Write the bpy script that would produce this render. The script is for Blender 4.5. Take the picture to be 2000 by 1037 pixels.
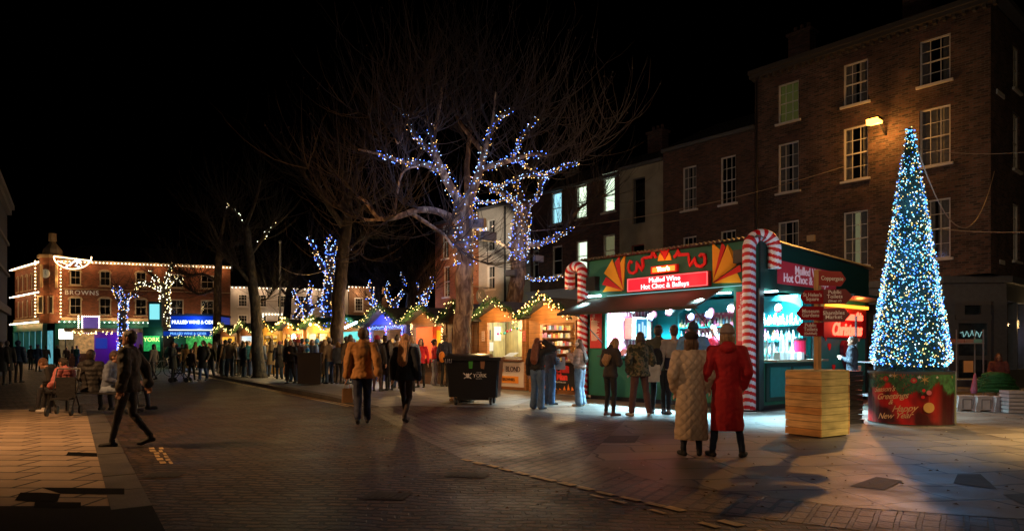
import bpy, math, random
from math import sin, cos, pi, radians, sqrt, atan2
from mathutils import Vector, Matrix
for _o in list(bpy.data.objects): bpy.data.objects.remove(_o)
S = bpy.context.scene
COL = S.collection
R = random.Random(7)
# ---------------------------------------------------------------- camera, world, light, exposure
EYE, FPX, CX, HZ = 1.4, 1340.0, 1000.0, 683.0
cam = bpy.data.objects.new("camera", bpy.data.cameras.new("camera")); COL.objects.link(cam)
cam.location = (0, 0, EYE); cam.rotation_euler = (pi/2, 0, 0)
cam.data.sensor_width = 36; cam.data.lens = FPX/2000*36
cam.data.shift_y = (HZ-518.5)/2000; cam.data.clip_start = .1; cam.data.clip_end = 1500
S.camera = cam
W_ = bpy.data.worlds.new("World"); S.world = W_; W_.use_nodes = True
nt = W_.node_tree; bg = nt.nodes["Background"]
sky = nt.nodes.new("ShaderNodeTexSky"); sky.sky_type = 'NISHITA'; sky.sun_disc = False
sky.sun_elevation = radians(-9); sky.sun_rotation = radians(200)
nt.links.new(sky.outputs[0], bg.inputs[0]); bg.inputs[1].default_value = .05
sun = bpy.data.objects.new("moon", bpy.data.lights.new("moon", 'SUN')); COL.objects.link(sun)
sun.data.energy = .012; sun.data.angle = radians(.5); sun.data.color = (1, .75, .5)
sun.rotation_euler = (radians(50), 0, radians(-35))
vs = S.view_settings; vs.view_transform = 'Standard'; vs.look = 'None'; vs.gamma = 1; vs.exposure = 0
cy = S.cycles; cy.use_denoising = True; cy.sample_clamp_indirect = 1.5; cy.sample_clamp_direct = 0
cy.max_bounces = 4; cy.diffuse_bounces = 2; cy.glossy_bounces = 2; cy.transparent_max_bounces = 8
try: cy.use_light_tree = True
except Exception: pass
# ---------------------------------------------------------------- pixel helpers (2000 x 1037 photograph)
def X_(px, Y): return (px-CX)/FPX*Y
def Z_(py, Y): return EYE+(HZ-py)/FPX*Y
def P_(px, py, Y): return Vector((X_(px, Y), Y, Z_(py, Y)))
def G_(px, py, z=0.):
    Y = (EYE-z)*FPX/(py-HZ); return Vector((X_(px, Y), Y, z))
U = Vector((-.651, .759, 0)); V = Vector((.759, .651, 0))   # along the row of facades / into them
STREET = atan2(-.759, .651)
KD = Vector((-.54, .84, 0)).normalized(); KN = Vector((.84, .54, 0)).normalized(); K0 = Vector((-4.05, 17.5, 0))
def gz(x, y):
    d = Vector((x, y, 0))-K0
    if d.dot(KN) < 0: 
        e = Vector((x+3.2, y-6.1, 0))
        return .015 if (e.dot(KN) < 0 and y < 16) else 0
    a = min(1, max(0, (d.dot(KD)+1)/3.0)); return .1*a*a*(3-2*a)
def GP(px, py):   # foot point on the real ground height
    p = G_(px, py)
    for _ in range(4): p = G_(px, py, gz(p.x, p.y))
    return p
# ---------------------------------------------------------------- materials
MATS = {}
def nd(nt, t, **k):
    n = nt.nodes.new(t)
    for a, b in k.items(): setattr(n, a, b)
    return n
def mat(name, col=(.5,.5,.5), rough=.7, metal=0., emit=None, es=0., var=0., vs=8., bump=0., bs=40., sample='AUTO', coat=0., alpha=1.):
    if name in MATS: return MATS[name]
    m = bpy.data.materials.new(name); m.use_nodes = True; MATS[name] = m
    t = m.node_tree; b = t.nodes["Principled BSDF"]
    b.inputs["Base Color"].default_value = (*col, 1); b.inputs["Roughness"].default_value = rough
    b.inputs["Metallic"].default_value = metal
    if coat: b.inputs["Coat Weight"].default_value = coat
    if emit is not None:
        b.inputs["Emission Color"].default_value = (*emit, 1); b.inputs["Emission Strength"].default_value = es
    m.cycles.emission_sampling = sample if emit is not None else 'NONE'
    if alpha < 1: b.inputs["Alpha"].default_value = alpha
    if var or bump:
        tc = nd(t, "ShaderNodeTexCoord")
    if var:
        n = nd(t, "ShaderNodeTexNoise"); n.inputs["Scale"].default_value = vs; n.inputs["Detail"].default_value = 6
        t.links.new(tc.outputs["Object"], n.inputs["Vector"])
        r = nd(t, "ShaderNodeMapRange"); r.inputs[1].default_value = .3; r.inputs[2].default_value = .7
        r.inputs[3].default_value = 1-var; r.inputs[4].default_value = 1+var
        mx = nd(t, "ShaderNodeVectorMath", operation='SCALE'); mx.inputs[0].default_value = col
        t.links.new(n.outputs[0], r.inputs[0]); t.links.new(r.outputs[0], mx.inputs["Scale"])
        t.links.new(mx.outputs[0], b.inputs["Base Color"])
    if bump:
        n2 = nd(t, "ShaderNodeTexNoise"); n2.inputs["Scale"].default_value = bs; n2.inputs["Detail"].default_value = 5
        t.links.new(tc.outputs["Object"], n2.inputs["Vector"])
        bp = nd(t, "ShaderNodeBump"); bp.inputs["Strength"].default_value = bump; bp.inputs["Distance"].default_value = .02
        t.links.new(n2.outputs[0], bp.inputs["Height"]); t.links.new(bp.outputs[0], b.inputs["Normal"])
    return m
def glow(name, col, s, sample='NONE'):
    return mat(name, (0,0,0), .5, emit=col, es=s, sample=sample)
def brickmat(name, c1, c2, mortar, bw=.225, bh=.075, ms=.012, rough=.85, ground=False, rot=0., var=.35, off=.5, bias=0., warp=0., lift=.4, squash=1., rvar=0.):
    if name in MATS: return MATS[name]
    m = bpy.data.materials.new(name); m.use_nodes = True; MATS[name] = m; m.cycles.emission_sampling = 'NONE'
    t = m.node_tree; b = t.nodes["Principled BSDF"]; L = t.links.new
    tc = nd(t, "ShaderNodeTexCoord"); src = tc.outputs["Object"]
    if ground:
        mp = nd(t, "ShaderNodeMapping"); mp.inputs["Rotation"].default_value = (0, 0, rot); L(src, mp.inputs[0]); vec = mp.outputs[0]
    else:
        sp = nd(t, "ShaderNodeSeparateXYZ"); L(src, sp.inputs[0])
        ad = nd(t, "ShaderNodeMath", operation='ADD'); L(sp.outputs[0], ad.inputs[0]); L(sp.outputs[1], ad.inputs[1])
        cb = nd(t, "ShaderNodeCombineXYZ"); L(ad.outputs[0], cb.inputs[0]); L(sp.outputs[2], cb.inputs[1]); vec = cb.outputs[0]
    if warp:
        wn = nd(t, "ShaderNodeTexNoise"); wn.inputs["Scale"].default_value = 1.3; L(src, wn.inputs["Vector"])
        ws = nd(t, "ShaderNodeVectorMath", operation='SCALE'); L(wn.outputs["Color"], ws.inputs[0]); ws.inputs["Scale"].default_value = warp
        wa = nd(t, "ShaderNodeVectorMath", operation='ADD'); L(vec, wa.inputs[0]); L(ws.outputs[0], wa.inputs[1]); vec = wa.outputs[0]
    bt = nd(t, "ShaderNodeTexBrick"); bt.offset = off; bt.squash = squash; bt.squash_frequency = 3
    L(vec, bt.inputs["Vector"])
    for i, c in (("Color1", c1), ("Color2", c2), ("Mortar", mortar)): bt.inputs[i].default_value = (*c, 1)
    bt.inputs["Scale"].default_value = 1; bt.inputs["Mortar Size"].default_value = ms; bt.inputs["Mortar Smooth"].default_value = .3
    bt.inputs["Brick Width"].default_value = bw; bt.inputs["Row Height"].default_value = bh; bt.inputs["Bias"].default_value = bias
    n = nd(t, "ShaderNodeTexNoise"); n.inputs["Scale"].default_value = .9; n.inputs["Detail"].default_value = 9; n.inputs["Roughness"].default_value = .7; L(src, n.inputs["Vector"])
    r = nd(t, "ShaderNodeMapRange"); r.inputs[1].default_value = .3; r.inputs[2].default_value = .7; r.inputs[3].default_value = 1-var; r.inputs[4].default_value = 1+var
    L(n.outputs[0], r.inputs[0])
    mx = nd(t, "ShaderNodeVectorMath", operation='SCALE'); L(bt.outputs["Color"], mx.inputs[0]); L(r.outputs[0], mx.inputs["Scale"])
    L(mx.outputs[0], b.inputs["Base Color"]); b.inputs["Roughness"].default_value = rough
    if rvar:
        r2 = nd(t, "ShaderNodeMapRange"); r2.inputs[1].default_value = .35; r2.inputs[2].default_value = .65
        r2.inputs[3].default_value = rough-rvar; r2.inputs[4].default_value = rough+rvar*.6
        L(n.outputs[0], r2.inputs[0]); L(r2.outputs[0], b.inputs["Roughness"])
    n3 = nd(t, "ShaderNodeTexNoise"); n3.inputs["Scale"].default_value = 30; n3.inputs["Detail"].default_value = 4; L(src, n3.inputs["Vector"])
    h1 = nd(t, "ShaderNodeMath", operation='MULTIPLY'); h1.inputs[1].default_value = -1.; L(bt.outputs["Fac"], h1.inputs[0])
    h2 = nd(t, "ShaderNodeMath", operation='MULTIPLY_ADD'); h2.inputs[1].default_value = .5; L(n3.outputs[0], h2.inputs[0]); L(h1.outputs[0], h2.inputs[2])
    bp = nd(t, "ShaderNodeBump"); bp.inputs["Strength"].default_value = lift; bp.inputs["Distance"].default_value = .02
    L(h2.outputs[0], bp.inputs["Height"]); L(bp.outputs[0], b.inputs["Normal"])
    return m
def glassmat(name, tint=(.9,.95,1), refl=.12):
    if name in MATS: return MATS[name]
    m = bpy.data.materials.new(name); m.use_nodes = True; MATS[name] = m; m.cycles.emission_sampling = 'NONE'
    t = m.node_tree; t.nodes.clear(); L = t.links.new
    o = nd(t, "ShaderNodeOutputMaterial"); mx = nd(t, "ShaderNodeMixShader"); mx.inputs[0].default_value = refl
    a = nd(t, "ShaderNodeBsdfTransparent"); a.inputs[0].default_value = (*tint, 1)
    g = nd(t, "ShaderNodeBsdfGlossy"); g.inputs["Roughness"].default_value = .08
    L(a.outputs[0], mx.inputs[1]); L(g.outputs[0], mx.inputs[2]); L(mx.outputs[0], o.inputs[0])
    return m
# ---------------------------------------------------------------- mesh builder
class MB:
    def __init__(s): s.v = []; s.f = []; s.m = []; s.cur = 0
    def add(s, vs, fs):
        k = len(s.v); s.v += [tuple(p) for p in vs]
        s.f += [tuple(i+k for i in f) for f in fs]; s.m += [s.cur]*len(fs); return s
    def box(s, x0, x1, y0, y1, z0, z1):
        return s.add([(x0,y0,z0),(x1,y0,z0),(x1,y1,z0),(x0,y1,z0),(x0,y0,z1),(x1,y0,z1),(x1,y1,z1),(x0,y1,z1)],
                     [(3,2,1,0),(4,5,6,7),(0,1,5,4),(1,2,6,5),(2,3,7,6),(3,0,4,7)])
    def bar(s, a, b, w, h=None, up=(0,0,1)):
        h = h or w; a = Vector(a); b = Vector(b); d = (b-a).normalized(); up = Vector(up)
        if abs(d.dot(up)) > .95: up = Vector((1,0,0))
        x = d.cross(up).normalized()*w/2; y = x.cross(d).normalized()*h/2
        return s.add([a-x-y,a+x-y,a+x+y,a-x+y,b-x-y,b+x-y,b+x+y,b-x+y],[(3,2,1,0),(4,5,6,7),(0,1,5,4),(1,2,6,5),(2,3,7,6),(3,0,4,7)])
    def tube(s, pts, rs, n=8, cap=True):
        pts = [Vector(p) for p in pts]; vs = []; fs = []
        if not hasattr(rs, '__len__'): rs = [rs]*len(pts)
        ref = Vector((.3,.2,1)).normalized()
        for i, p in enumerate(pts):
            d = (pts[min(i+1, len(pts)-1)]-pts[max(i-1, 0)])
            d = d.normalized() if d.length > 1e-9 else Vector((0,0,1))
            if abs(d.dot(ref)) > .97: ref = Vector((1,.1,.05)).normalized()
            x = d.cross(ref).normalized(); y = d.cross(x); ref = -y.cross(d).cross(d) if False else ref
            vs += [p+(x*cos(2*pi*k/n)+y*sin(2*pi*k/n))*rs[i] for k in range(n)]
        for i in range(len(pts)-1):
            for k in range(n):
                a = i*n+k; b = i*n+(k+1)%n; fs.append((a, a+n, b+n, b))
        if cap: fs.append(tuple(range(n))); fs.append(tuple(range((len(pts)-1)*n, len(pts)*n))[::-1])
        return s.add(vs, fs)
    def loft(s, secs, n=16):   # secs: (x,y,z, rx, ry)
        vs = []; fs = []
        for (x, y, z, rx, ry) in secs: vs += [(x+rx*cos(2*pi*k/n), y+ry*sin(2*pi*k/n), z) for k in range(n)]
        for i in range(len(secs)-1):
            for k in range(n):
                a = i*n+k; b = i*n+(k+1)%n; fs.append((a, b, b+n, a+n))
        fs.append(tuple(range(n))[::-1]); fs.append(tuple(range((len(secs)-1)*n, len(secs)*n)))
        return s.add(vs, fs)
    def ell(s, c, rx, ry, rz, n=12, m=8):
        c = Vector(c); vs = [c+Vector((0,0,-rz))]; fs = []
        for j in range(1, m):
            a = -pi/2+pi*j/m
            vs += [c+Vector((rx*cos(a)*cos(2*pi*k/n), ry*cos(a)*sin(2*pi*k/n), rz*sin(a))) for k in range(n)]
        vs.append(c+Vector((0,0,rz)))
        for k in range(n): fs.append((0, 1+(k+1)%n, 1+k)); fs.append((len(vs)-1, 1+(m-2)*n+k, 1+(m-2)*n+(k+1)%n))
        for j in range(m-2):
            for k in range(n):
                a = 1+j*n+k; b = 1+j*n+(k+1)%n; fs.append((a, b, b+n, a+n))
        return s.add(vs, fs)
    def cap(s, a, ra, b, rb, n=10):
        a = Vector(a); b = Vector(b); d = (b-a); L = d.length
        if L < 1e-6: return s.ell(a, ra, ra, ra)
        d /= L; x = d.orthogonal().normalized(); y = d.cross(x); vs = []; fs = []; rings = []
        for t in (-80, -50, -20): t = radians(t); rings.append((a+d*sin(t)*ra, ra*cos(t)))
        for t in (0,): rings.append((a, ra)); rings.append((b, rb))
        for t in (20, 50, 80): t = radians(t); rings.append((b+d*sin(t)*rb, rb*cos(t)))
        for p, r in rings: vs += [p+(x*cos(2*pi*k/n)+y*sin(2*pi*k/n))*r for k in range(n)]
        for i in range(len(rings)-1):
            for k in range(n):
                i0 = i*n+k; i1 = i*n+(k+1)%n; fs.append((i0, i1, i1+n, i0+n))
        fs.append(tuple(range(n))[::-1]); fs.append(tuple(range((len(rings)-1)*n, len(rings)*n)))
        return s.add(vs, fs)
    def octa(s, c, r):
        x, y, z = c
        return s.add([(x+r,y,z),(x-r,y,z),(x,y+r,z),(x,y-r,z),(x,y,z+r),(x,y,z-r)],
                     [(0,2,4),(2,1,4),(1,3,4),(3,0,4),(2,0,5),(1,2,5),(3,1,5),(0,3,5)])
    def prism(s, pts, h, fn):    # 2D outline, thickness h; fn(u,v,w)->xyz
        n = len(pts); vs = [fn(a, b, 0) for a, b in pts]+[fn(a, b, h) for a, b in pts]
        fs = [tuple(range(n))[::-1], tuple(range(n, 2*n))]+[(i, (i+1) % n, (i+1) % n+n, i+n) for i in range(n)]
        return s.add(vs, fs)
    def quad(s, a, b, c, d): return s.add([a, b, c, d], [(0,1,2,3)])
    def mesh(s, name):
        me = bpy.data.meshes.new(name); me.from_pydata(s.v, [], s.f); me.update(); return me
    def build(s, name, mats, parent=None, smooth=False, loc=None, rz=None):
        me = s.mesh(name)
        if not isinstance(mats, (list, tuple)): mats = [mats]
        for m in mats: me.materials.append(m)
        if len(mats) > 1: me.polygons.foreach_set("material_index", s.m)
        if smooth: me.polygons.foreach_set("use_smooth", [True]*len(me.polygons))
        o = bpy.data.objects.new(name, me); COL.objects.link(o)
        if parent: o.parent = parent
        if loc is not None: o.location = loc
        if rz is not None: o.rotation_euler = (0, 0, rz)
        return o
def tag(o, label, cat, group=None):
    o["label"] = label; o["category"] = cat
    if group: o["group"] = group
    return o
def thing(name, label, cat, loc=(0,0,0), rz=0., group=None):
    o = bpy.data.objects.new(name, None); COL.objects.link(o); o.location = loc; o.rotation_euler = (0, 0, rz)
    return tag(o, label, cat, group)
def struct(o): o["kind"] = "structure"; return o
def dup(root, loc, rz, label=None, scale=None):
    r = root.copy(); COL.objects.link(r); r.location = loc; r.rotation_euler = (0, 0, rz)
    if label: r["label"] = label
    if scale: r.scale = (scale,)*3
    for ch in list(root.children):
        c = ch.copy(); COL.objects.link(c); c.parent = r
        for g in list(ch.children):
            d = g.copy(); COL.objects.link(d); d.parent = c
    return r
def text(s, size, m, parent, loc, side=0., ext=.006, name="lettering", align='CENTER', shear=0., bevel=0., spacing=1., off=0., sx=1., tilt=0., fill=True):
    cu = bpy.data.curves.new(name, 'FONT'); cu.body = s; cu.size = size; cu.extrude = ext; cu.align_x = align; cu.align_y = 'CENTER'
    cu.shear = shear; cu.bevel_depth = bevel; cu.space_character = spacing; cu.offset = off; cu.resolution_u = 3; cu.space_line = .82
    if not fill: cu.fill_mode = 'NONE'
    cu.materials.append(m)
    o = bpy.data.objects.new(name, cu); COL.objects.link(o); o.parent = parent
    o.location = loc; o.rotation_euler = (pi/2, tilt, side); o.scale = (sx, 1, 1)
    return o
def lamp(kind, loc, col, e, parent=None, r=.05, size=(1,1), spot=None, target=None, name="lamp_light", blend=.4):
    d = bpy.data.lights.new(name, kind); d.color = col; d.energy = e
    if kind == 'AREA' and spot: d.spread = radians(spot)
    if kind == 'AREA': d.shape = 'RECTANGLE'; d.size, d.size_y = size
    else: d.shadow_soft_size = r
    if kind == 'SPOT': d.spot_size = radians(spot or 80); d.spot_blend = blend
    o = bpy.data.objects.new(name, d); COL.objects.link(o); o.location = loc
    if parent: o.parent = parent
    if target is not None:
        o.rotation_euler = (Vector(target)-Vector(loc)).to_track_quat('-Z', 'Y').to_euler()
    return o
# common materials
white_paint = mat("white_paint", (.72,.69,.64), .5)
trim_grey = mat("trim_grey", (.12,.12,.12), .5)
glass = glassmat("window_glass")
darkroom = mat("dark_room", (.012,.011,.010), .9)
black_pl = mat("black_plastic", (.012,.012,.014), .35, bump=.1)
steel = mat("steel", (.38,.40,.43), .35, metal=.3)
darkmetal = mat("dark_metal", (.03,.03,.032), .4, metal=.5)
timber = None
def woodmat(name, c, rough=.6, sc=1., dirz=False, plank=0.):
    if name in MATS: return MATS[name]
    m = bpy.data.materials.new(name); m.use_nodes = True; MATS[name] = m; m.cycles.emission_sampling = 'NONE'
    t = m.node_tree; b = t.nodes["Principled BSDF"]; L = t.links.new
    tc = nd(t, "ShaderNodeTexCoord"); mp = nd(t, "ShaderNodeMapping"); L(tc.outputs["Object"], mp.inputs[0])
    mp.inputs["Scale"].default_value = (12, 12, 1.2) if dirz else (1.2, 1.2, 14)
    n = nd(t, "ShaderNodeTexNoise"); n.inputs["Scale"].default_value = 2*sc; n.inputs["Detail"].default_value = 7; L(mp.outputs[0], n.inputs["Vector"])
    n2 = nd(t, "ShaderNodeTexNoise"); n2.inputs["Scale"].default_value = 2.2; L(tc.outputs["Object"], n2.inputs["Vector"])
    a = nd(t, "ShaderNodeMath", operation='ADD'); L(n.outputs[0], a.inputs[0]); L(n2.outputs[0], a.inputs[1])
    r = nd(t, "ShaderNodeMapRange"); r.inputs[1].default_value = .7; r.inputs[2].default_value = 1.3; r.inputs[3].default_value = .55; r.inputs[4].default_value = 1.3; L(a.outputs[0], r.inputs[0])
    out = r.outputs[0]
    if plank:
        sp = nd(t, "ShaderNodeSeparateXYZ"); L(tc.outputs["Object"], sp.inputs[0])
        d = nd(t, "ShaderNodeMath", operation='DIVIDE'); d.inputs[1].default_value = plank
        if dirz:
            ad = nd(t, "ShaderNodeMath", operation='ADD'); L(sp.outputs[0], ad.inputs[0]); L(sp.outputs[1], ad.inputs[1]); L(ad.outputs[0], d.inputs[0])
        else: L(sp.outputs[2], d.inputs[0])
        fr = nd(t, "ShaderNodeMath", operation='FRACT'); L(d.outputs[0], fr.inputs[0])
        gt = nd(t, "ShaderNodeMapRange"); gt.inputs[1].default_value = 0; gt.inputs[2].default_value = .12; gt.inputs[3].default_value = .3; gt.inputs[4].default_value = 1; L(fr.outputs[0], gt.inputs[0])
        mu = nd(t, "ShaderNodeMath", operation='MULTIPLY'); L(out, mu.inputs[0]); L(gt.outputs[0], mu.inputs[1]); out = mu.outputs[0]
    mx = nd(t, "ShaderNodeVectorMath", operation='SCALE'); mx.inputs[0].default_value = c; L(out, mx.inputs["Scale"]); L(mx.outputs[0], b.inputs["Base Color"])
    b.inputs["Roughness"].default_value = rough
    bp = nd(t, "ShaderNodeBump"); bp.inputs["Strength"].default_value = .25; bp.inputs["Distance"].default_value = .01; L(out, bp.inputs["Height"]); L(bp.outputs[0], b.inputs["Normal"])
    return m
# ================================================================ GROUND
setts = brickmat("road_setts", (.11,.062,.038), (.036,.023,.017), (.006,.005,.004), .22, .115, .024, .62, True, radians(6), .5, warp=.3, lift=1., rvar=.14)
setts2 = brickmat("apron_setts", (.125,.07,.055), (.07,.042,.034), (.007,.006,.005), .24, .16, .024, .55, True, radians(-58), .4, warp=.05, lift=.9, rvar=.14)
slabs = brickmat("pale_slabs", (.38,.285,.19), (.27,.20,.135), (.008,.007,.006), .62, .42, .02, .68, True, radians(2), .3, lift=.6, rvar=.12)
yslabs = brickmat("york_slabs", (.21,.17,.135), (.085,.07,.06), (.006,.005,.005), 1.2, .66, .02, .55, True, radians(-7), .5, warp=.35, lift=.35, rvar=.16, squash=.7)
mslabs = brickmat("market_slabs", (.26,.255,.25), (.18,.175,.17), (.03,.03,.03), .95, .62, .018, .55, True, radians(-49), .3, lift=.4, rvar=.14)
kerbst = mat("kerb_stone", (.075,.068,.06), .6, var=.4, vs=2, bump=.4)
setts.node_tree.nodes["Principled BSDF"].inputs["Specular IOR Level"].default_value = .35
g = MB(); g.quad((-300,-40,0),(300,-40,0),(300,420,0),(-300,420,0))
road = struct(g.build("road", setts))
def sheet(name, pts, m, z):
    g = MB(); g.add([(x, y, z) for x, y in pts], [tuple(range(len(pts)))]); return struct(g.build(name, m))
# left pavement, a low step above the road
L0 = Vector((-3.2, 6.1, 0))
def lk(a, b=0.): p = L0+KD*a+KN*b; return (p.x, p.y)
far = lk((16-6.1)/.84)
g = MB(); pts = [lk(0, -.32), (far[0]-.3, 16), (-40, 16), (-40, 6.1)]
g.prism(pts, .015, lambda a, b, w: (a, b, w)); struct(g.build("pavement_left", slabs))
g = MB()
for i in range(13):
    a = i*.93; q = [lk(a+.01, -.315), lk(a+.92, -.315), lk(a+.92, 0), lk(a+.01, 0)]
    g.prism(q, .019+R.uniform(-.002,.002), lambda x, y, w: (x, y, w))
struct(g.build("kerb_left", kerbst))
# flush setts zone and York stone flags on the right
A1 = [(-.45, 8.7)]; 
dash = [G_(905,897), G_(1060,935), G_(1300,990), G_(1480,1037)]
p1 = G_(1227,816); p2 = G_(1140,900); p3 = G_(1300,946); p4 = G_(1665,992); p5 = G_(2000,1015)
sheet("setts_apron", [(K0.x,K0.y),(dash[0].x,dash[0].y),(dash[1].x,dash[1].y),(dash[2].x,dash[2].y),(4.6,4.2),(9,4.2),(12,8),(2.6,14.2),(0,16.2)], setts2, .004)
fl = struct(sheet("flagstone_pavement", [(p1.x,p1.y),(p2.x,p2.y),(p3.x,p3.y),(p4.x,p4.y),(p5.x,p5.y),(16,5),(45,24),(30,40),(8,40),(1.2,22),(-.2,16.1)], yslabs, .008))
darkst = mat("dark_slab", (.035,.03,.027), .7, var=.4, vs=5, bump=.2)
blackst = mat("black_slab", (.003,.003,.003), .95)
def slab(name, px, z=.013, m=darkst):
    q = [G_(a, b, z) for a, b in px]; sheet(name, [(v.x, v.y) for v in q], m, z)
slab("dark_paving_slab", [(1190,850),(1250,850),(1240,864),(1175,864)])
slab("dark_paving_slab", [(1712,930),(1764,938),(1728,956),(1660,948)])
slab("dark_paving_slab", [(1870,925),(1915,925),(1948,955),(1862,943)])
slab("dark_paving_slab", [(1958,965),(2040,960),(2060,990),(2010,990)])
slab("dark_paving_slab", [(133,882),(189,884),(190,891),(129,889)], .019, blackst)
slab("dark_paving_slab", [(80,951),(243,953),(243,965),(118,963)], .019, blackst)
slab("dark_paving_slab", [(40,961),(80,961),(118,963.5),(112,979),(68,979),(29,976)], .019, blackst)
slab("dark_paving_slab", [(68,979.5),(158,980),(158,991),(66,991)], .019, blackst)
# far market pavement (raised) with kerb
ga = MB(); na = 30; al = [-1+2.2*k for k in range(na)]; pe = [0, .3, 3, 6, 10, 16, 30]
for a in al:
    for b in pe:
        p = K0+KD*a+KN*b; ga.v.append((p.x, p.y, gz(p.x+KN.x*.001, p.y+KN.y*.001)+.012))
for i in range(na-1):
    for j in range(1, len(pe)-1):
        k = i*len(pe)+j; ga.f.append((k, k+1, k+len(pe)+1, k+len(pe))); ga.m.append(0)
struct(ga.build("market_pavement", mslabs))
sheet("market_forecourt", [(K0.x+.3,K0.y-.1),(-.5,16.6),(1.0,16.0),(2.6,14.4),(9,9),(12,14),(0,30),(-1,28)], mslabs, .006)
gk = MB()
for i in range(60):
    a = -1+i; 
    def hh(t): p = K0+KD*t; return gz(p.x+.002, p.y+.002)+.016
    q = [K0+KD*(a+.01), K0+KD*(a+.99), K0+KD*(a+.99)+KN*.3, K0+KD*(a+.01)+KN*.3]; h0, h1 = hh(a), hh(a+1)
    gk.add([(q[0].x,q[0].y,-.02),(q[1].x,q[1].y,-.02),(q[2].x,q[2].y,-.02),(q[3].x,q[3].y,-.02),(q[0].x,q[0].y,h0),(q[1].x,q[1].y,h1),(q[2].x,q[2].y,h1),(q[3].x,q[3].y,h0)],
           [(4,5,6,7),(0,1,5,4),(1,2,6,5),(2,3,7,6),(3,0,4,7)])
struct(gk.build("kerb", kerbst))
yellow = mat("worn_yellow_paint", (.5,.35,.15), .6, var=.5, vs=9)
gy = MB()
for off in (-.14, -.30):
    a = K0-KD*.5+KN*off; b = K0+KD*30+KN*off; w = KN*.035
    gy.quad((a-w).to_tuple()[:2]+(.009,), (a+w).to_tuple()[:2]+(.009,), (b+w).to_tuple()[:2]+(.009,), (b-w).to_tuple()[:2]+(.009,))
def dashes(path, off, wid, keep, zz=.0088, seed=3):
    r = random.Random(seed)
    for i in range(len(path)-1):
        a, b = path[i], path[i+1]; d = (b-a); L = d.length; d.normalize(); n = Vector((-d.y, d.x, 0)); t = 0
        while t < L-.1:
            l = r.uniform(.17, .23)
            if r.random() < keep:
                j = r.uniform(-.015,.015); c0 = a+d*t+n*(off+j-wid/2); c1 = a+d*(t+l)+n*(off+j-wid/2); w1 = r.uniform(.7,1.1)*wid
                gy.quad((c0.x,c0.y,zz),(c1.x,c1.y,zz),(c1.x+n.x*w1,c1.y+n.y*w1,zz),(c0.x+n.x*w1,c0.y+n.y*w1,zz))
            t += l+.085
dashes([d for d in dash]+[G_(1700,1085)], 0, .09, .93)
dashes([G_(1080,950), dash[2]-Vector((.14,.1,0)), dash[3]-Vector((.14,.1,0))], 0, .06, .5, seed=8)
dashes([G_(296,874), G_(318,905)], 0, .07, .95, .006); dashes([G_(312,874), G_(336,908)], 0, .05, .95, .006, 5)
struct(gy.build("road_marking", yellow))
# near-black sheet added over the ground to blacken the bottom left of the view
near_black = mat("near_black_sheet", (.006,.006,.006), .7, bump=.3, bs=90)
sheet("foreground_black_sheet", [(-40,-10),lk(-16),lk(-.01),(-3.5,6.09),(-40,6.09)], near_black, .017)
iron = mat("cast_iron", (.012,.012,.012), .75)
def grate(px, py, w, d, label, rz):
    p = G_(px, py); t = thing("drain_cover", label, "drain cover", (p.x, p.y, .005), rz, "iron covers set in the road")
    g = MB(); g.box(-w/2-.04, w/2+.04, -d/2-.04, d/2+.04, 0, .0012); g.build("frame", iron, t)
    g = MB(); k = 0
    g.box(-w/2, w/2, -d/2, d/2, .0012, .0022)
    while k*.07 < w-.03: g.box(-w/2+k*.07+.01, -w/2+k*.07+.045, -d/2+.03, d/2-.03, .0022, .0045); k += 1
    g.build("grating", iron, t)
grate(755, 968, .34, .26, "iron gully grating in the dark setts at the bottom centre of the road", radians(-8))
grate(320, 928, .30, .22, "small iron gully grating beside the pale slab pavement kerb", radians(5))
grate(912, 928, .38, .18, "iron cover just below the start of the dashed yellow line", radians(-12))
for m_ in (near_black, blackst): m_.node_tree.nodes["Principled BSDF"].inputs["Specular IOR Level"].default_value = .05
# litter and fallen leaves: small flakes
lit = mat("litter_paper", (.5,.47,.42), .7); leafm = mat("fallen_leaf", (.12,.06,.02), .8)
g = MB(); g.cur = 0
rr = random.Random(31)
for i in range(230):
    px = rr.uniform(700, 2000); py = rr.uniform(800, 1000); p = G_(px, py); a = rr.uniform(0, 6.3); s = rr.uniform(.008, .022)
    g.cur = 0 if rr.random() < .35 else 1
    if g.cur: s *= 1.4
    c, d = cos(a)*s, sin(a)*s
    g.add([(p.x+c,p.y+d,.018),(p.x-d,p.y+c,.026),(p.x-c,p.y-d,.018),(p.x+d*.6,p.y-c*.6,.03)], [(0,1,2,3)])
o = g.build("litter", [lit, leafm]); o["kind"] = "stuff"
g = MB(); a = G_(1478,797,.02)
g.add([(a.x-.0,a.y,.02),(a.x+.14,a.y-.02,.04),(a.x+.27,a.y-.02,.02),(a.x+.25,a.y+.07,.05),(a.x+.1,a.y+.09,.025),(a.x-.03,a.y+.06,.045)],[(0,1,4,5),(1,2,3,4)])
tag(g.build("crumpled_napkin", mat("napkin", (.7,.7,.72), .8)), "crumpled white napkin lying on the paving in front of the side counter", "napkin")

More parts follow.
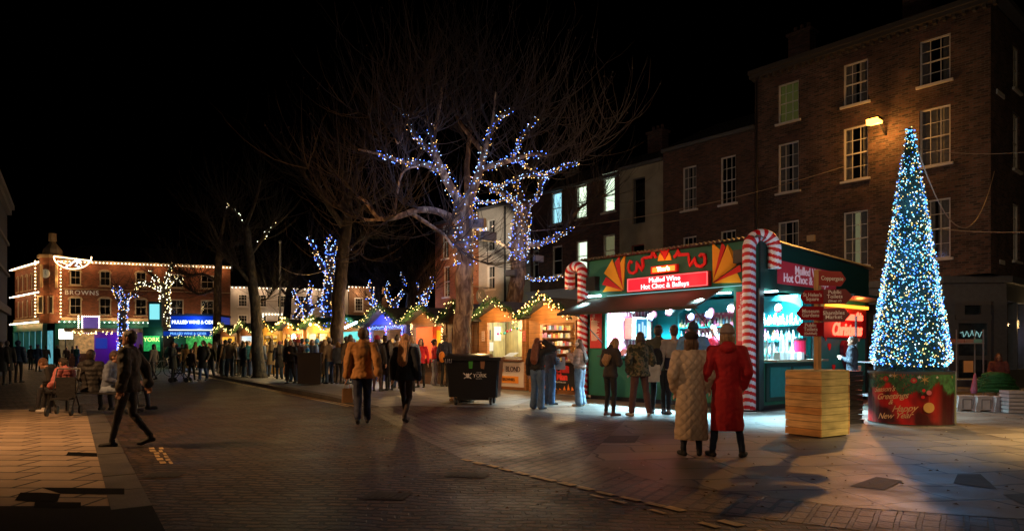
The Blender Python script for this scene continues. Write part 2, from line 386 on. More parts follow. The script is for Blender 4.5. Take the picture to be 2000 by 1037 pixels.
# ================================================================ BUILDING KIT (local frame: x right, y inward, facing -y)
def wall(parent, W, H, ops, m, name="wall", th=.28, z0=0., x0=0.):
    xs = sorted({x0, x0+W, *[o[0] for o in ops], *[o[1] for o in ops]}); zs = sorted({z0, H, *[o[2] for o in ops], *[o[3] for o in ops]})
    g = MB()
    for i in range(len(xs)-1):
        for j in range(len(zs)-1):
            cx, cz = (xs[i]+xs[i+1])/2, (zs[j]+zs[j+1])/2
            if any(o[0] < cx < o[1] and o[2] < cz < o[3] for o in ops): continue
            g.quad((xs[i],0,zs[j]),(xs[i+1],0,zs[j]),(xs[i+1],0,zs[j+1]),(xs[i],0,zs[j+1]))
    for o in ops:
        a, b, c, d = o[:4]
        g.quad((a,0,c),(a,0,d),(a,th,d),(a,th,c)); g.quad((b,0,c),(b,th,c),(b,th,d),(b,0,d))
        g.quad((a,0,d),(b,0,d),(b,th,d),(a,th,d)); g.quad((a,0,c),(a,th,c),(b,th,c),(b,0,c))
    return g.build(name, m, parent)
curt = mat("net_curtain", (.22,.2,.18), .9, var=.2)
def window(parent, x0, x1, z0, z1, cols=3, rows=4, fm=None, sill=True, lit=None, curtain=0, y=.09, fw=.055, name="window", arch=False, sm=None, side=0):
    fm = fm or white_paint; g = MB(); w = fw
    g.box(x0, x0+w, y-.02, y+.05, z0, z1); g.box(x1-w, x1, y-.02, y+.05, z0, z1)
    g.box(x0+w, x1-w, y-.02, y+.05, z1-w, z1); g.box(x0+w, x1-w, y-.02, y+.05, z0, z0+w)
    zm = (z0+z1)/2
    if rows > 1: g.box(x0+w, x1-w, y-.005, y+.04, zm-.022, zm+.022)
    for i in range(1, cols): xx = x0+(x1-x0)*i/cols; g.box(xx-.011, xx+.011, y+.008, y+.035, z0+w, z1-w)
    for j in range(1, rows):
        if rows % 2 == 0 and j == rows//2: continue
        zz = z0+(z1-z0)*j/rows; g.box(x0+w, x1-w, y+.01, y+.033, zz-.011, zz+.011)
    f = g.build(name, fm, parent)
    if arch:
        g = MB(); n = 8; r = (x1-x0)/2; pts = []
        for k in range(n+1): a = pi*k/n; pts.append((r*cos(a), r*sin(a)*.6))
        for k in range(n):
            for (s0, s1) in ((1.02, 1.22),):
                a, b = pts[k], pts[k+1]; cx = (x0+x1)/2
                g.add([(cx+a[0]*s0,-.05,z1-.3+a[1]*s0*1.1),(cx+b[0]*s0,-.05,z1-.3+b[1]*s0*1.1),(cx+b[0]*s1,-.05,z1-.3+b[1]*s1*1.1),(cx+a[0]*s1,-.05,z1-.3+a[1]*s1*1.1),
                       (cx+a[0]*s0,.02,z1-.3+a[1]*s0*1.1),(cx+b[0]*s0,.02,z1-.3+b[1]*s0*1.1),(cx+b[0]*s1,.02,z1-.3+b[1]*s1*1.1),(cx+a[0]*s1,.02,z1-.3+a[1]*s1*1.1)],
                      [(0,1,2,3),(0,4,5,1),(1,5,6,2),(2,6,7,3),(3,7,4,0)])
        g.build("arch", sm or fm, f)
    g = MB(); g.quad((x0+w*.5,y+.022,z0+w*.5),(x1-w*.5,y+.022,z0+w*.5),(x1-w*.5,y+.022,z1-w*.5),(x0+w*.5,y+.022,z1-w*.5)); g.build("pane", glass, f)
    g = MB(); g.quad((x0-.3,.9,z0-.3),(x1+.3,.9,z0-.3),(x1+.3,.9,z1+.3),(x0-.3,.9,z1+.3))
    g.quad((x0-.3,.29,z0-.3),(x0-.3,.9,z0-.3),(x0-.3,.9,z1+.3),(x0-.3,.29,z1+.3)); g.quad((x1+.3,.29,z0-.3),(x1+.3,.9,z0-.3),(x1+.3,.9,z1+.3),(x1+.3,.29,z1+.3))
    g.quad((x0-.3,.29,z1+.3),(x1+.3,.29,z1+.3),(x1+.3,.9,z1+.3),(x0-.3,.9,z1+.3)); g.quad((x0-.3,.29,z0-.3),(x1+.3,.29,z0-.3),(x1+.3,.9,z0-.3),(x0-.3,.9,z0-.3))
    g.build("room", lit or darkroom, f)
    if curtain:
        g = MB(); n = 14; W = (x1-x0)
        for (a, b) in (((x0, x0+W*curtain),) + (((x1-W*curtain, x1),) if curtain < .5 else ())):
            pr = None
            for k in range(n+1):
                xx = a+(b-a)*k/n; yy = .24+.025*sin(k*2.1)
                if pr: g.quad((pr[0],pr[1],z0),(xx,yy,z0),(xx,yy,z1),(pr[0],pr[1],z1))
                pr = (xx, yy)
        g.build("curtain", curt, f)
    if sill:
        g = MB(); g.box(x0-.1, x1+.1, -.09, y+.04, z0-.09, z0-.003); g.build("sill", sm or fm, f)
    return f
slate = mat("slate_roof", (.03,.03,.033), .7, var=.3)
def shell(parent, W, D, H, m, x0=0., z0=0.):     # side and back walls behind a facade, closed with a flat deck
    g = MB(); y0 = .285
    g.quad((x0,0,z0),(x0,D,z0),(x0,D,H),(x0,0,H)); g.quad((x0+W,0,z0),(x0+W,0,H),(x0+W,D,H),(x0+W,D,z0)); g.quad((x0,D,z0),(x0+W,D,z0),(x0+W,D,H),(x0,D,H))
    return g.build("side_wall", m, parent)
def pitched(parent, W, D, H, rise, m, x0=0., ov=.15):
    g = MB(); a = H; 
    g.add([(x0,-ov,a),(x0+W,-ov,a),(x0+W,D/2,a+rise),(x0,D/2,a+rise),(x0,D+ov,a),(x0+W,D+ov,a),(x0,-ov,a-.12),(x0+W,-ov,a-.12)],
          [(0,1,2,3),(3,2,5,4),(6,7,1,0),(0,3,4),(1,5,2),(6,0,4),(7,5,1)])
    return g.build("roof", m, parent)
def chimney(roof, x, y, z, h, m):
    g = MB(); g.box(x-.5, x+.5, y-.3, y+.3, z-1, z+h); g.box(x-.58, x+.58, y-.38, y+.38, z+h, z+h+.12)
    for i in (-.3, 0, .3): g.tube([(x+i,y,z+h+.12),(x+i,y,z+h+.45)], [.1,.08], 8)
    return g.build("chimney", m, roof)
# ================================================================ BUILDINGS ON THE RIGHT
brownbrick = brickmat("brown_brick", (.17,.085,.058), (.045,.028,.022), (.13,.11,.09), .225, .078, .012, .9, var=.6, lift=.8, warp=.02)
brick2 = brickmat("dark_brick", (.16,.072,.045), (.06,.034,.026), (.10,.085,.07), .225, .078, .012, .9, var=.35, warp=.02)
brick3 = brickmat("plum_brick", (.17,.075,.055), (.06,.034,.03), (.10,.08,.07), .225, .078, .012, .9, var=.4, warp=.02)
orangebrick = brickmat("orange_brick", (.42,.15,.06), (.30,.10,.045), (.2,.13,.09), .225, .078, .01, .9, var=.3)
redbrick = brickmat("red_brick", (.27,.085,.045), (.14,.05,.028), (.16,.09,.06), .225, .078, .01, .9, var=.25)
tanbrick = brickmat("tan_brick", (.28,.16,.09), (.2,.11,.065), (.15,.1,.07), .225, .078, .01, .9, var=.25)
cream = mat("cream_render", (.34,.31,.22), .85, var=.25, vs=1.2, bump=.15, bs=15)
whiteren = brickmat("white_painted_brick", (.55,.5,.44), (.5,.46,.4), (.35,.32,.28), .225, .078, .008, .7, var=.15)
paleren = mat("pale_render", (.5,.46,.42), .8, var=.12, vs=1)
shopgrey = mat("shopfront_grey_paint", (.12,.13,.14), .45, var=.15)
shopdark = mat("shopfront_dark_panel", (.025,.027,.03), .4)
stone = mat("pale_stone", (.3,.25,.19), .8, var=.2, vs=3)
warmroom = mat("lit_room_wall", (.5,.5,.35), .9, emit=(.75,.85,.5), es=.9)
coolroom = mat("bright_lit_room", (.5,.5,.5), .9, emit=(.75,.9,.62), es=1.3)
blueroom = mat("blue_lit_room", (.5,.5,.5), .9, emit=(.35,.75,.85), es=1.0)
dimgreen = mat("dim_green_room", (.3,.3,.1), .9, emit=(.45,.48,.12), es=.05)
cut = mat("dim_yellow_room", (.3,.3,.2), .9, emit=(.55,.5,.25), es=.22)
C0 = Vector((16.05, 23, 0))                              # street corner of the big brick building
def at(t, y=0.): p = C0+U*t+V*y; return (p.x, p.y, 0)
# --- corner building, four storeys
B = thing("corner_townhouse", "tall four storey dark brick corner building with white sash windows above a grey shopfront", "building", at(8.6), STREET)
rows = [(10.83,12.45), (7.93,9.97), (4.62,6.72)]
ops = []
for xc, w in ((1.5,.9),(4.2,.92),(6.92,.98)):
    for z0, z1 in rows: ops.append((xc-w/2, xc+w/2, z0, z1))
wall(B, 8.6, 13.1, ops, brownbrick, z0=3.97)
k = 0
for i, xc in enumerate((1.5, 4.2, 6.92)):
    w = (.9,.92,.98)[i]
    for j, (z0, z1) in enumerate(rows):
        litm = dimgreen if (i, j) == (0, 0) else cut if (i, j) == (1, 2) else None
        window(B, xc-w/2, xc+w/2, z0, z1, 3, 4 if j else 4, lit=litm, curtain=(.95, .45, .3)[(i+j) % 3] if not litm else (.4 if j == 2 else 0))
        g = MB()   # gauged brick arch over each window
        n = 11
        for q in range(n):
            a0 = xc-w/2-.08+(w+.16)*q/n; sl = (q-(n-1)/2)*.012
            g.add([(a0,-.012,z1+.01),(a0+(w+.16)/n-.012,-.012,z1+.01),(a0+(w+.16)/n-.012+sl,-.012,z1+.3),(a0+sl,-.012,z1+.3)],[(0,1,2,3)])
        g.build("arch", orangebrick if False else brick3, B)
# side wall facing right, with windows
sideops = [(2.6,3.5,z0,z1) for z0, z1 in rows]
sw = wall(B, 12, 13.1, sideops, brownbrick, z0=3.97); sw.name = "side_wall"; sw.location = (8.6, 0, 0); sw.rotation_euler = (0,0,pi/2)
for z0, z1 in rows:
    f = window(B, 2.6, 3.5, z0, z1, 3, 4, curtain=.4); f.location = (8.6,0,0); f.rotation_euler = (0,0,pi/2)
g = MB(); g.quad((0,0,0),(0,12,0),(0,12,13.1),(0,0,13.1)); g.quad((0,12,0),(8.6,12,0),(8.6,12,13.1),(0,12,13.1)); g.build("rear_wall", brownbrick, B)
g = MB(); g.box(-.12,8.95,-.38,-.02,13.12,13.3); g.box(-.12,8.85,-.28,-.02,12.98,13.118); g.box(8.62,8.97,-.018,12,13.12,13.3)
for q in range(30): g.box(q*.3, q*.3+.11, -.2, -.015, 12.86, 12.978)
g.build("cornice", mat("cornice_dark", (.07,.06,.05), .8), B)
rf = MB(); rf.add([(0,-.2,13.31),(8.8,-.2,13.31),(8.8,12,13.31),(0,12,13.31),(2.5,6,16),(6.3,6,16)],[(0,1,5,4),(1,2,5),(2,3,4,5),(3,0,4)]); rf = rf.build("roof", slate, B)
chimney(rf, 5.9, 1.6, 13.4, 2.6, brick3); chimney(rf, .6, 3, 13.4, 2.2, brick3)
# shopfront with a canted corner door
g = MB(); g.box(-.02,7.2,-.10,.1,3.1,3.72); g.box(-.05,7.25,-.28,.1,3.72,3.96)
g.box(-.02,.3,-.12,.2,0,3.1); g.box(2.7,2.95,-.12,.2,0,3.1); g.box(5.5,5.8,-.12,.2,0,3.1); g.box(7.0,7.2,-.12,.2,0,3.1)
g.box(.3,2.7,-.06,.2,0,.75); g.box(2.95,5.5,-.06,.2,0,.75)
g.box(5.8,7.0,-.04,.16,0,.6)
g.prism([(7.2,-.28),(7.2,.1),(8.5,1.4),(8.88,1.4),(7.3,-.3)], .24, lambda a, b, w: (a, b, 3.72+w))
g.prism([(7.2,-.1),(7.2,.1),(8.5,1.4),(8.7,1.4)], .62, lambda a, b, w: (a, b, 3.1+w))
g.prism([(7.2,-.12),(7.2,.1),(7.38,.28),(7.5,.18)], 3.1, lambda a, b, w: (a, b, w))
g.prism([(8.42,1.08),(8.3,1.2),(8.5,1.4),(8.72,1.4)], 3.1, lambda a, b, w: (a, b, w))
g.box(8.4,8.72,1.4,2.2,0,.7); g.box(8.42,8.7,1.4,12,3.1,3.72); g.box(8.4,8.88,1.4,12,3.72,3.96); g.box(8.42,8.72,3.9,12,0,3.1)
g.box(8.4,8.72,2.2,3.9,0,.7); g.prism([(7.2,-.1),(7.2,3),(8.6,3),(8.6,1.3)], .01, lambda a, b, w: (a, b, 3.09+w))
g.build("shopfront", shopgrey, B)
g = MB(); g.box(-.02,7.0,.9,.95,0,3.1); g.box(6.0,8.4,4.2,4.25,0,3.1); g.quad((.3,.2,3.09),(7,.2,3.09),(7,.9,3.09),(.3,.9,3.09)); g.build("shop_interior", mat("dim_shop_interior", (.10,.07,.045), .9, var=.6, vs=3), B)
g = MB(); g.quad((.3,.1,.75),(2.7,.1,.75),(2.7,.1,3.1),(.3,.1,3.1)); g.build("shop_window", glass, B); g = MB(); g.quad((2.95,.1,.75),(5.5,.1,.75),(5.5,.1,3.1),(2.95,.1,3.1)); g.build("shop_window", glass, B); g = MB(); g.quad((5.8,.1,.6),(7,.1,.6),(7,.1,3.1),(5.8,.1,3.1))
g.quad((8.6,1.4,.7),(8.6,3.9,.7),(8.6,3.9,3.1),(8.6,1.4,3.1)); g.build("shop_window", glass, B)
g = MB(); g.box(8.45,8.72,2.62,2.72,.7,3.1); g.build("mullion", shopgrey, B)
# door in the cant
dr = MB(); fn = lambda s, d, z: (7.44+s*.707+d*.707, .23+s*.707-d*.707, z)
def dbox(s0, s1, z0, z1, d0=0., d1=.05):
    vs = [fn(s, d, z) for z in (z0, z1) for s, d in ((s0,d0),(s1,d0),(s1,d1),(s0,d1))]
    dr.add(vs, [(3,2,1,0),(4,5,6,7),(0,1,5,4),(1,2,6,5),(2,3,7,6),(3,0,4,7)])
dbox(.02,.14,0,2.45); dbox(1.1,1.22,0,2.45); dbox(.14,1.1,2.33,2.45); dbox(.14,1.1,0,.35); dbox(.14,1.1,1.05,1.2); dbox(.02,1.22,2.451,2.62,-.05,.1); dbox(.02,1.22,2.95,3.09,-.05,.06); dbox(.02,.35,2.621,2.949,-.05,.04); dbox(.9,1.22,2.621,2.949,-.05,.04)
door = dr.build("door", trim_grey, B)
g = MB(); g.quad(fn(.14,.02,.35),fn(1.1,.02,.35),fn(1.1,.02,2.33),fn(.14,.02,2.33)); g.build("pane", glass, door)
g = MB(); g.quad(fn(.3,.06,.62),fn(.62,.06,.62),fn(.62,.06,1.02),fn(.3,.06,1.02)); g.build("notice", mat("orange_notice", (.6,.2,.05), .7, emit=(.8,.3,.08), es=.12), door)
g = MB(); rr = random.Random(5)
pts = [fn(.2+.035*i, .055, 1.95+.1*sin(i*1.3)+.04*cos(i*2.9)) for i in range(22)]; g.tube(pts, .007, 5); g.build("lettering", glow("pale_neon", (.5,1,.95), .7), door)
# shop sign screen and wall light seen through the side window
g = MB(); g.box(8.0,8.05,2.9,3.7,1.55,2.25); sc_ = g.build("window_screen", glow("pink_blue_screen", (.45,.75,1), 1.1), B)
text("PIZZAS\nSIDES", .3, glow("pink_text", (1,.3,.5), 1.6), B, (8.07,3.3,1.9), pi/2)
g = MB(); g.ell((8.74,3.98,2.35), .06,.06,.16); g.build("wall_light", glow("warm_wall_light", (1,.62,.2), 14), B)
lamp('POINT', (8.98,3.98,2.35), (1,.6,.25), 26, B, .08)
struct_steps = MB(); struct_steps.box(-.3,9.6,-.9,-.13,0,.12); struct_steps.build("step", stone, B)
# drainpipe, alarm box, small street name plate
g = MB(); g.tube([(.12,-.07,3.97),(.12,-.07,12.9)], .045, 8); g.build("drainpipe", darkmetal, B)
g = MB(); g.box(2.35,2.65,-.14,-.01,5.75,6.0); g.build("alarm_box", mat("alarm_box_paint", (.6,.45,.25), .5), B)
g = MB(); g.box(8.62,8.64,.9,1.5,4.35,4.5); g.build("name_plate", white_paint, B); g = MB(); g.box(8.62,8.66,.5,1.4,10.1,10.25); g.build("name_plate", white_paint, B)

def house(name, label, t0, t1, H, m, wins, D=9, shopz=3.3, rise=2.2, sm=None, group=None, roof=True):
    W = t1-t0; b = thing(name, label, "building", at(t1), STREET)
    wall(b, W, H, [w[:4] for w in wins], m, z0=0)
    for w in wins:
        kw = w[4] if len(w) > 4 else {}
        window(b, *w[:4], **kw)
    shell(b, W, D, H, m)
    g = MB(); g.box(-.02,W+.02,-.16,-.01,H-.02,H+.14); g.build("gutter", sm or trim_grey, b)
    if roof:
        rf = pitched(b, W, D, H+.145, rise, slate); chimney(rf, W*.9-.3, D/2, H+rise-.4, 1.5, m)
    return b
def rel(t1, tc): return t1-tc
# t of a pixel column on the facade line
def tpx(px, y=0.):
    r = (px-CX)/FPX; return (C0.x+V.x*y-r*(C0.y+V.y*y))/(.651+.759*r)
def zpx(py, px): t = tpx(px); return EYE+(HZ-py)/FPX*(C0.y+.759*t)
def wpx(t1, pa, pb, ya, yb, **k):   # window from photo columns and rows
    pm = (pa+pb)/2; return (t1-tpx(pa), t1-tpx(pb), zpx(yb, pm), zpx(ya, pm), k)
t1 = 13.42
b2 = house("brick_townhouse", "dark brown brick three storey house between the tall corner building and the cream rendered house", 8.62, t1, 10.9, brick2,
  [wpx(t1,1333,1360,325,410,cols=3,rows=4,curtain=.4), wpx(t1,1407,1437,305,398,cols=3,rows=4), wpx(t1,1333,1360,462,540,cols=3,rows=4), wpx(t1,1407,1437,450,535,cols=3,rows=4)])
t2 = tpx(1210)
b3 = house("rendered_house", "narrow cream rendered house with one tall dark window", t1+.02, t2, 10.55, cream,
  [wpx(t2,1235,1260,347,437,cols=1,rows=2,sill=False,fm=trim_grey), wpx(t2,1232,1258,478,520,cols=1,rows=2,sill=False,fm=mat("red_frame",(.25,.05,.04),.6))], rise=1)
t3 = tpx(1036)
wl = dict(cols=1, rows=2, fw=.09)
b4 = house("brick_townhouse", "plum brick house with three brightly lit upper windows behind the branches", t2+.02, t3, 10.35, brick3,
  [wpx(t3,1076,1097,375,438,lit=blueroom,**wl), wpx(t3,1124,1146,362,427,lit=coolroom,**wl), wpx(t3,1177,1201,346,414,lit=coolroom,**wl),
   wpx(t3,1034+6,1052,488,545,**wl), wpx(t3,1078,1098,480,538,**wl), wpx(t3,1125,1147,470,530,lit=coolroom,**wl), wpx(t3,1177,1201,458,520,lit=cut,**wl)])
# pale shopfront fascia below it
g = MB(); t3w = t3-t2; g.box(.3, t3w-.05, -.5, -.005, 3.6, 4.6); g.box(.2, t3w, -.62, -.005, 4.6, 4.75)
g.build("fascia", mat("lilac_grey_fascia", (.42,.4,.46), .5), b4)
text("coo", .6, mat("dark_letter", (.1,.12,.18), .5), b4, (t3w-1.1,-.52,4.1), sx=1.2)
t4 = tpx(948); t4b = tpx(985)
b5 = house("white_house", "white painted brick house lit by a floodlight with a round hanging sign", t3+.02, tpx(935), 10.3, whiteren,
  [wpx(tpx(935),951,966,429,490,cols=2,rows=2), wpx(tpx(935),951,966,519,565,cols=2,rows=2), wpx(tpx(935),999,1013,425,480,cols=2,rows=2,fm=trim_grey), wpx(tpx(935),999,1013,520,560,cols=2,rows=2,fm=trim_grey)], rise=1.2)
g = MB(); W5 = tpx(935)-tpx(988); g.tube([(W5,-.08,0),(W5,-.08,10.2)], .07, 8); g.build("drainpipe", darkmetal, b5)
sg = MB(); xx = tpx(935)-tpx(962); sg.tube([(xx,-1.0,4.75),(xx,-.93,4.75)], .42, 20); sg.tube([(xx,-.01,5.3),(xx,-1.5,5.3)], .02, 6)
sg = sg.build("hanging_sign", mat("sign_dark", (.25,.25,.22), .5), b5); text("K", .55, white_paint, b5, (xx,-1.02,4.75))
t6 = tpx(850)
b6 = house("orange_brick_house", "orange brick house left of the white house, behind the trees", tpx(935)+.02, t6, 10.1, orangebrick,
  [wpx(t6,864,876,440,505,cols=2,rows=2), wpx(t6,866,878,520,580,cols=2,rows=2), wpx(t6,912,924,445,500,cols=2,rows=2), wpx(t6,912,924,530,575,cols=2,rows=2)], rise=1.0)
g = MB(); g.box(0, t6-tpx(935), -2.2, -.01, 3.3, 3.45); g.box(0,t6-tpx(935),-2.2,-2.1,2.7,3.3); g.build("shop_canopy", mat("grey_canopy",(.2,.2,.22),.6), b6)
# ================================================================ LEFT EDGE BUILDING
b8 = thing("stone_fronted_shop", "dim stone fronted building with a deep cornice, cut off by the left edge", "building", (-16.2,21,0), radians(120))
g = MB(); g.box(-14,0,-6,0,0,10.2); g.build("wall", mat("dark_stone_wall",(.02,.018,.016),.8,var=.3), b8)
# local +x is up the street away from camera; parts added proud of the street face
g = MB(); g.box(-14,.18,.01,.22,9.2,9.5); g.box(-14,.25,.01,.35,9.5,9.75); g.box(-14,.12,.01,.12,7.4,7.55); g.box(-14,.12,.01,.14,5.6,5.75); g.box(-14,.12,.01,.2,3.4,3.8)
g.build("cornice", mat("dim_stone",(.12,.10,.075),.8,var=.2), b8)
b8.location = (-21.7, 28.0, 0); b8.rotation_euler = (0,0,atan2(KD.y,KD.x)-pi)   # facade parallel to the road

# ================================================================ DEPARTMENT STORE AND FAR SIDE OF THE SQUARE
goldbulb = glow("warm_bulb", (1,.66,.28), 9.); whitebulb = glow("white_bulb", (1,.84,.6), 10.)
greenpaint = mat("green_shopfront", (.015,.16,.14), .5)
stonew = mat("store_stone", (.42,.32,.2), .8, var=.15)
def bulbs(name, m, parent, pts, r=.055):
    g = MB(); [g.octa(p, r) for p in pts]; return g.build(name, m, parent)
def line(a, b, step, jit=0., sag=0.):
    a = Vector(a); b = Vector(b); n = max(1, int((b-a).length/step)); out = []
    for i in range(n+1):
        t = i/n; p = a.lerp(b, t); p.z -= sag*abs(sin(t*pi*6)); out.append(p+Vector((R.uniform(-jit,jit),R.uniform(-jit,jit),R.uniform(-jit,jit))))
    return out
RZ = atan2(1, 2.76); SC = Vector((-44.6, 67, 0))
st = thing("department_store", "red brick corner department store outlined with warm bulbs, with a clock turret and green shopfront", "building", SC, RZ)
def kpx(px, O=SC, d=Vector((cos(RZ), sin(RZ), 0))):
    r = (px-CX)/FPX; return (r*O.y-O.x)/(d.x-r*d.y)
WS = kpx(450); ops = []
for px in (147, 205, 275):
    k_ = kpx(px); ops += [(k_-.5,k_+.5,7.75,9.3), (k_-.55,k_+.55,4.85,6.6)]
for px in (345, 405):
    k_ = kpx(px); ops += [(k_-.65,k_+.65,7.75,9.2), (k_-.65,k_+.65,4.85,6.6)]
ops = [o for o in ops]
wall(st, WS, 9.9, ops, redbrick, z0=4.0)
for i, o in enumerate(ops): window(st, *o, cols=2, rows=2, arch=(i < 6), fw=.12, sm=stonew, fm=mat("pale_frame",(.5,.45,.36),.6), y=.1)
g = MB(); g.box(-.1,WS,-.3,-.01,9.9,10.2); g.box(0,WS,-.16,-.01,4.3,4.6); g.box(0,WS,-.07,-.01,7.35,7.42); g.build("cornice", stonew, st)
g = MB(); g.box(0,WS,-.18,.2,3.3,4.0); g.box(0,WS,-.3,.2,4.0,4.28); 
for q in range(9): g.box(q*2,q*2+.3,-.2,.2,0,3.3)
g.box(0,WS,-.12,.2,0,.5); g.build("shopfront", greenpaint, st)
shopglow = mat("shop_window_glow", (.3,.25,.18), .8, emit=(.8,.55,.25), es=.10, var=.8, vs=1.5)
cyanglow = mat("cyan_shop_glow", (.3,.4,.4), .8, emit=(.2,.75,.9), es=.45, var=.8, vs=1.2)
g = MB(); g.box(0,WS,.6,.7,0,3.3); g.build("shop_interior", shopglow, st)
text("BROWNS", .62, mat("silver_letters", (.5,.47,.4), .4, emit=(.7,.62,.5), es=.18), st, ((kpx(122)+kpx(198))/2,-.1,7.0), ext=.03, spacing=1.18)
bulbs("bulb_string", whitebulb, st, line((0,-.42,10.0),(WS,-.42,10.0),.32))
bulbs("bulb_string", mat("greenwhite_bulb",(0,0,0),emit=(.75,1,.8),es=8,sample='NONE'), st, line((0,-.4,4.12),(WS-3,-.4,4.12),.42))
for i in range(8): lamp('POINT', (1+i*2,-.75,9.75), (1,.5,.18), 30, st, .1)
for i in range(8): lamp('POINT', (1+i*2,-.9,4.3), (1,.6,.28), 40, st, .1)
g = MB(); g.add([(0,-.1,10.2),(WS,-.1,10.2),(WS,7,10.2),(0,7,10.2),(1.5,3.5,12.2),(WS,3.5,12.2)],[(0,1,5,4),(3,0,4),(2,3,4,5),(1,2,5)]); rf = g.build("roof", slate, st)
# turret
g = MB(); g.loft([(-.35,.5,4,1.15,1.15),(-.35,.5,10.3,1.15,1.15)], 8); tu = g.build("turret", redbrick, st)
g = MB(); g.loft([(-.35,.5,10.3,1.3,1.3),(-.35,.5,10.6,1.3,1.3),(-.35,.5,10.7,.9,.9),(-.35,.5,11.2,.8,.8),(-.35,.5,11.7,.4,.4),(-.35,.5,12.0,.22,.22),(-.35,.5,12.05,.36,.36),(-.35,.5,12.8,.32,.32)], 8)
for s_ in (-1,1): g.box(-.35+s_*.62-.1,-.35+s_*.62+.1,-.82,-.6,7.4,9.6)
g.build("turret_cap", stonew, tu)
cl = MB(); fwd = Vector((-.3,-1,0)).normalized(); cc = Vector((-.35,.5,8.75))+fwd*1.1
cl.tube([cc, cc+fwd*.08], .42, 20); cl = cl.build("clock", mat("clock_face",(.5,.47,.38),.5,emit=(.9,.8,.5),es=.12), tu)
g = MB(); q = cc+fwd*.1; g.bar(q, q+Vector((.05,0,.3)), .05, .02); g.bar(q, q+Vector((.16,-.05,-.12)), .05, .02); g.build("hand", darkmetal, cl) if False else g.build("hands", darkmetal, tu)
for dx in (-.42, .42):
    g = MB(); c_ = Vector((-.35,.5,5.75))+fwd*1.12+Vector((dx,0,0)); g.box(c_.x-.24,c_.x+.24,c_.y-.05,c_.y,c_.z-.85,c_.z+.85); f = g.build("window", mat("pale_frame",(.5,.45,.36),.6), tu)
    g = MB(); g.box(c_.x-.15,c_.x+.15,c_.y-.07,c_.y-.055,c_.z-.75,c_.z+.75); g.build("pane", darkroom, tu)
for dx in (-1.15, .95):
    bulbs("bulb_string", goldbulb, st, line((-.35+dx,-.62,4.6),(-.35+dx,-.62,9.9),.33), .075)
    for z_ in (5,6.6,8.2,9.6): lamp('POINT', (-.35+dx,-1.0,z_), (1,.5,.16), 34, st, .1)
# left wing
lw = Vector((.745,-.667,0)).normalized(); WL = 11.2; LO = SC+Vector((-1.3,.4,0))-lw*WL
LRZ = atan2(lw.y, lw.x)
wg = thing("department_store", "side street wing of the red brick store with two glowing rows of bulbs", "building", LO, LRZ)
ops = []
for i in range(6):
    x_ = 1.2+i*1.75; ops += [(x_-.42,x_+.42,7.6,9.3), (x_-.42,x_+.42,4.85,6.6)]
wall(wg, WL, 9.9, ops, redbrick, z0=4.0)
for i, o in enumerate(ops): window(wg, *o, cols=2, rows=2, arch=(i % 2 == 0), fw=.12, sm=stonew, fm=mat("pale_frame",(.5,.45,.36),.6), y=.1)
g = MB(); g.box(0,WL,-.3,-.01,9.9,10.2); g.box(0,WL,-.16,-.01,4.3,4.6); g.box(0,WL,-.12,-.01,7.0,7.2); g.build("cornice", stonew, wg)
g = MB(); g.box(0,WL,-.18,.2,3.3,4.0); g.box(0,WL,-.3,.2,4.0,4.28)
for q in range(6): g.box(q*2.2,q*2.2+.3,-.2,.2,0,3.3)
g.box(0,WL,-.12,.2,0,.5); g.build("shopfront", greenpaint, wg)
g = MB(); g.box(0,WL,.6,.7,0,3.3); g.build("shop_interior", cyanglow, wg)
for z_ in (4.15, 7.05, 10.0):
    bulbs("bulb_string", whitebulb, wg, line((0,-.45,z_),(WL,-.45,z_),.36), .07)
    for i in range(5): lamp('POINT', (1+i*2.3,-.85,z_-.2), (1,.5,.18), 30, wg, .1)
g = MB(); g.add([(0,-.1,10.2),(WL,-.1,10.2),(WL,7,10.2),(0,7,10.2),(0,3.5,12),(WL-1,3.5,12)],[(0,1,5,4),(2,3,4,5),(1,2,5),(3,0,4)]); g.build("roof", slate, wg)
# white inn and tan house
ID = Vector((.949,.316,0)).normalized(); IO = Vector((-31.4,76,0)); IRZ = atan2(ID.y, ID.x)
inn = thing("white_inn", "pale rendered two storey building with small sash windows and bulbs along its eaves", "building", IO, IRZ)
def ipx(px): return kpx(px, IO, ID)
WI = ipx(680); ops = []
for px in (474, 512, 550, 590, 628, 662):
    k_ = ipx(px); ops += [(k_-.5,k_+.5,6.2,7.6), (k_-.5,k_+.5,3.8,5.3)]
wall(inn, WI, 8.5, ops, paleren)
for o in ops: window(inn, *o, cols=3, rows=4, fw=.1, y=.06)
shell(inn, WI, 7, 8.5, paleren); pitched(inn, WI, 7, 8.5, 2.4, slate)
bulbs("bulb_string", whitebulb, inn, line((0,-.35,8.3),(WI,-.35,8.3),.4), .06); bulbs("bulb_string", whitebulb, inn, line((0,-.35,3.3),(WI*.45,-.35,3.3),.4), .06)
bulbs("bulb_string", whitebulb, inn, line((3.6,-.2,3.3),(3.6,-.2,5.4),.3)+line((5.9,-.2,3.3),(5.9,-.2,5.4),.3)+line((3.6,-.2,5.4),(5.9,-.2,5.4),.3), .07)
for i in range(6): lamp('POINT', (1+i*2.6,-.8,8.0), (1,.62,.35), 40, inn, .1)
for i in range(4): lamp('POINT', (1+i*2.4,-1.2,3.6), (1,.6,.3), 55, inn, .1)
TO = IO+ID*(WI+.05); tan_ = thing("tan_brick_house", "tan brick house with white sash windows to the right of the pale inn", "building", TO, IRZ)
ops = []; 
for px in (701, 735):
    k_ = kpx(px, TO, ID); ops += [(k_-.5,k_+.5,5.9,7.5), (k_-.5,k_+.5,2.4,4.2)]
WT = kpx(757, TO, ID); wall(tan_, WT, 8.9, ops, tanbrick)
for o in ops: window(tan_, *o, cols=3, rows=4, fw=.12, y=.04)
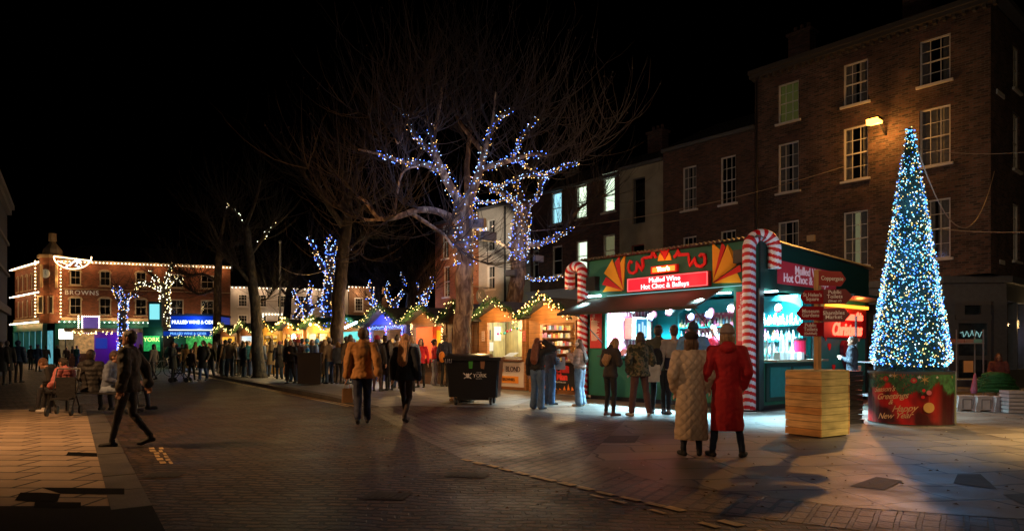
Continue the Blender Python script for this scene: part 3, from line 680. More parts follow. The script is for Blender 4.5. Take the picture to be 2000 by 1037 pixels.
shell(tan_, WT, 7, 8.9, tanbrick); pitched(tan_, WT, 7, 8.9, 2.0, slate)
bulbs("bulb_string", whitebulb, tan_, line((0,-.35,8.7),(WT,-.35,8.7),.4), .06)
for i in range(2): lamp('POINT', (1+i*2.4,-.8,8.3), (1,.6,.3), 45, tan_, .1); lamp('POINT', (1+i*2.4,-3,4.3), (1,.6,.3), 45, tan_, .1)
bb = thing("brick_outbuilding", "dark brick gabled building far behind the lit blue trees", "building", (-13.5,84,0), 0)
g = MB(); g.box(0,13,0,8,0,6.5); g.build("wall", tanbrick, bb); g = MB(); g.add([(-.2,-.2,6.51),(13.2,-.2,6.51),(13.2,8,6.51),(-.2,8,6.51),(-.2,4,9),(13.2,4,9)],[(0,1,5,4),(2,3,4,5),(0,4,3),(1,2,5)]); g.build("roof", slate, bb)
# ================================================================ MULLED WINE KIOSK (local frame: x right, y inward)
KO = Vector((2.19, 19.58, 0)); KW = 5.24; KDp = 5.85
def loc2w(x, y, z=0, O=KO): return (O.x+.651*x+.759*y, O.y-.759*x+.651*y, z)
green = mat("kiosk_green_paint", (.010,.13,.075), .6, var=.12, vs=2)
darkgreen = mat("kiosk_dark_green", (.006,.04,.035), .45, var=.1)
teal = mat("teal_paint", (.0,.26,.30), .5); tealp = mat("teal_panel", (.01,.20,.22), .5, var=.1)
redp = mat("red_paint", (.72,.008,.008), .6); yelp = mat("yellow_paint", (1.0,.46,.01), .6)
awn = mat("canvas_awning", (.06,.05,.03), .9, var=.15, vs=2)
coolamp = glow("cool_lamp", (.55,.9,1), 14); whitetxt = glow("lit_white_letters", (1,.97,.95), 2.2)
kiosk = thing("drinks_kiosk", "large green mulled wine kiosk with red and yellow fan shapes and a lit red sign", "kiosk", KO, STREET)
g = MB()   # front: base, posts, fascia
g.box(0,KW,0,.08,.12,1.18); g.box(0,.62,0,.08,1.18,2.78); g.box(4.62,KW,0,.08,1.18,2.78); g.box(0,KW,0,.08,2.78,3.92); g.box(0,.08,.08,KDp,.12,3.92)
g.box(KW-.08,KW,.08,.25,.12,3.92); g.box(KW-.08,KW,.25,2.7,.12,1.1); g.box(KW-.08,KW,.25,2.7,2.78,3.9); g.box(.08,KW-.08,KDp-.08,KDp,.12,3.8)
g.build("wall", green, kiosk)
g = MB(); g.box(.05,KW-.05,.03,KDp-.05,0,.12); g.build("plinth", darkmetal, kiosk)
g = MB(); n = 44   # corrugated roof, falling to the back
for (r0, z0, z1) in ((-.22, 3.96, 3.72),):
    pv = None
    for k in range(n*2+1):
        x = -.15+(KW+.3)*k/(n*2); z = .03*(1 if k % 2 else -1)
        if pv: g.add([(pv[0],r0,z0+pv[1]),(x,r0,z0+z),(x,KDp+.15,z1+z),(pv[0],KDp+.15,z1+pv[1]),(pv[0],r0,z0+pv[1]-.012),(x,r0,z0+z-.012)],[(0,1,2,3),(4,5,1,0)])
        pv = (x, z)
g.build("roof", mat("corrugated_sheet", (.16,.13,.10), .5, metal=.3, var=.25), kiosk)
# side parts: fascia, posts, counter
g = MB(); g.box(KW-.06,KW+.02,.0,KDp,2.8,3.86) if False else g.add([(KW+.004,0,2.8),(KW+.004,KDp,2.8),(KW+.004,KDp,3.66),(KW+.004,0,3.9),(KW+.05,0,2.8),(KW+.05,KDp,2.8),(KW+.05,KDp,3.66),(KW+.05,0,3.9)],[(4,5,6,7),(0,4,7,3),(1,2,6,5),(0,1,5,4),(3,7,6,2)])
g.build("side_fascia", darkgreen, kiosk)
for (a_,b_,c_,d_) in ((KW-.1,KW+.06,-.06,.14),(KW-.08,KW+.04,2.7,2.85),(KW-.08,KW+.04,KDp-.12,KDp)): g = MB(); g.box(a_,b_,c_,d_,0,2.795); g.build("post", mat("black_green_post", (.008,.02,.022), .4), kiosk) 
g = MB(); g.box(KW+.004,KW+.03,.3,2.6,.2,1.08); g.build("counter_front", darkgreen, kiosk)
g = MB(); g.box(KW+.03,KW+.05,.45,1.4,.3,1.0); g.box(KW+.03,KW+.05,1.55,2.5,.3,1.0); g.build("counter_panel", tealp, kiosk)
g = MB(); g.box(KW-.3,KW+.35,.18,2.72,1.12,1.17); g.build("counter_top", mat("counter_wood", (.25,.17,.1), .35, var=.2), kiosk)
g = MB(); g.box(.6,4.65,-.32,.3,1.2,1.25); g.build("counter_top", mat("dark_counter", (.05,.06,.06), .3), kiosk)
# interior
g = MB(); g.box(.1,KW-.1,2.7,2.76,.12,2.8); g.build("back_wall", teal, kiosk)
g = MB(); g.box(.1,KW-.1,.1,2.7,.12,.2); g.build("floorboards", darkmetal, kiosk)
g = MB(); g.box(.1,KW-.1,.1,2.7,2.9,2.95); g.build("ceiling_panel", teal, kiosk)
# wallpaper with scallop arches on the left inside wall
def scallop(name):
    m = bpy.data.materials.new(name); m.use_nodes = True; t = m.node_tree; b = t.nodes["Principled BSDF"]; L = t.links.new; m.cycles.emission_sampling = 'NONE'
    tc = nd(t, "ShaderNodeTexCoord"); sp = nd(t, "ShaderNodeSeparateXYZ"); L(tc.outputs["Object"], sp.inputs[0])
    def mth(op, a, b2=None, c=None):
        n = nd(t, "ShaderNodeMath", operation=op)
        for i, q in enumerate((a, b2, c)):
            if q is None: continue
            if isinstance(q, (int, float)): n.inputs[i].default_value = q
            else: L(q, n.inputs[i])
        return n.outputs[0]
    v = mth('DIVIDE', sp.outputs[2], .30); row = mth('FLOOR', v); fv = mth('FRACT', v)
    u = mth('ADD', mth('DIVIDE', mth('ADD', sp.outputs[0], sp.outputs[1]), .30), mth('MULTIPLY', row, .5)); fu = mth('ABSOLUTE', mth('SUBTRACT', mth('FRACT', u), .5))
    yy = mth('MAXIMUM', mth('SUBTRACT', fv, .45), 0); d = mth('SQRT', mth('ADD', mth('MULTIPLY', fu, fu), mth('MULTIPLY', yy, yy)))
    sn = mth('MULTIPLY', d, 2.1)
    cr = nd(t, "ShaderNodeValToRGB"); L(sn, cr.inputs[0]); e = cr.color_ramp.elements
    e[0].position = .22; e[0].color = (.16,.02,.05,1); e[1].position = .34; e[1].color = (.85,.55,.58,1)
    for p, c in ((.62,(.8,.42,.48,1)), (.78,(.50,.08,.14,1)), (1,(.42,.06,.12,1))):
        q = e.new(p); q.color = c
    L(cr.outputs[0], b.inputs["Base Color"]); b.inputs["Roughness"].default_value = .6; return m
swp = scallop("scallop_wallpaper"); g = MB(); g.box(.12,.16,.12,2.69,1.2,2.8); g.build("wallpaper", swp, kiosk); g = MB(); g.box(1.4,3.26,2.66,2.695,1.7,2.45); g.build("wallpaper", swp, kiosk)
g = MB(); g.box(.35,1.2,2.62,2.69,.3,2.5); dd = g.build("door", tealp, kiosk)
g = MB(); g.box(.45,1.1,2.6,2.619,1.5,2.4); g.box(.45,1.1,2.6,2.619,.5,1.35); g.build("door_panel", teal, dd)
g = MB(); 
for x0, x1 in ((1.35,3.3),(3.4,5.1)):
    for z in (1.25,1.62,2.02): g.box(x0,x1,2.35,2.69,z,z+.03)
    g.box(x0,x0+.04,2.36,2.69,1.1,2.75); g.box(x1-.04,x1,2.36,2.69,1.1,2.75)
g.build("shelf", teal, kiosk)
for x0, x1 in ((1.35,3.3),(3.4,5.1)):      # arched heads over shelves
    g = MB(); n = 10; xc = (x0+x1)/2; r = (x1-x0)/2
    for k in range(n):
        a, b = pi*k/n, pi*(k+1)/n
        g.add([(xc+r*cos(a),2.36,2.35+.33*sin(a)),(xc+r*cos(b),2.36,2.35+.33*sin(b)),(xc+r*cos(b),2.36,2.8),(xc+r*cos(a),2.36,2.8)],[(0,1,2,3)])
    g.build("arch", tealp, kiosk)
# menu boards
def menu(x0, x1, z0, z1, label, nl, big):
    t = thing("menu_board", label, "menu board", loc2w((x0+x1)/2, -.03), STREET, "red menu boards on the green kiosk")
    w = (x1-x0)/2; g = MB(); g.box(-w,w,0,.025,z0,z1); g.build("board", mat("menu_red", (.62,.03,.035), .5), t)
    lt = mat("menu_lettering", (.85,.7,.65), .5); zz = z1-.42
    text(big, .16, lt, t, (-w*.35,-.006,z1-.24), tilt=radians(-90) if True else 0)
    g = MB()
    for i in range(nl):
        l = w*R.uniform(.9,1.5); g.box(-w*.8,-w*.8+l,-.004,-.001,zz,zz+.018); zz -= (z1-z0-.6)/nl
    g.build("menu_line", lt, t)
menu(.08,.5,1.45,2.62, "red drinks menu board on the left front post of the green kiosk", 20, "Menu")
menu(4.7,5.1,1.4,2.74, "red drinks menu board beside the large right candy cane", 24, "Menu")
# awning with ribs
g = MB(); a0, a1 = -.12, 4.35
g.add([(a0,-.02,2.86),(a1,-.02,2.86),(a1,-1.15,2.40),(a0,-1.15,2.40),(a0,-.02,2.84),(a1,-.02,2.84),(a1,-1.15,2.38),(a0,-1.15,2.38),(a1+.1,-1.15,2.33),(a0,-1.15,2.33)],
      [(3,2,1,0),(4,5,6,7),(3,7,6,2),(0,4,7,3),(1,2,6,5),(7,9,8,6)])
aw = g.build("awning", awn, kiosk)
g = MB()
for x in (1.1, 2.25, 3.4, 4.33): g.bar((x,-.03,2.835),(x,-1.13,2.37), .03)
for x in (.55, 4.25): g.bar((x,-1.1,2.37),(x,.02,1.55), .02)
g.build("rib", darkmetal, aw)
# red box sign with lit letters, small lit sign above
g = MB(); g.box(1.5,4.02,-.12,-.005,2.93,3.30); sg = g.build("sign_case", mat("sign_case_red", (.35,.005,.01), .4), kiosk)
g = MB(); g.box(1.55,3.97,-.13,-.122,2.97,3.26); g.build("sign_face", mat("lit_red_face", (.5,.01,.02), .4, emit=(1,.012,.03), es=.95), sg)
g = MB()
for (a,b,c,d) in ((1.53,3.99,3.265,3.28),(1.53,3.99,2.95,2.965),(1.53,1.545,2.965,3.265),(3.975,3.99,2.965,3.265)): g.box(a,b,-.14,-.125,c,d)
g.build("neon_edge", glow("pink_edge", (1,.12,.12), 2.2), sg)
text("Mulled Wine", .178, whitetxt, sg, (2.73,-.14,3.19), off=.0, sx=1.05); text("Hot Choc & Baileys", .178, whitetxt, sg, (2.73,-.14,3.035), off=.0, sx=1.05)
lamp('POINT', (2.2,-.45,3.12), (1,.08,.06), 9, kiosk, .15, name="sign_glow"); lamp('POINT', (3.4,-.45,3.12), (1,.08,.06), 9, kiosk, .15, name="sign_glow")
g = MB(); g.box(2.28,3.08,-.1,-.005,3.36,3.55); s2 = g.build("small_sign_case", redp, kiosk)
g = MB(); g.box(2.33,3.03,-.108,-.101,3.39,3.52); g.build("sign_face", glow("orange_face", (1,.30,.03), 1.6), s2)
text("Thor's", .15, glow("hot_letters", (1,.85,.4), 6), s2, (2.68,-.115,3.455), off=.006)
lamp('POINT', (2.68,-.35,3.5), (1,.4,.1), 4, kiosk, .1, name="sign_glow")
# fascia ornaments: x from photo columns at the fascia plane
def kx(px): r = (px-CX)/FPX; return (r*KO.y-KO.x)/(.651+.759*r)
def kz(py, x): return EYE+(HZ-py)/FPX*(KO.y-.759*x)
def kpt(px, py): x = kx(px); return (x, kz(py, x))
def plate(name, pxs, m, h=.02, y=-.004):
    pts = [kpt(*p) for p in pxs]; g = MB(); g.prism(pts, h, lambda a, b, w: (a, y-w, b)); return g.build(name, m, kiosk)
plate("fan_blade", [(1178,570),(1218,568),(1186,558)], yelp); plate("fan_blade", [(1177,556),(1218,567),(1185,541)], redp, .024)
plate("fan_blade", [(1181,534),(1219,567),(1197,507)], yelp, .028); plate("fan_blade", [(1202,513),(1219,567),(1211,501)], redp, .032); plate("fan_blade", [(1213,514),(1219,567),(1222,497)], yelp, .036)
plate("fan_blade", [(1392,474),(1393,552),(1411,492)], yelp); plate("fan_blade", [(1411,474),(1393,552),(1418,483)], redp, .024)
plate("fan_blade", [(1422,478),(1393,552),(1440,500),(1438,520)], yelp, .028); plate("fan_blade", [(1394,552),(1447,517),(1449,530)], redp, .032); plate("fan_blade", [(1394,553),(1440,532),(1449,552)], yelp, .02)
def ribbon(pxs, w, m, name="scroll"):
    pts = [Vector((*kpt(*p), 0)) for p in pxs]; g = MB(); L, Rr = [], []
    for i, p in enumerate(pts):
        d = (pts[min(i+1,len(pts)-1)]-pts[max(i-1,0)]).normalized(); n = Vector((-d.y,d.x,0))*w/2; L.append(p+n); Rr.append(p-n)
    for i in range(len(pts)-1):
        q = [(L[i].x,L[i].y),(L[i+1].x,L[i+1].y),(Rr[i+1].x,Rr[i+1].y),(Rr[i].x,Rr[i].y)]
        g.prism(q, .03+.0015*i, lambda a, b, w_: (a, -.004-w_, b))
    return g.build(name, m, kiosk)
ribbon([(1236,513),(1232,510),(1229,516),(1228,524),(1231,532),(1238,534),(1244,529),(1245,521),(1244,512),(1256,528),(1257,520),(1256,506),(1260,504),(1274,502),(1276,494),(1276,491),(1283,503)], .075, redp)
ribbon([(1317,503),(1322,498),(1326,488),(1328,494),(1326,498),(1346,497),(1347,507),(1348,519),(1360,504),(1359,513),(1363,519),(1371,521),(1378,515),(1379,506),(1377,498),(1371,497),(1368,502)], .08, redp)
plate("crest", [(1286,510),(1288,500),(1291,494),(1300,509)], yelp, .03); plate("crest", [(1300,509),(1308,493),(1311,499),(1313,508)], yelp, .03)
plate("crest", [(1290,488),(1299,484),(1309,486),(1300,508)], redp, .036)
# black speaker box on the left post, strip lamps
g = MB(); g.box(.08,.42,-.2,-.01,3.05,3.45); g.build("speaker_box", black_pl, kiosk); g = MB(); g.box(4.72,4.98,-.2,-.045,3.4,3.7); g.build("speaker_box", black_pl, kiosk)
def striplamp(a, b, r, m_, name="strip_lamp"):
    g = MB(); g.tube([a, b], r, 8); f = g.build(name, m_, kiosk)
striplamp((.15,-.18,2.9),(.62,-.18,2.9), .028, coolamp); striplamp((.7,-.02,2.89),(4.9,-.02,2.89), .006, glow("dim_strip", (.4,.8,.9), 1.0))
for x, y, z in ((3.75,-.35,2.62),(4.2,-.2,2.72),(4.45,-.1,2.72),(KW+.12,.35,2.72),(KW+.1,1.3,2.66)):
    g = MB(); g.box(x-.14,x+.14,y-.05,y+.05,z,z+.03); g.build("flood_lamp", coolamp, kiosk)
CC = (.45,.85,1)
lamp('AREA', (2.5,1.0,2.86), CC, 2300, kiosk, size=(4,.5), spot=130, name="kiosk_light"); 
lamp('AREA', (4.7,1.6,2.86), CC, 1000, kiosk, size=(.5,1.6), spot=130, name="kiosk_light")
lamp('SPOT', (.3,-.5,2.75), CC, 430, kiosk, .08, spot=120, blend=1., name="kiosk_light"); lamp('SPOT', (4.2,-.75,2.6), CC, 520, kiosk, .08, spot=120, blend=1., name="kiosk_light"); lamp('SPOT', (KW+.5,.7,2.6), CC, 560, kiosk, .08, spot=120, blend=1., name="kiosk_light")
lamp('POINT', (2.9,-.95,1.95), (1,.42,.2), 60, kiosk, .1, name="kiosk_light")  # added warm lamp in mid-air, tints the awning underside
# side sign and rear side panel
g = MB(); g.add([(KW+.055,.75,2.95),(KW+.055,3.75,2.95),(KW+.055,3.75,3.42),(KW+.055,.75,3.50),(KW+.075,.75,2.95),(KW+.075,3.75,2.95),(KW+.075,3.75,3.42),(KW+.075,.75,3.50)],[(4,5,6,7),(0,4,7,3),(1,2,6,5),(0,1,5,4),(3,7,6,2)])
s3 = g.build("side_sign", mat("side_sign_red", (.42,.03,.05), .5, emit=(1,.05,.1), es=.05), kiosk)
pw = mat("side_letters", (.8,.62,.7), .5, emit=(1,.8,.9), es=.12)
text("Mulled Wine", .29, pw, s3, (KW+.08,2.3,3.31), pi/2, off=.004); text("Hot Choc & Baileys", .29, pw, s3, (KW+.08,2.15,3.10), pi/2, off=.004)
g = MB(); g.box(KW-.04,KW,2.85,KDp,.12,2.8); g.build("side_panel", tealp, kiosk)
g = MB(); g.box(KW,KW+.9,2.9,KDp,2.72,2.78); g.build("side_canopy", darkgreen, kiosk)
# neon on the rear side panel
neon = glow("red_neon", (1,.06,.03), 7); neon2 = glow("orange_neon", (1,.25,.02), 4)
ns = thing("neon_sign", "glowing red neon Christmas sign on the right side of the green kiosk", "neon sign", loc2w(KW+.03, 4.35, 0), STREET)
g = MB(); g.box(0,.03,-1.25,1.3,1.72,2.5); g.build("backing", mat("neon_backing", (.25,.01,.015), .5), ns)
g = MB(); g.box(.03,.1,-1.2,1.3,2.52,2.6); g.build("lamp_bar", neon2, ns)
text("I love them this", .31, neon, ns, (.05,.1,2.3), pi/2, fill=False, bevel=.014, ext=0, sx=.95); text("Christmas", .46, neon, ns, (.05,.05,1.93), pi/2, fill=False, bevel=.016, ext=0, shear=.3, sx=.95)
lamp('POINT', (.5,0,2.1), (1,.07,.04), 30, ns, .2, name="neon_glow"); lamp('POINT', (.4,0,2.6), (1,.35,.06), 10, ns, .1, name="neon_glow")
g = MB(); hp = [(0,-.55),(.2,-.3),(.36,-.02),(.36,.18),(.24,.3),(.1,.28),(0,.16),(-.1,.28),(-.24,.3),(-.36,.18),(-.36,-.02),(-.2,-.3)]
g.prism(hp, .1, lambda a, b, w: (w, a, 1.2+b)); g.v = [(x*1., y*1.0, z) for x, y, z in g.v]
ht = tag(g.build("heart_decoration", mat("dark_red_glitter", (.18,.02,.035), .3, metal=.4, bump=.6, bs=60), loc=loc2w(KW+.02, 4.45, .15), rz=STREET), "large dark red glittery heart under the neon sign", "decoration")
for i, (y, z, m_) in enumerate(((3.5,1.5,redp),(3.75,.95,redp),(5.3,1.75,white_paint),(5.35,.9,white_paint),(3.3,1.75,redp))):
    g = MB(); g.prism([(a*.22, b*.22) for a, b in hp], .02, lambda a, b, w: (w, a, b)); g.build("heart_motif", m_, kiosk, loc=(KW+.002, y, z))
# ---- stock and equipment
rr = random.Random(12)
bottle = MB(); bottle.loft([(0,0,0,.035,.035),(0,0,.17,.036,.036),(0,0,.21,.014,.014),(0,0,.29,.013,.013)], 8)
bmesh_ = bottle.mesh("bottle")
bc = [(.8,.82,.8),(.1,.25,.12),(.4,.15,.05),(.65,.1,.12),(.7,.65,.5),(.15,.35,.5),(.75,.72,.75),(.5,.1,.25)]
bms = []
for i, c in enumerate(bc):
    me = bmesh_.copy(); me.materials.append(mat("bottle_%d" % i, c, .15)); me.polygons.foreach_set("use_smooth", [True]*len(me.polygons)); bms.append(me)
sid = {1.25: "lowest", 1.62: "middle", 2.02: "top"}
for x0, x1, nm in ((1.42,3.25,"left"),(3.47,5.05,"right")):
    for z in (1.28,1.65,2.05):
        x = x0; 
        while x < x1:
            o = bpy.data.objects.new("bottle", rr.choice(bms)); COL.objects.link(o); o.location = loc2w(x, 2.45+rr.uniform(-.04,.12), z); s = rr.uniform(.75,1.1); o.scale = (s*1.1,s*1.1,s)
            tag(o, "one of the bottles lined up on the teal shelves inside the green kiosk", "bottle", "bottles on the kiosk shelves"); x += rr.uniform(.075,.11)
for x0, x1 in ((1.42,3.25),(3.47,5.05)):
    for z in (1.28,1.65,2.05):
        g = MB(); x = x0
        while x < x1:
            g.cur = rr.randrange(4); w = rr.uniform(.04,.09); q = rr.uniform(.05,.14)
            if rr.random() < .5: g.ell((x,2.385,z+q/2),w/2,w/2,q/2,8,6)
            else: g.box(x-w/2,x+w/2,2.36,2.42,z+.001,z+q)
            x += w+rr.uniform(.01,.05)
        g.build("shelf_goods", [mat("goods_white",(.85,.85,.85),.4), mat("goods_pink",(.8,.2,.3),.4), mat("goods_gold",(.7,.5,.2),.4), mat("goods_green",(.1,.4,.2),.4)], kiosk)
for k in range(14):
    x = .6+k*.32; g = MB(); g.ell((x,1.2+.6*(k % 2),2.55-.12*(k % 3)),.09,.09,.11,10,8); g.build("paper_lantern", [mat("goods_white",(.85,.85,.85),.4), mat("goods_pink",(.8,.2,.3),.4), mat("lantern_lilac",(.5,.35,.7),.5)][k % 3], kiosk, smooth=True)
# retro television
tv = thing("television", "retro television set in a cream and wood case hung on the pink scallop wallpaper", "television", loc2w(.2, 1.75, 1.72), STREET)
g = MB(); g.box(0,.3,-.42,.34,0,.62); g.build("case", woodmat("tv_wood", (.22,.05,.03), .4), tv)
g = MB(); g.box(.3,.36,-.44,.36,-.02,.64); g.build("bezel", mat("cream_plastic", (.6,.55,.42), .4), tv)
g = MB(); g.prism([(-.34,.06),(-.3,.03),(.1,.03),(.14,.06),(.14,.55),(.1,.58),(-.3,.58),(-.34,.55)], .02, lambda a, b, w: (.361+w, a, b)); sc_ = g.build("screen", mat("blue_tv_screen", (0,0,0), .2, emit=(.05,.35,.7), es=.9), tv)
g = MB(); 
for a, b, c, d in ((-.26,-.17,.1,.44),(-.1,-.02,.08,.5),(.0,.08,.08,.4)): g.box(.383,.386,a,b,c,d)
g.build("screen_picture", glow("pale_blue_figures", (.5,.8,1), 1.1), sc_)
# cups and urn at the side counter
cupm = mat("paper_cup", (.7,.72,.78), .5)
for i in range(15):
    y = .45+(i % 8)*.2+rr.uniform(-.03,.03); x = KW-.25+.22*(i//8); n_ = rr.randint(6,14)
    g = MB()
    for k in range(n_): g.loft([(0,0,k*.035,.034,.034),(0,0,k*.035+.03,.042,.042)], 8)
    if i in (5, 13): continue
    tag(g.build("cup_stack", cupm, loc=loc2w(x, y, 1.172)), "tall stack of white paper cups on the side counter of the kiosk", "cups", "cup stacks on the side counter")
ur = thing("drinks_urn", "red and black drinks urn among the cup stacks on the side counter", "drinks urn", loc2w(KW+.12, 1.72, 1.172), STREET)
g = MB(); g.loft([(0,0,0,.14,.14),(0,0,.12,.14,.14)], 14); g.build("base", black_pl, ur); g = MB(); g.loft([(0,0,.12,.13,.13),(0,0,.46,.13,.13)], 14); g.build("body", mat("urn_red", (.6,.01,.05), .3), ur)
g = MB(); g.loft([(0,0,.46,.145,.145),(0,0,.52,.145,.145)], 14); g.build("lid", black_pl, ur)
g = MB(); g.tube([(.13,0,.09),(.2,0,.09),(.2,0,.05)], .018, 6); g.build("tap", black_pl, ur)
for i in range(4):
    y = .55+i*.33; g = MB(); g.box(-.07,.07,-.08,.08,0,.17); g.prism([(-.05,.04),(.05,.04),(.05,.1),(-.05,.1)], .002, lambda a, b, w: (.0702+w, a, b))
    tag(g.build("napkin_box", mat("white_card", (.75,.78,.8), .6), loc=loc2w(KW+.2, y, 1.172), rz=STREET), "white card napkin box at the front of the side counter", "box", "napkin boxes on the side counter")
for i in range(6):
    x = .95+i*.42; g = MB(); g.box(-.1,.1,-.07,.07,0,.02); g.add([(-.1,-.03,.02),(.1,-.03,.02),(.1,.05,.17),(-.1,.05,.17)],[(0,1,2,3)])
    tag(g.build("flyer_holder", mat("pink_white_card", (.7,.35,.45), .5) if i % 2 else mat("white_card", (.75,.78,.8), .6), loc=loc2w(x, -.12, 1.251), rz=STREET), "card flyer holder standing on the front counter of the kiosk", "flyer holder", "flyer holders on the front counter")
# steel racking beside the side wall
rk = thing("steel_rack", "open steel shelving frame standing in front of the teal side panel", "rack", loc2w(KW+.75, 3.35), STREET)
for x, y in ((0,0),(.45,0),(0,2.2),(.45,2.2)):
    g = MB(); g.box(x-.02,x+.02,y-.025,y+.025,0,2.25)
    g.build("upright", mat("galvanised", (.3,.33,.42), .4, metal=.6), rk)
for z in (.25,1.05,1.1): g = MB(); g.box(-.02,.47,-.02,2.22,z,z+.025); 
for z in (.25,1.08):
    g = MB(); g.box(-.02,.47,-.02,2.22,z,z+.03); g.build("shelf", steel, rk)
# ---- candy canes
def cane(name, label, pos, H, r, hook, hw, group, rz):
    t = thing(name, label, "candy cane", pos, rz, group)
    path = [Vector((0,0,z)) for z in [i*.1 for i in range(int((H-hw/2)/.1)+1)]]; z0 = path[-1].z; rad = hw/2-0
    for k in range(1, 25): a = pi*k/24; path.append(Vector((hook*(rad-rad*cos(a)),0,z0+rad*sin(a))))
    for k in range(1, 5): path.append(Vector((hook*2*rad,0,z0-k*.11)))
    # swept tube with diagonal stripes in real bands
    n = 36; vs = []; s = 0; fs = []; rings = []
    dense = []
    for i in range(len(path)-1):
        for q in range(6): dense.append(path[i].lerp(path[i+1], q/6))
    dense.append(path[-1]); g = MB(); pl = 0; L = [0]
    for i in range(1, len(dense)): L.append(L[-1]+(dense[i]-dense[i-1]).length)
    for i, p in enumerate(dense):
        d = (dense[min(i+1,len(dense)-1)]-dense[max(i-1,0)]).normalized(); x = Vector((0,1,0)); y = d.cross(x).normalized()
        for k in range(n): a = 2*pi*k/n; g.v.append(tuple(p+(x*cos(a)+y*sin(a))*r))
    for i in range(len(dense)-1):
        for k in range(n):
            a = i*n+k; b = i*n+(k+1)%n; g.f.append((a, a+n, b+n, b))
            ph = (L[i]/.165+.35*cos(2*pi*k/n+.9)) % 1.; g.m.append(1 if ph < .5 else 0)
    g.f.append(tuple(range(n))); g.m.append(0); g.f.append(tuple(range((len(dense)-1)*n, len(dense)*n))[::-1]); g.m.append(0)
    body = g.build("striped_tube", [mat("cane_white", (.92,.9,.93), .5), mat("cane_red", (.62,.004,.008), .5)], t, smooth=True)
    g = MB(); g.tube([(0,0,0),(0,0,.04)], r*1.35, 16); g.build("base", darkmetal, t); return t
q = G_(1463, 803); cane("candy_cane", "tall red and white candy cane at the right corner of the green kiosk, hooking right", (q.x,q.y,0), 4.02, .148, 1, .62, "giant candy canes at the kiosk corners", radians(8))
q = G_(1138, 778); cane("candy_cane", "red and white candy cane at the left corner of the green kiosk, hooking left", (q.x,q.y,0), 3.83, .15, -1, .42, "giant candy canes at the kiosk corners", radians(-35))

# ================================================================ CHRISTMAS TREE AND ITS DRUM
TC = Vector((7.66, 13.2, 0))
def redmix():
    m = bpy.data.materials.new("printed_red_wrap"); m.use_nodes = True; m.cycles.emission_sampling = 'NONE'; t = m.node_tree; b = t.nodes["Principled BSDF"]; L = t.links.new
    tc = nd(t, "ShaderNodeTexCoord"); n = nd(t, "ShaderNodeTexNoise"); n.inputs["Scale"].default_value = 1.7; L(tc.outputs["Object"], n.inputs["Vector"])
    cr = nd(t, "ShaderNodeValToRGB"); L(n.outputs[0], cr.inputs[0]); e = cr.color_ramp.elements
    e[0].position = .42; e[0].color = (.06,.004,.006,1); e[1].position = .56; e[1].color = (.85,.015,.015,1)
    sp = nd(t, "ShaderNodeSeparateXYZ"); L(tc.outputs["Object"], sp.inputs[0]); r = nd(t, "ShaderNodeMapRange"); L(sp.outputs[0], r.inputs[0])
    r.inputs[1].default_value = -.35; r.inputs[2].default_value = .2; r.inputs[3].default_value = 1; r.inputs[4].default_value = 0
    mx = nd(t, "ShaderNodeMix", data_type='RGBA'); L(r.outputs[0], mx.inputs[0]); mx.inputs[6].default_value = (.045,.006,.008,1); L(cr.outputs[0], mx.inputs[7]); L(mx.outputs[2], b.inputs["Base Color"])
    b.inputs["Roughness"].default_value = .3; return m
xt = thing("christmas_tree", "tall slim cone tree covered in blue and yellow lights on a red printed drum", "Christmas tree", TC)
RD = .72
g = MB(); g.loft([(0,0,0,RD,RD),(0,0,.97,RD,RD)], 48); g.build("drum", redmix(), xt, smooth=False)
g = MB()
for z0, z1 in ((.0,.03),(.95,1.0)):
    g = MB(); n = 48
    for k in range(n):
        a, b = 2*pi*k/n, 2*pi*(k+1)/n; r_ = RD+.012
        g.quad((r_*cos(a),r_*sin(a),z0),(r_*cos(b),r_*sin(b),z0),(r_*cos(b),r_*sin(b),z1),(r_*cos(a),r_*sin(a),z1))
    g.build("rim", mat("drum_rim", (.05,.05,.045), .5), xt)
sd = MB(); a = radians(-28); sd.box(RD*cos(a)-.02, RD*cos(a)+.03, RD*sin(a)-.01, RD*sin(a)+.02, 0, 1.0); sd.build("seam_strip", mat("seam", (.3,.3,.22), .4), xt)
def onD(ang, z, r=RD+.006): return (r*sin(ang), -r*cos(ang), z)
AZ = atan2(TC.x, TC.y)     # front of the drum faces the camera along -AZ
def face(ang): return -0.+ang-AZ*1.0
rr = random.Random(4)
g = MB()   # garland print around the top: needle fans lying on the surface
for i in range(4200):
    a = rr.uniform(-1.5, 1.5)-AZ; lim = .70+.1*sin(a*5+1)+.07*sin(a*11); z = rr.uniform(lim, .96); l = rr.uniform(.04,.11); w = rr.uniform(-.9,.9)
    p0 = onD(a, z); p1 = onD(a+l*sin(w)*1.3, z-l*cos(w)); p2 = onD(a+.016, z, RD+.009); g.add([p0,p1,p2],[(0,1,2)])
g.build("garland_print", mat("needle_print", (.035,.13,.04), .6, var=.6, vs=12), xt)
goldp = mat("gold_print", (.5,.28,.09), .4); redb = mat("red_bauble_print", (.55,.02,.03), .3); whp = mat("silver_print", (.55,.5,.45), .4)
def starp(a, z, r, m, n=5, inner=.42, zo=.014, nm="star_print"):
    pts = []
    for k in range(2*n): q = pi*k/n; rad_ = r if k % 2 == 0 else r*inner; pts.append(onD(a+rad_*sin(q)/RD, z+rad_*cos(q), RD+zo))
    c = onD(a, z, RD+zo); g = MB(); g.add([c]+pts, [(0, 1+k, 1+(k+1) % (2*n)) for k in range(2*n)]); g.build(nm, m, xt)
def disc(a, z, r, m, zo=.012, nm="bauble_print"):
    pts = [onD(a+r*sin(2*pi*k/16)/RD, z+r*cos(2*pi*k/16), RD+zo) for k in range(16)]; g = MB(); g.add(pts, [tuple(range(16))]); g.build(nm, m, xt)
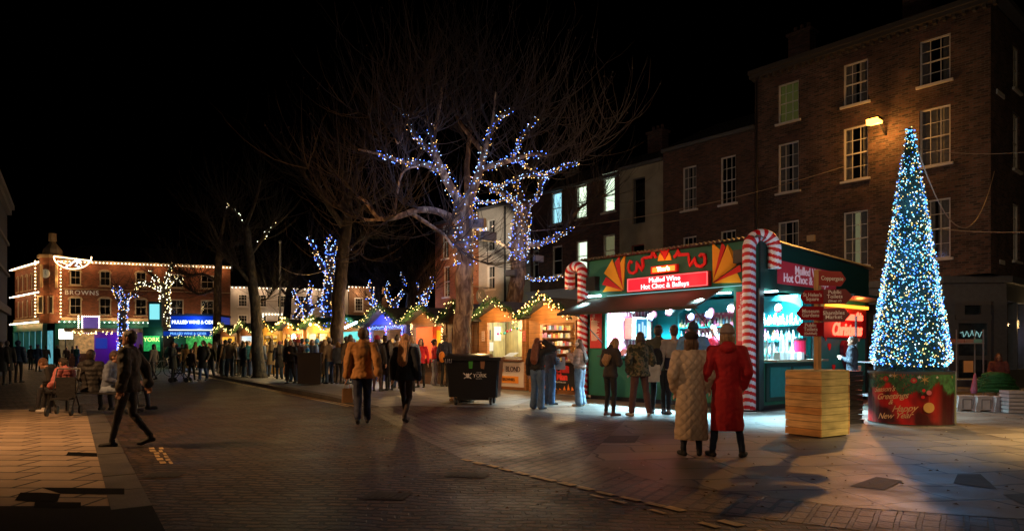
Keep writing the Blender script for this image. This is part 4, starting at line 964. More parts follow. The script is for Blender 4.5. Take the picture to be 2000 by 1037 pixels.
for a, z, r in ((-.95,.9,.07),(-.35,.92,.08),(.32,.86,.10),(-.68,.86,.06),(1.15,.9,.05)): starp(a-AZ, z, r, goldp, 6, .18, nm="snowflake_print")
for a, z in ((-.57,.86),(.08,.84)): disc(a-AZ, z, .05, redb); starp(a-AZ, z, .035, goldp, 4, .4, .018)
for a, z, r in ((-.45,.92,.035),(.2,.9,.04),(.62,.9,.03)): starp(a-AZ, z, r, whp, 5, .45)
disc(.42-AZ, .62, .045, mat("pink_bauble_print", (.5,.12,.16), .3)); disc(.28-AZ, .54, .03, redb); disc(.42-AZ, .35, .095, goldp); disc(.30-AZ,.66,.028,redb)
g = MB(); 
for k in range(9): a0 = onD(.42-AZ, .45+k*.014, RD+.014); g.octa(a0, .004)
g.build("bauble_cord", goldp, xt)
def curved(s, size, a, z, m):    # lettering bent round the drum
    cu = bpy.data.curves.new("lettering", 'FONT'); cu.body = s; cu.size = size; cu.shear = .42; cu.align_x = 'CENTER'; cu.space_character = .92; cu.extrude = .0; cu.resolution_u = 3; cu.offset = .0015
    o = bpy.data.objects.new("tmp", cu); COL.objects.link(o); bpy.context.view_layer.update(); me = bpy.data.meshes.new_from_object(o)
    bpy.data.objects.remove(o)
    for v in me.vertices: v.co = Vector(onD(a+v.co.x/RD, z+v.co.y+.03*(v.co.x/ .3), RD+.02))
    me.materials.clear(); me.materials.append(m); q = bpy.data.objects.new("lettering", me); COL.objects.link(q); q.parent = xt
scr = mat("cream_gold_script", (.75,.45,.22), .4)
curved("Season's", .135, -.63-AZ, .62, scr); curved("Greetings", .155, -.44-AZ, .49, scr); curved("&", .13, -.45-AZ, .39, scr); curved("Happy", .165, -.14-AZ, .27, scr); curved("New Year", .155, -.38-AZ, .13, scr)
# cone of artificial fir: dense short needle sprigs over a dark core
Hb, Ht, Rb = 1.05, 5.66, .665
def crad(z): t = (z-Hb)/(Ht-Hb); return Rb*(1-t)*(1.0 if t > .04 else .80+5*t)+.045
g = MB(); secs = [(0,0,Hb+(Ht-Hb)*k/18, max(.01,crad(Hb+(Ht-Hb)*k/18)*.9), max(.01,crad(Hb+(Ht-Hb)*k/18)*.9)) for k in range(19)]; secs = [(0,0,.975,.6,.6)]+secs; g.loft(secs, 24)
core = g.build("trunk", mat("tree_core", (.008,.045,.045), .9), xt)
g = MB()
for i in range(9500):
    z = Hb+(Ht-Hb)*(1-sqrt(rr.random()))*1.0-.03; z = max(.98, z); a = rr.uniform(0,2*pi); r0 = crad(z)*rr.uniform(.82,1.0); c = Vector((cos(a),sin(a),0)); tg = Vector((-sin(a),cos(a),0))
    p = c*r0+Vector((0,0,z)); L_ = rr.uniform(.04,.10); d = (c+tg*rr.uniform(-.8,.8)+Vector((0,0,rr.uniform(-.7,.5)))).normalized(); s_ = d.cross(Vector((0,0,1))).normalized()*rr.uniform(.006,.014)
    g.add([p-s_, p+s_, p+d*L_],[(0,1,2)])
g.build("crown", mat("tree_needles", (.03,.16,.13), .7, var=.5, vs=10), xt)
bl = [glow("bulb_ice", (.12,.52,1), 4.2), glow("bulb_white", (.6,.85,1), 4.5), glow("bulb_yellow", (1,.70,.22), 2.6), glow("bulb_blue", (.05,.20,1), 4), glow("bulb_pale_green", (.5,.9,.45), 1.8)]
g = MB(); pts = []
for i in range(4300):
    z = Hb+.04+(Ht-Hb-.02)*(rr.random() if i % 7 == 0 else 1-sqrt(rr.random())); a = rr.uniform(0,2*pi); r0 = crad(z)+rr.uniform(-.05,.035); pts.append((r0*cos(a), r0*sin(a), z))
front = [p for p in pts if Vector((p[0],p[1],0)).dot(-TC) > .35*Vector((p[0],p[1],0)).length*TC.length]
ind = set(rr.sample(range(len(front)), 100)); indp = {front[i] for i in ind}
pick = lambda: rr.choices(range(5), (38,14,24,18,6))[0]
for p in pts:
    if p in indp: continue
    g.cur = pick(); g.octa(p, rr.uniform(.009,.0155))
o = g.build("fairy_bulb", bl, xt); o["kind"] = "stuff"
bmm = []
for i in range(5):
    g = MB(); g.octa((0,0,0), .018); me = g.mesh("fairy_bulb"); me.materials.append(bl[i]); bmm.append(me)
for p in indp:
    o = bpy.data.objects.new("fairy_bulb", bmm[pick()]); COL.objects.link(o); o.parent = xt; o.location = p
for z, e in ((1.4,3),(2.3,8),(3.2,9),(4.2,7)):
    for a in (pi*1.0,pi*1.5,0,pi*.5): r_ = crad(z)+.28; lamp('POINT', (r_*cos(a-AZ),r_*sin(a-AZ),z), (.25,.55,1), e, xt, .15, name="fairy_glow")

# ================================================================ PLANTER WITH FINGERPOST
pc = G_(1605, 857); pl = thing("timber_planter", "square planter box of stacked pale timber boards carrying the fingerpost", "planter", pc, atan2(.52,.854))
woodO = woodmat("orange_board", (.72,.42,.15), .55); woodA = woodmat("amber_board", (.58,.27,.07), .55); woodG = woodmat("weathered_board", (.58,.47,.22), .6)
zz = .03; rr = random.Random(3)
for i in range(9):
    h = .108; dx = rr.uniform(-.006,.006)
    g = MB(); g.box(dx, .70+dx, 0, .025, zz, zz+h); g.build("board", woodG, pl); g = MB(); g.box(dx, .70+dx, .615, .64, zz, zz+h); g.build("board", woodG, pl)
    wq = [woodO, woodA, woodO][(i*2+1) % 3]; g = MB(); g.box(-.028+dx, -.003+dx, -.004, .645, zz+.002, zz+h); g.build("board", wq, pl); g = MB(); g.box(.703+dx,.728+dx,-.004,.645,zz+.002,zz+h); g.build("board", wq, pl)
    zz += h+.006
g = MB(); g.box(.02,.68,.03,.61,0,.98); g.build("inner_box", mat("planter_inside", (.05,.035,.02), .9), pl)
for k in range(7): 
    g = MB(); g.box(-.02,.72,.0+k*.092,.085+k*.092,zz,zz+.018+.003*(k % 2)); g.build("lid_board", woodG, pl)
sp = Vector((4.97, 11.16, 0)); fp = thing("fingerpost", "wooden fingerpost with six maroon direction signs above the timber planter", "signpost", sp, atan2(.52,.854)-.0)
g = MB(); g.box(-.04,.04,-.04,.04,zz+.025,2.70); g.build("post", woodmat("post_wood", (.45,.25,.09), .5, dirz=True), fp)
mar = mat("maroon_sign", (.34,.003,.012), .4); mar2 = mat("maroon_sign_brown", (.20,.02,.012), .45); lt = mat("sign_letters", (.95,.9,.84), .5)
def finger(right, z0, z1, L, lines, sz, m, ang, back=False, y=-.05):
    g = MB(); s = 1 if right else -1; zc = (z0+z1)/2; tip = (z1-z0)*.42
    pts = [(s*-.03 if not back else s*.04, z0), (s*(L-tip), z0), (s*L, zc), (s*(L-tip), z1), (s*-.03 if not back else s*.04, z1)]
    if s < 0: pts = pts[::-1]
    g.prism(pts, .018, lambda a, b, w: (a, w, b)); o = g.build("sign_arm", m, fp, loc=(0,y,0), rz=ang)
    n = len(lines)
    for i, t_ in enumerate(lines):
        q = sz if not t_.startswith("(") else sz*.62
        zz_ = zc+(n-1)*.5*(z1-z0)*.30-i*(z1-z0)*.30
        text(t_, q, lt, o, (s*(L-tip*.5)*.5, -.004, zz_), ext=.002, off=.001)
d = radians
# rotate arms relative to post so they face roughly the camera as seen
base = -(atan2(.52,.854))
finger(True, 2.44, 2.68, .52, ["Coppergate"], .094, mar, base+d(18))
finger(True, 2.14, 2.375, .48, ["Public", "Toilets", "(Silver st)"], .084, mar2, base+d(-14))
finger(True, 1.85, 2.07, .44, ["Shambles", "Market"], .086, mar2, base+d(-22), y=-.05)
finger(False, 2.14, 2.36, .38, ["St Helen's", "Square"], .083, mar, base+d(10), y=-.075)
finger(False, 1.88, 2.10, .42, ["Museum", "Gardens"], .085, mar, base+d(4), y=-.075)
finger(False, 1.62, 1.84, .42, ["Public", "Toilets", "(Guildhall)"], .084, mar, base+d(4), y=-.075)
# ---- black stacked crates between planter and drum
for i in range(11):
    p = Vector((6.35, 13.15, .0)); g = MB(); zc = i*.092+.0
    g.box(-.24,.24,-.2,.2,0,.02); g.box(-.26,.26,-.22,-.19,.0,.082); g.box(-.26,.26,.19,.22,0,.082); g.box(-.26,-.23,-.19,.19,0,.082); g.box(.23,.26,-.19,.19,0,.082); g.box(-.275,.275,-.235,.235,.066,.082) if i == 10 else g.box(-.275,.275,-.235,-.221,.066,.082)
    o = g.build("stacking_crate", black_pl if i > 2 else mat("grey_crate_plastic", (.05,.045,.05), .35), loc=(p.x+R.uniform(-.02,.02), p.y+R.uniform(-.02,.02), zc*1.0), rz=radians(20+R.uniform(-3,3)))
    tag(o, ("black plastic crate in the stack between the planter and the red drum", "dark grey plastic crate at the bottom of the stack beside the red drum")[i <= 2], "crate", "plastic crates stacked beside the drum")
    if i <= 2: o["group"] = "grey crates at the bottom of the stack"
# ---- right side: plastic barrier bases, green tree wrap, trolley rack
wp = mat("dirty_white_plastic", (.42,.36,.33), .55, var=.25, vs=4, bump=.2)
def barrier(px, py, label, w=.42, h=.33, rz=0.):
    p = G_(px, py); t = thing("crate", label, "crate", p, rz, "dirty white plastic crates on the paving")
    g = MB(); g.prism([(-w/2-.02,0),(-w/2+.06,0),(-w/2+.10,.04),(w/2-.10,.04),(w/2-.06,0),(w/2+.02,0),(w/2-.03,h),(-w/2+.03,h)], .3, lambda a, b, q: (a, q, b)); g.build("body", wp, t)
    g = MB(); 
    for x in (-.1,.1): g.box(x-.012,x+.012,-.016,-.002,.07,h-.06)
    g.box(-.1,.1,-.016,-.002,h-.065,h-.04); g.build("moulded_rib", mat("dark_rib_plastic",(.2,.17,.16),.6), t)  # ribs in a darker tone than the crate body
    g = MB(); g.box(-w/2+.005,w/2-.005,-.012,.312,h+.001,h+.025); g.build("rim", wp, t); return t
barrier(1889,803,"dirty white plastic crate nearest the drum, leftmost of the low row"); barrier(1926,804,"dirty white plastic crate in the middle of the low row"); barrier(1962,805,"dirty white plastic crate at the right end of the low row",.40)
p = G_(1990, 808); t = thing("slatted_crate", "taller slatted white plastic crate at the right edge beside the low row", "crate", p, radians(-10))
for k in range(6): g = MB(); g.box(-.2,.25,0,.4,.02+k*.085,.07+k*.085); g.build("slat", wp, t)
g = MB(); g.box(-.18,.23,.02,.38,0,.5); g.build("body", mat("grey_plastic", (.2,.19,.19), .6), t)
rr = random.Random(9); p = G_(1945, 792)
nt_ = MB()
for i in range(15):
    z = .36+i*.030; w = .62-.022*i; x0 = rr.uniform(-.06,.04); y0 = rr.uniform(-.04,.04); a = rr.uniform(-.06,.06)
    nt_.tube([(x0-w,y0,z+a*w+rr.uniform(0,.02)),(x0-w*.4,y0+.02,z+.02),(x0+w*.3,y0,z+.01),(x0+w,y0+.01,z-a*w)], [.03,.05,.05,.025], 7)
    nt_.tube([(x0-w*.9,y0-.14,z),(x0,y0-.15,z+.02),(x0+w*.8,y0-.12,z)], [.03,.045,.02], 6)
tag(nt_.build("netted_fir_pile", mat("green_netting", (.012,.11,.03), .7, bump=.9, bs=30, var=.4, vs=12), smooth=True, loc=(p.x+.12,p.y+.15,0)), "pile of folded green netting lying on the dirty white crates", "netting")
g = MB()
for i in range(260):
    a = rr.uniform(0,6.28); r_ = rr.uniform(.02,.26); z = rr.uniform(.02,.4); d_ = Vector((cos(a),sin(a),rr.uniform(.1,.6)))
    q = Vector((cos(a)*r_*.4,sin(a)*r_*.4,z)); e = q+d_*.2; s_ = Vector((-sin(a),cos(a),0))*.02; g.add([q-s_,q+s_,e],[(0,1,2)])
p = G_(1858, 800); tag(g.build("fir_offcuts", mat("fir_needles", (.012,.05,.022), .7), loc=(p.x,p.y+.1,0)), "loose heap of green fir branches beside the right side of the drum", "fir branches")
p = G_(1868, 775); rk2 = thing("shelf_trolley", "narrow steel shelf trolley holding flat boxes in front of the shop door", "trolley", (p.x,p.y,0), radians(-6))
for x, y in ((0,0),(.75,0),(0,.45),(.75,.45)): g = MB(); g.tube([(x,y,0),(x,y,2.0)], .022, 6); g.build("upright", steel, rk2)
for z in (.5,1.58): g = MB(); g.box(-.02,.77,-.02,.47,z,z+.03); g.build("shelf", steel, rk2)
for i, (x, c, l) in enumerate(((.0,(.5,.25,.18),"flat pink card box on the top shelf of the trolley, left"),(.26,(.45,.28,.2),"flat peach card box in the middle of the trolley's top shelf"),(.5,(.2,.5,.42),"flat pale green card box at the right of the trolley's top shelf"))):
    g = MB(); g.box(0,.24,0,.36,0,.10); g.box(-.004,.244,-.004,.364,.085,.105)
    w_ = rk2.matrix_world; tag(g.build("card_box", mat("card_%d" % i, c, .7), loc=(p.x+x*cos(-.105), p.y+.03+x*sin(-.105), 1.612), rz=radians(-6)), l, "box")
p = G_(1902, 795); g = MB(); g.loft([(0,0,0,.06,.06),(0,0,.1,.08,.07),(.02,0,.3,.05,.05),(.03,0,.5,.02,.02)], 8); tag(g.build("wrapped_bundle", mat("pink_wrap", (.35,.12,.2), .6, bump=.8, bs=20), smooth=True, loc=(p.x,p.y,.33)), "small upright pink wrapped bundle beside the green netting", "bundle")
g = MB(); p = G_(1875, 790)
# ---- wheelie bin
p = G_(928, 791); bn = thing("wheeled_bin", "black four wheeled council waste bin standing in front of the plane tree", "bin", (p.x-.02, p.y+.35, 0), radians(-6))
bk = mat("bin_plastic", (.012,.014,.018), .28, bump=.15, bs=8)
g = MB(); b0 = [(-.58,-.38),(.58,-.38),(.62,-.33),(.62,.36),(-.62,.36),(-.62,-.33)]; b1 = [(-.65,-.47),(.65,-.47),(.69,-.42),(.69,.44),(-.69,.44),(-.69,-.42)]
n = 6; vs = [(x,y,.2) for x,y in b0]+[(x,y,1.16) for x,y in b1]; g.add(vs, [tuple(range(n))[::-1], tuple(range(n,2*n))]+[(i,(i+1)%n,(i+1)%n+n,i+n) for i in range(n)])
g.box(-.4,.4,-.36,.33,.13,.2); g.build("body", bk, bn)
g = MB(); g.box(-.73,.73,-.51,.48,1.161,1.21); g.box(-.73,.73,-.53,-.512,1.13,1.2); g.build("rim", bk, bn)
g = MB(); n = 9
for k in range(n):
    y0 = -.45+.9*k/n; y1 = -.45+.9*(k+1)/n; z0 = 1.212+.09*sin(pi*k/n); z1 = 1.212+.09*sin(pi*(k+1)/n)
    g.quad((-.68,y0,z0),(.42,y0,z0),(.42,y1,z1),(-.68,y1,z1)); g.quad((-.68,y0,1.211),(-.68,y0,z0),(-.68,y1,z1),(-.68,y1,1.211)); g.quad((.42,y0,1.211),(.42,y1,1.211),(.42,y1,z1),(.42,y0,z0))
g.box(-.7,.45,-.52,-.45,1.213,1.25); g.build("lid", bk, bn)
for x in (-.45, .45):
    for y in (-.3, .3):
        g = MB(); g.tube([(x-.025,y,.09),(x+.025,y,.09)], .088, 16); w = g.build("wheel", mat("tyre_rubber", (.02,.02,.02), .7), bn)
        g = MB(); g.tube([(x-.03,y,.09),(x+.03,y,.09)], .04, 12); g.box(x-.045,x-.032,y-.03,y+.03,.07,.2); g.box(x+.032,x+.045,y-.03,y+.03,.07,.2); g.build("castor_fork", mat("castor_blue_steel", (.25,.33,.42), .35, metal=.7), w)
for x in (-.64,-.54): g = MB(); g.tube([(x-.03,-.53,1.17),(x-.03,-.58,1.08),(x+.03,-.58,1.08),(x+.03,-.53,1.17)], .01, 5); g.build("handle", steel, bn)
def bf(z): return -.385-(z-.2)*.09-.004
text("YORK", .13, mat("bin_letters", (.75,.75,.75), .5), bn, (.19,bf(.75)-.01,.75), ext=.002)
text("CITY OF", .035, mat("bin_letters", (.75,.75,.75), .5), bn, (.17,bf(.83)-.01,.83), ext=.001); text("COUNCIL", .035, mat("bin_letters", (.75,.75,.75), .5), bn, (.17,bf(.67)-.01,.675), ext=.001)
g = MB(); g.cur = 0
cx_, cz_ = -.12, .755
g.prism([(cx_-.035,cz_-.06),(cx_+.035,cz_-.06),(cx_+.045,cz_+.03),(cx_+.03,cz_+.055),(cx_,cz_+.04),(cx_-.03,cz_+.055),(cx_-.045,cz_+.03)], .004, lambda a, b, w: (a, bf(b)-.004-w, b))
for s_ in (-1,1):
    g.prism([(cx_+s_*.05,cz_+.02),(cx_+s_*.1,cz_+.07),(cx_+s_*.11,cz_+.055),(cx_+s_*.06,cz_-.0)][::s_], .003, lambda a, b, w: (a, bf(b)-.004-w, b))
    g.prism([(cx_+s_*.05,cz_-.03),(cx_+s_*.1,cz_-.07),(cx_+s_*.085,cz_-.085),(cx_+s_*.04,cz_-.055)][::s_], .003, lambda a, b, w: (a, bf(b)-.004-w, b))
g.build("emblem", mat("bin_letters", (.75,.75,.75), .5), bn)
g = MB(); g.prism([(-.08,.93),(.0,.93),(.02,1.12),(-.09,1.12)], .003, lambda a, b, w: (a, bf(b)-.003-w, b)); g.build("sticker", mat("green_sticker", (.05,.3,.04), .5), bn)
g = MB(); g.prism([(.22,.93),(.30,.92),(.33,1.12),(.21,1.12)], .003, lambda a, b, w: (a, bf(b)-.003-w, b)); g.build("sticker", mat("brown_sticker", (.25,.12,.06), .5), bn)
# ================================================================ MARKET HUTS
hw1 = woodmat("hut_orange_timber", (.36,.15,.045), .6, plank=.14, dirz=False); hw2 = woodmat("hut_dark_timber", (.12,.05,.02), .65, plank=.12)
ply = woodmat("pale_plywood", (.42,.37,.18), .6, dirz=True, plank=.6); felt = mat("roof_felt", (.05,.05,.055), .8, var=.3)
fir = mat("garland_fir", (.025,.075,.025), .8, var=.5, vs=9)
bw = glow("garland_bulb_warm", (1,.62,.2), 9); by = glow("garland_bulb_yellow", (.95,.8,.25), 3); bo = glow("garland_bulb_orange", (1,.42,.08), 9)
bB = glow("garland_bulb_blue", (.08,.15,1), 9); bR = glow("garland_bulb_red", (1,.05,.1), 6)
rr = random.Random(77)
def garland(parent, path, r=.11, dens=170, bm=(by,), nb=9, br=.02, drop=.0, name="garland"):
    g = MB(); pts = [Vector(p) for p in path]; bul = MB(); k = 0
    for a, b in zip(pts[:-1], pts[1:]):
        L = (b-a).length; d = (b-a)/L; e1 = d.orthogonal().normalized(); e2 = d.cross(e1)
        for _ in range(int(L*dens)):
            t = rr.random(); q = rr.uniform(0,6.283); o = (e1*cos(q)+e2*sin(q)); p = a.lerp(b, t)+o*rr.uniform(0,r*.45)+Vector((0,0,.03*sin(t*L*7))); e = p+(o+d*rr.uniform(-.9,.9)).normalized()*rr.uniform(.4,.95)*r; s_ = d.cross(o).normalized()*rr.uniform(.008,.02)
            g.add([p-s_,p+s_,e],[(0,1,2)])
        for _ in range(int(L*nb)):
            t = rr.random(); q = rr.uniform(pi*.9,pi*2.1); p = a.lerp(b, t)+Vector((0,-r*.8,0))+Vector((rr.uniform(-.06,.06),0,rr.uniform(-r,r)-drop)); bul.cur = rr.randrange(len(bm)); bul.octa(p, br*rr.uniform(.8,1.2))
    g.build(name, fir, parent)
    if bul.v: bul.build("fairy_lights", list(bm), parent)
def hut(t0, t1, label, wallm, inner, lc, le, op, ez=2.38, pk=2.82, D=2.2, bms=(by,), roofm=None, nb=10, br=.017, back=2.1):
    W = t1-t0; O = loc2w(-t1, 0, 0); O = (O[0], O[1], gz(O[0], O[1])+.013); h = thing("market_hut", label, "market hut", O, STREET, "timber huts of the Christmas market")
    a, b, c, d = op; g = MB(); th = .06
    for (x0,x1,z0,z1) in ((0,a,0,ez),(b,W,0,ez),(a,b,0,c-.06),(a,b,d,ez)): g.box(x0,x1,0,th,z0,z1)
    g.build("wall", wallm, h)
    g = MB(); g.prism([(0,ez),(W,ez),(W/2,pk)], th, lambda p, q, w: (p, w, q)); g.build("gable", wallm, h)
    g = MB(); g.box(0,th,th,D,0,ez); g.box(W-th,W,th,D,0,ez); g.box(0,W,D,D+th,0,ez); g.build("side_wall", wallm, h)
    g = MB(); ov = .22
    for s_ in (0,1):
        x0, x1 = (-ov, W/2) if s_ == 0 else (W+ov, W/2); z0 = ez-ov*(pk-ez)/(W/2)
        g.add([(x0,-.35,z0+.03),(x1,-.35,pk+.03),(x1,D+.2,pk+.03),(x0,D+.2,z0+.03),(x0,-.35,z0-.01),(x1,-.35,pk-.01),(x1,D+.2,pk-.01),(x0,D+.2,z0-.01)],[(0,1,2,3),(7,6,5,4),(0,4,5,1),(1,5,6,2),(3,2,6,7),(0,3,7,4)])
    g.build("roof", roofm or felt, h)
    g = MB(); g.box(.08,W-.08,back-.04,back,.05,ez-.02); g.build("back_panel", inner, h)
    g = MB(); g.box(th+.001,th+.02,th+.01,back-.05,c,ez-.03); g.build("side_lining", inner, h)
    g = MB(); g.box(a-.05,b+.05,-.22,.5,c-.055,c); g.build("counter", mat("hut_counter", (.14,.06,.035), .4), h)
    g = MB(); g.box(a-.05,a,-.03,-.001,c,d); g.box(b,b+.05,-.03,-.001,c,d); g.box(a-.05,b+.05,-.03,-.001,d,d+.06); g.build("opening_frame", wallm, h)
    garland(h, [(-.15,-.42,ez-.1),(W*.25,-.42,(ez+pk)/2+.0),(W/2,-.42,pk+.08),(W*.75,-.42,(ez+pk)/2),(W+.15,-.42,ez-.1)], .17, 230, bms, nb, br)
    if le: lamp('POINT', (W*.6, .7, ez-.2), lc, le*2.4, h, .1, name="hut_light"); lamp('POINT', (W/2, -.9, ez+.05), (1,.60,.22), le*1.9, h, .1, name="gable_light")
    return h, W
goodm = [mat("goods_%d" % i, c, .5) for i, c in enumerate([(.55,.5,.42),(.4,.08,.05),(.06,.06,.07),(.5,.3,.1),(.6,.58,.55),(.3,.12,.2),(.15,.25,.4),(.5,.45,.2)])]
def goods(h, x0, x1, y, zs, n=9, sz=(.06,.15), y2=None, shelfm=None):
    for z in zs:
        g = MB(); g.box(x0, x1, y-.02, y+.25, z-.03, z); g.build("shelf", shelfm or hw2, h)
        x = x0+.03
        g = MB()
        while x < x1-.1:
            w = rr.uniform(.06,.15); hh = rr.uniform(*sz); g.cur = rr.randrange(8); g.box(x, x+w, y+rr.uniform(0,.05), y+.18, z+.001, z+hh); x += w+rr.uniform(.01,.04)
        o = g.build("goods", goodm, h)
def sidegoods(h, zs, y1=1.9, sz=(.08,.18)):
    for z in zs:
        g = MB(); g.box(.085,.36,.12,y1,z-.03,z); g.build("shelf", hw2, h)
        y = .15; g = MB()
        while y < y1-.1:
            w = rr.uniform(.05,.13); hh = rr.uniform(*sz); g.cur = rr.randrange(8); g.box(.15,.34-rr.uniform(0,.05),y,y+w,z+.001,z+hh); y += w+rr.uniform(.008,.03)
        g.build("goods", goodm, h)
def poster(h, x, y, z, w, hh, m, side=0, lines=0, m2=None, name="poster"):
    g = MB(); g.box(x-w/2, x+w/2, y-.012, y, z-hh/2, z+hh/2); o = g.build(name, m, h)
    if lines:
        g = MB(); 
        for i in range(lines): l = w*rr.uniform(.4,.85); q = z+hh/2-(i+.7)*hh/(lines+.6); g.box(x-l/2, x+l/2, y-.016, y-.0125, q-.006, q+.006)
        g.build("poster_lines", m2 or mat("ink", (.05,.05,.06), .6), o)
    return o
whp_ = mat("white_poster", (.68,.66,.7), .6); dkp = mat("dark_poster", (.03,.05,.07), .5)
# 1 chilli hut
h, W = hut(.42, 2.55, "orange timber hut beside the left candy cane, stacked with jars above a black banner", hw1, hw1, (1,.72,.4), 60, (.55,2.02,1.0,2.12), bms=(bo,bw), nb=24, br=.024, pk=2.86)
sidegoods(h, (1.2,1.45,1.7,1.95), 1.6); goods(h, .3, 2.05, 1.65, (1.25,1.52,1.8,2.05), sz=(.08,.19)); goods(h, .6, 2.0, .12, (1.0,), sz=(.05,.1))
g = MB(); g.box(.5,2.05,-.03,-.002,.12,.95); bnr = g.build("banner", mat("black_banner", (.012,.010,.012), .5), h)
rt = mat("chilli_red", (.85,.05,.04), .5); wt = mat("banner_white", (.75,.72,.7), .5)
text("The Chilli\nJam Man", .27, rt, bnr, (1.27,-.036,.62), off=.012); text("www.thechillijamman.com", .075, wt, bnr, (1.27,-.036,.36))
g = MB(); g.prism([(1.1,.78),(1.2,.84),(1.26,.92),(1.22,.94),(1.14,.88),(1.06,.82)], .004, lambda a, b, w: (a,-.035-w,b)); g.build("chilli_shape", rt, bnr)
g = MB(); 
for i in range(9):
    x = .58+i*.17; a = rr.uniform(.1,.22) if i in (0,1,7,8,6) else .05; g.add([(x-.06,-.035,.13),(x+.06,-.035,.13),(x+rr.uniform(-.03,.03),-.035,.13+a)],[(0,1,2)])
g.build("flame_print", mat("flame_orange", (.9,.25,.03), .5), bnr)
# 2 brownie hut
h, W = hut(2.68, 5.1, "orange timber hut with a pale plywood back, white counter front and coloured baubles", hw1, ply, (1,.95,.7), 55, (.5,2.25,.98,2.2), bms=(bw,by), nb=9, pk=2.85, back=1.15)
g = MB(); g.box(.42,2.33,-.04,-.002,.1,.9); fr = g.build("front_board", mat("cream_board", (.62,.52,.46), .5), h)
text("BROWN", .25, mat("dark_brown_letters",(.05,.02,.015),.5), fr, (.78,-.046,.66), sx=.85); text("&", .25, mat("orange_letters",(.8,.28,.03),.5), fr, (1.29,-.046,.66)); text("BLOND", .25, mat("dark_brown_letters",(.05,.02,.015),.5), fr, (1.83,-.046,.66), sx=.85)
g = MB(); g.box(.6,2.1,-.05,-.041,.22,.44); g.build("strap_board", mat("orange_board_sign", (.8,.28,.03), .5), fr); text("WE MAKE BROWNIES.", .135, mat("dark_brown_letters",(.05,.02,.015),.5), fr, (1.35,-.055,.33), sx=.9)
poster(h, 1.15, 1.1, 1.85, .34, .36, dkp, lines=6, m2=mat("chalk",(.6,.6,.3),.6)); poster(h, 1.95, 1.1, 1.85, .36, .5, whp_, lines=3); poster(h, 1.15,1.1,1.42,.24,.32,whp_, lines=2); poster(h, .25,-.005,1.75,.16,.34,mat("pink_poster",(.6,.4,.34),.6), lines=4); poster(h, 2.37,-.035,1.72,.14,.34,mat("red_poster",(.55,.13,.1),.6), lines=3)
for y_, z_, w_, h_, m_ in ((.3,1.8,.3,.34,dkp),(.75,1.85,.32,.5,whp_),(.45,1.4,.22,.3,whp_)):
    g = MB(); g.box(.082,.094,y_-w_/2,y_+w_/2,z_-h_/2,z_+h_/2); g.build("poster", m_, h)
bm_ = [mat("bauble_%d" % i, c, .2) for i, c in enumerate([(.5,.05,.4),(.3,.5,.05),(.05,.35,.35),(.6,.03,.1)])]
for i in range(9):
    x = .85+i*.16; z = 2.1-rr.uniform(.05,.3); g = MB(); g.ell((x,.15,z),.04,.04,.042,10,6); g.tube([(x,.15,z+.04),(x,.15,2.2)],.003,4)
    g.build("bauble", bm_[i % 4], h, smooth=True)
goods(h, .6, 1.1, .1, (.985,), sz=(.04,.08)); g = MB(); g.box(1.2,1.8,.0,.4,1.0,1.06); g.add([(1.3,0,1.07),(1.75,0,1.07),(1.75,.3,1.2),(1.3,.3,1.2)],[(0,1,2,3)]); g.build("display_tray", steel, h)
# 3 shut dark hut
h, W = hut(5.18, 6.95, "shuttered dark timber hut behind the plane tree trunk", hw2, hw2, (1,.8,.5), 0, (.3,1.45,1.0,2.1), bms=(bw,by), nb=11, pk=2.9)
g = MB(); g.box(.31,1.44,.0,.03,1.001,2.09); g.build("shutter", hw2, h)
# 4 red hut
redin = mat("red_orange_inside", (.75,.10,.02), .7); h, W = hut(7.05, 9.4, "hut with a glowing red and yellow inside, its posts wrapped in gold bulbs", hw2, redin, (1,.8,.5), 70, (.3,2.1,.95,2.15), bms=(by,bw), nb=12, pk=2.85, back=1.0)
for x in (.12, 2.2): bulbs("fairy_lights", bw, h, [(x+rr.uniform(-.07,.07),-.06,rr.uniform(.1,2.3)) for _ in range(70)], .016)
poster(h, 1.6, .95, 1.75, .5, .7, whp_, lines=4); poster(h, .5,.95,1.6,.25,.9,mat("yellow_panel",(.8,.45,.02),.5))
# 5 blue hut
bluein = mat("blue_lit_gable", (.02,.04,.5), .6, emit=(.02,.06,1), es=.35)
h, W = hut(9.75, 12.7, "dark hut glowing blue under its gable, outlined in coloured bulbs", mat("blue_timber",(.03,.04,.22),.6), hw2, (1,.85,.6), 55, (.25,2.7,1.0,2.1), bms=(by,bw), nb=9, pk=3.0)
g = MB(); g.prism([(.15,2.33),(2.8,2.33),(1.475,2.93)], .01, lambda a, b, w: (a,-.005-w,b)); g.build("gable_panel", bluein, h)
for x in (.2,1.5,2.75): bulbs("fairy_lights", bB, h, [(x+rr.uniform(-.07,.07),-.08,rr.uniform(1.0,2.25)) for _ in range(45)], .02); bulbs("fairy_lights", bR, h, [(x+rr.uniform(-.07,.07),-.08,rr.uniform(1.0,2.25)) for _ in range(14)], .02)
bulbs("fairy_lights", bB, h, [(x_,-.08,2.2+rr.uniform(-.05,.05)) for x_ in [i*.06 for i in range(49)]], .02)
lamp('POINT', (1.4,-.6,2.4), (.1,.2,1), 25, h, .1, name="blue_glow"); goods(h, .3,2.6,1.5,(1.2,1.5,1.8), sz=(.1,.22)); sidegoods(h,(1.25,1.6)); g = MB(); g.box(1.5,1.6,-.02,.05,1,2.1); g.build("post", hw2, h)
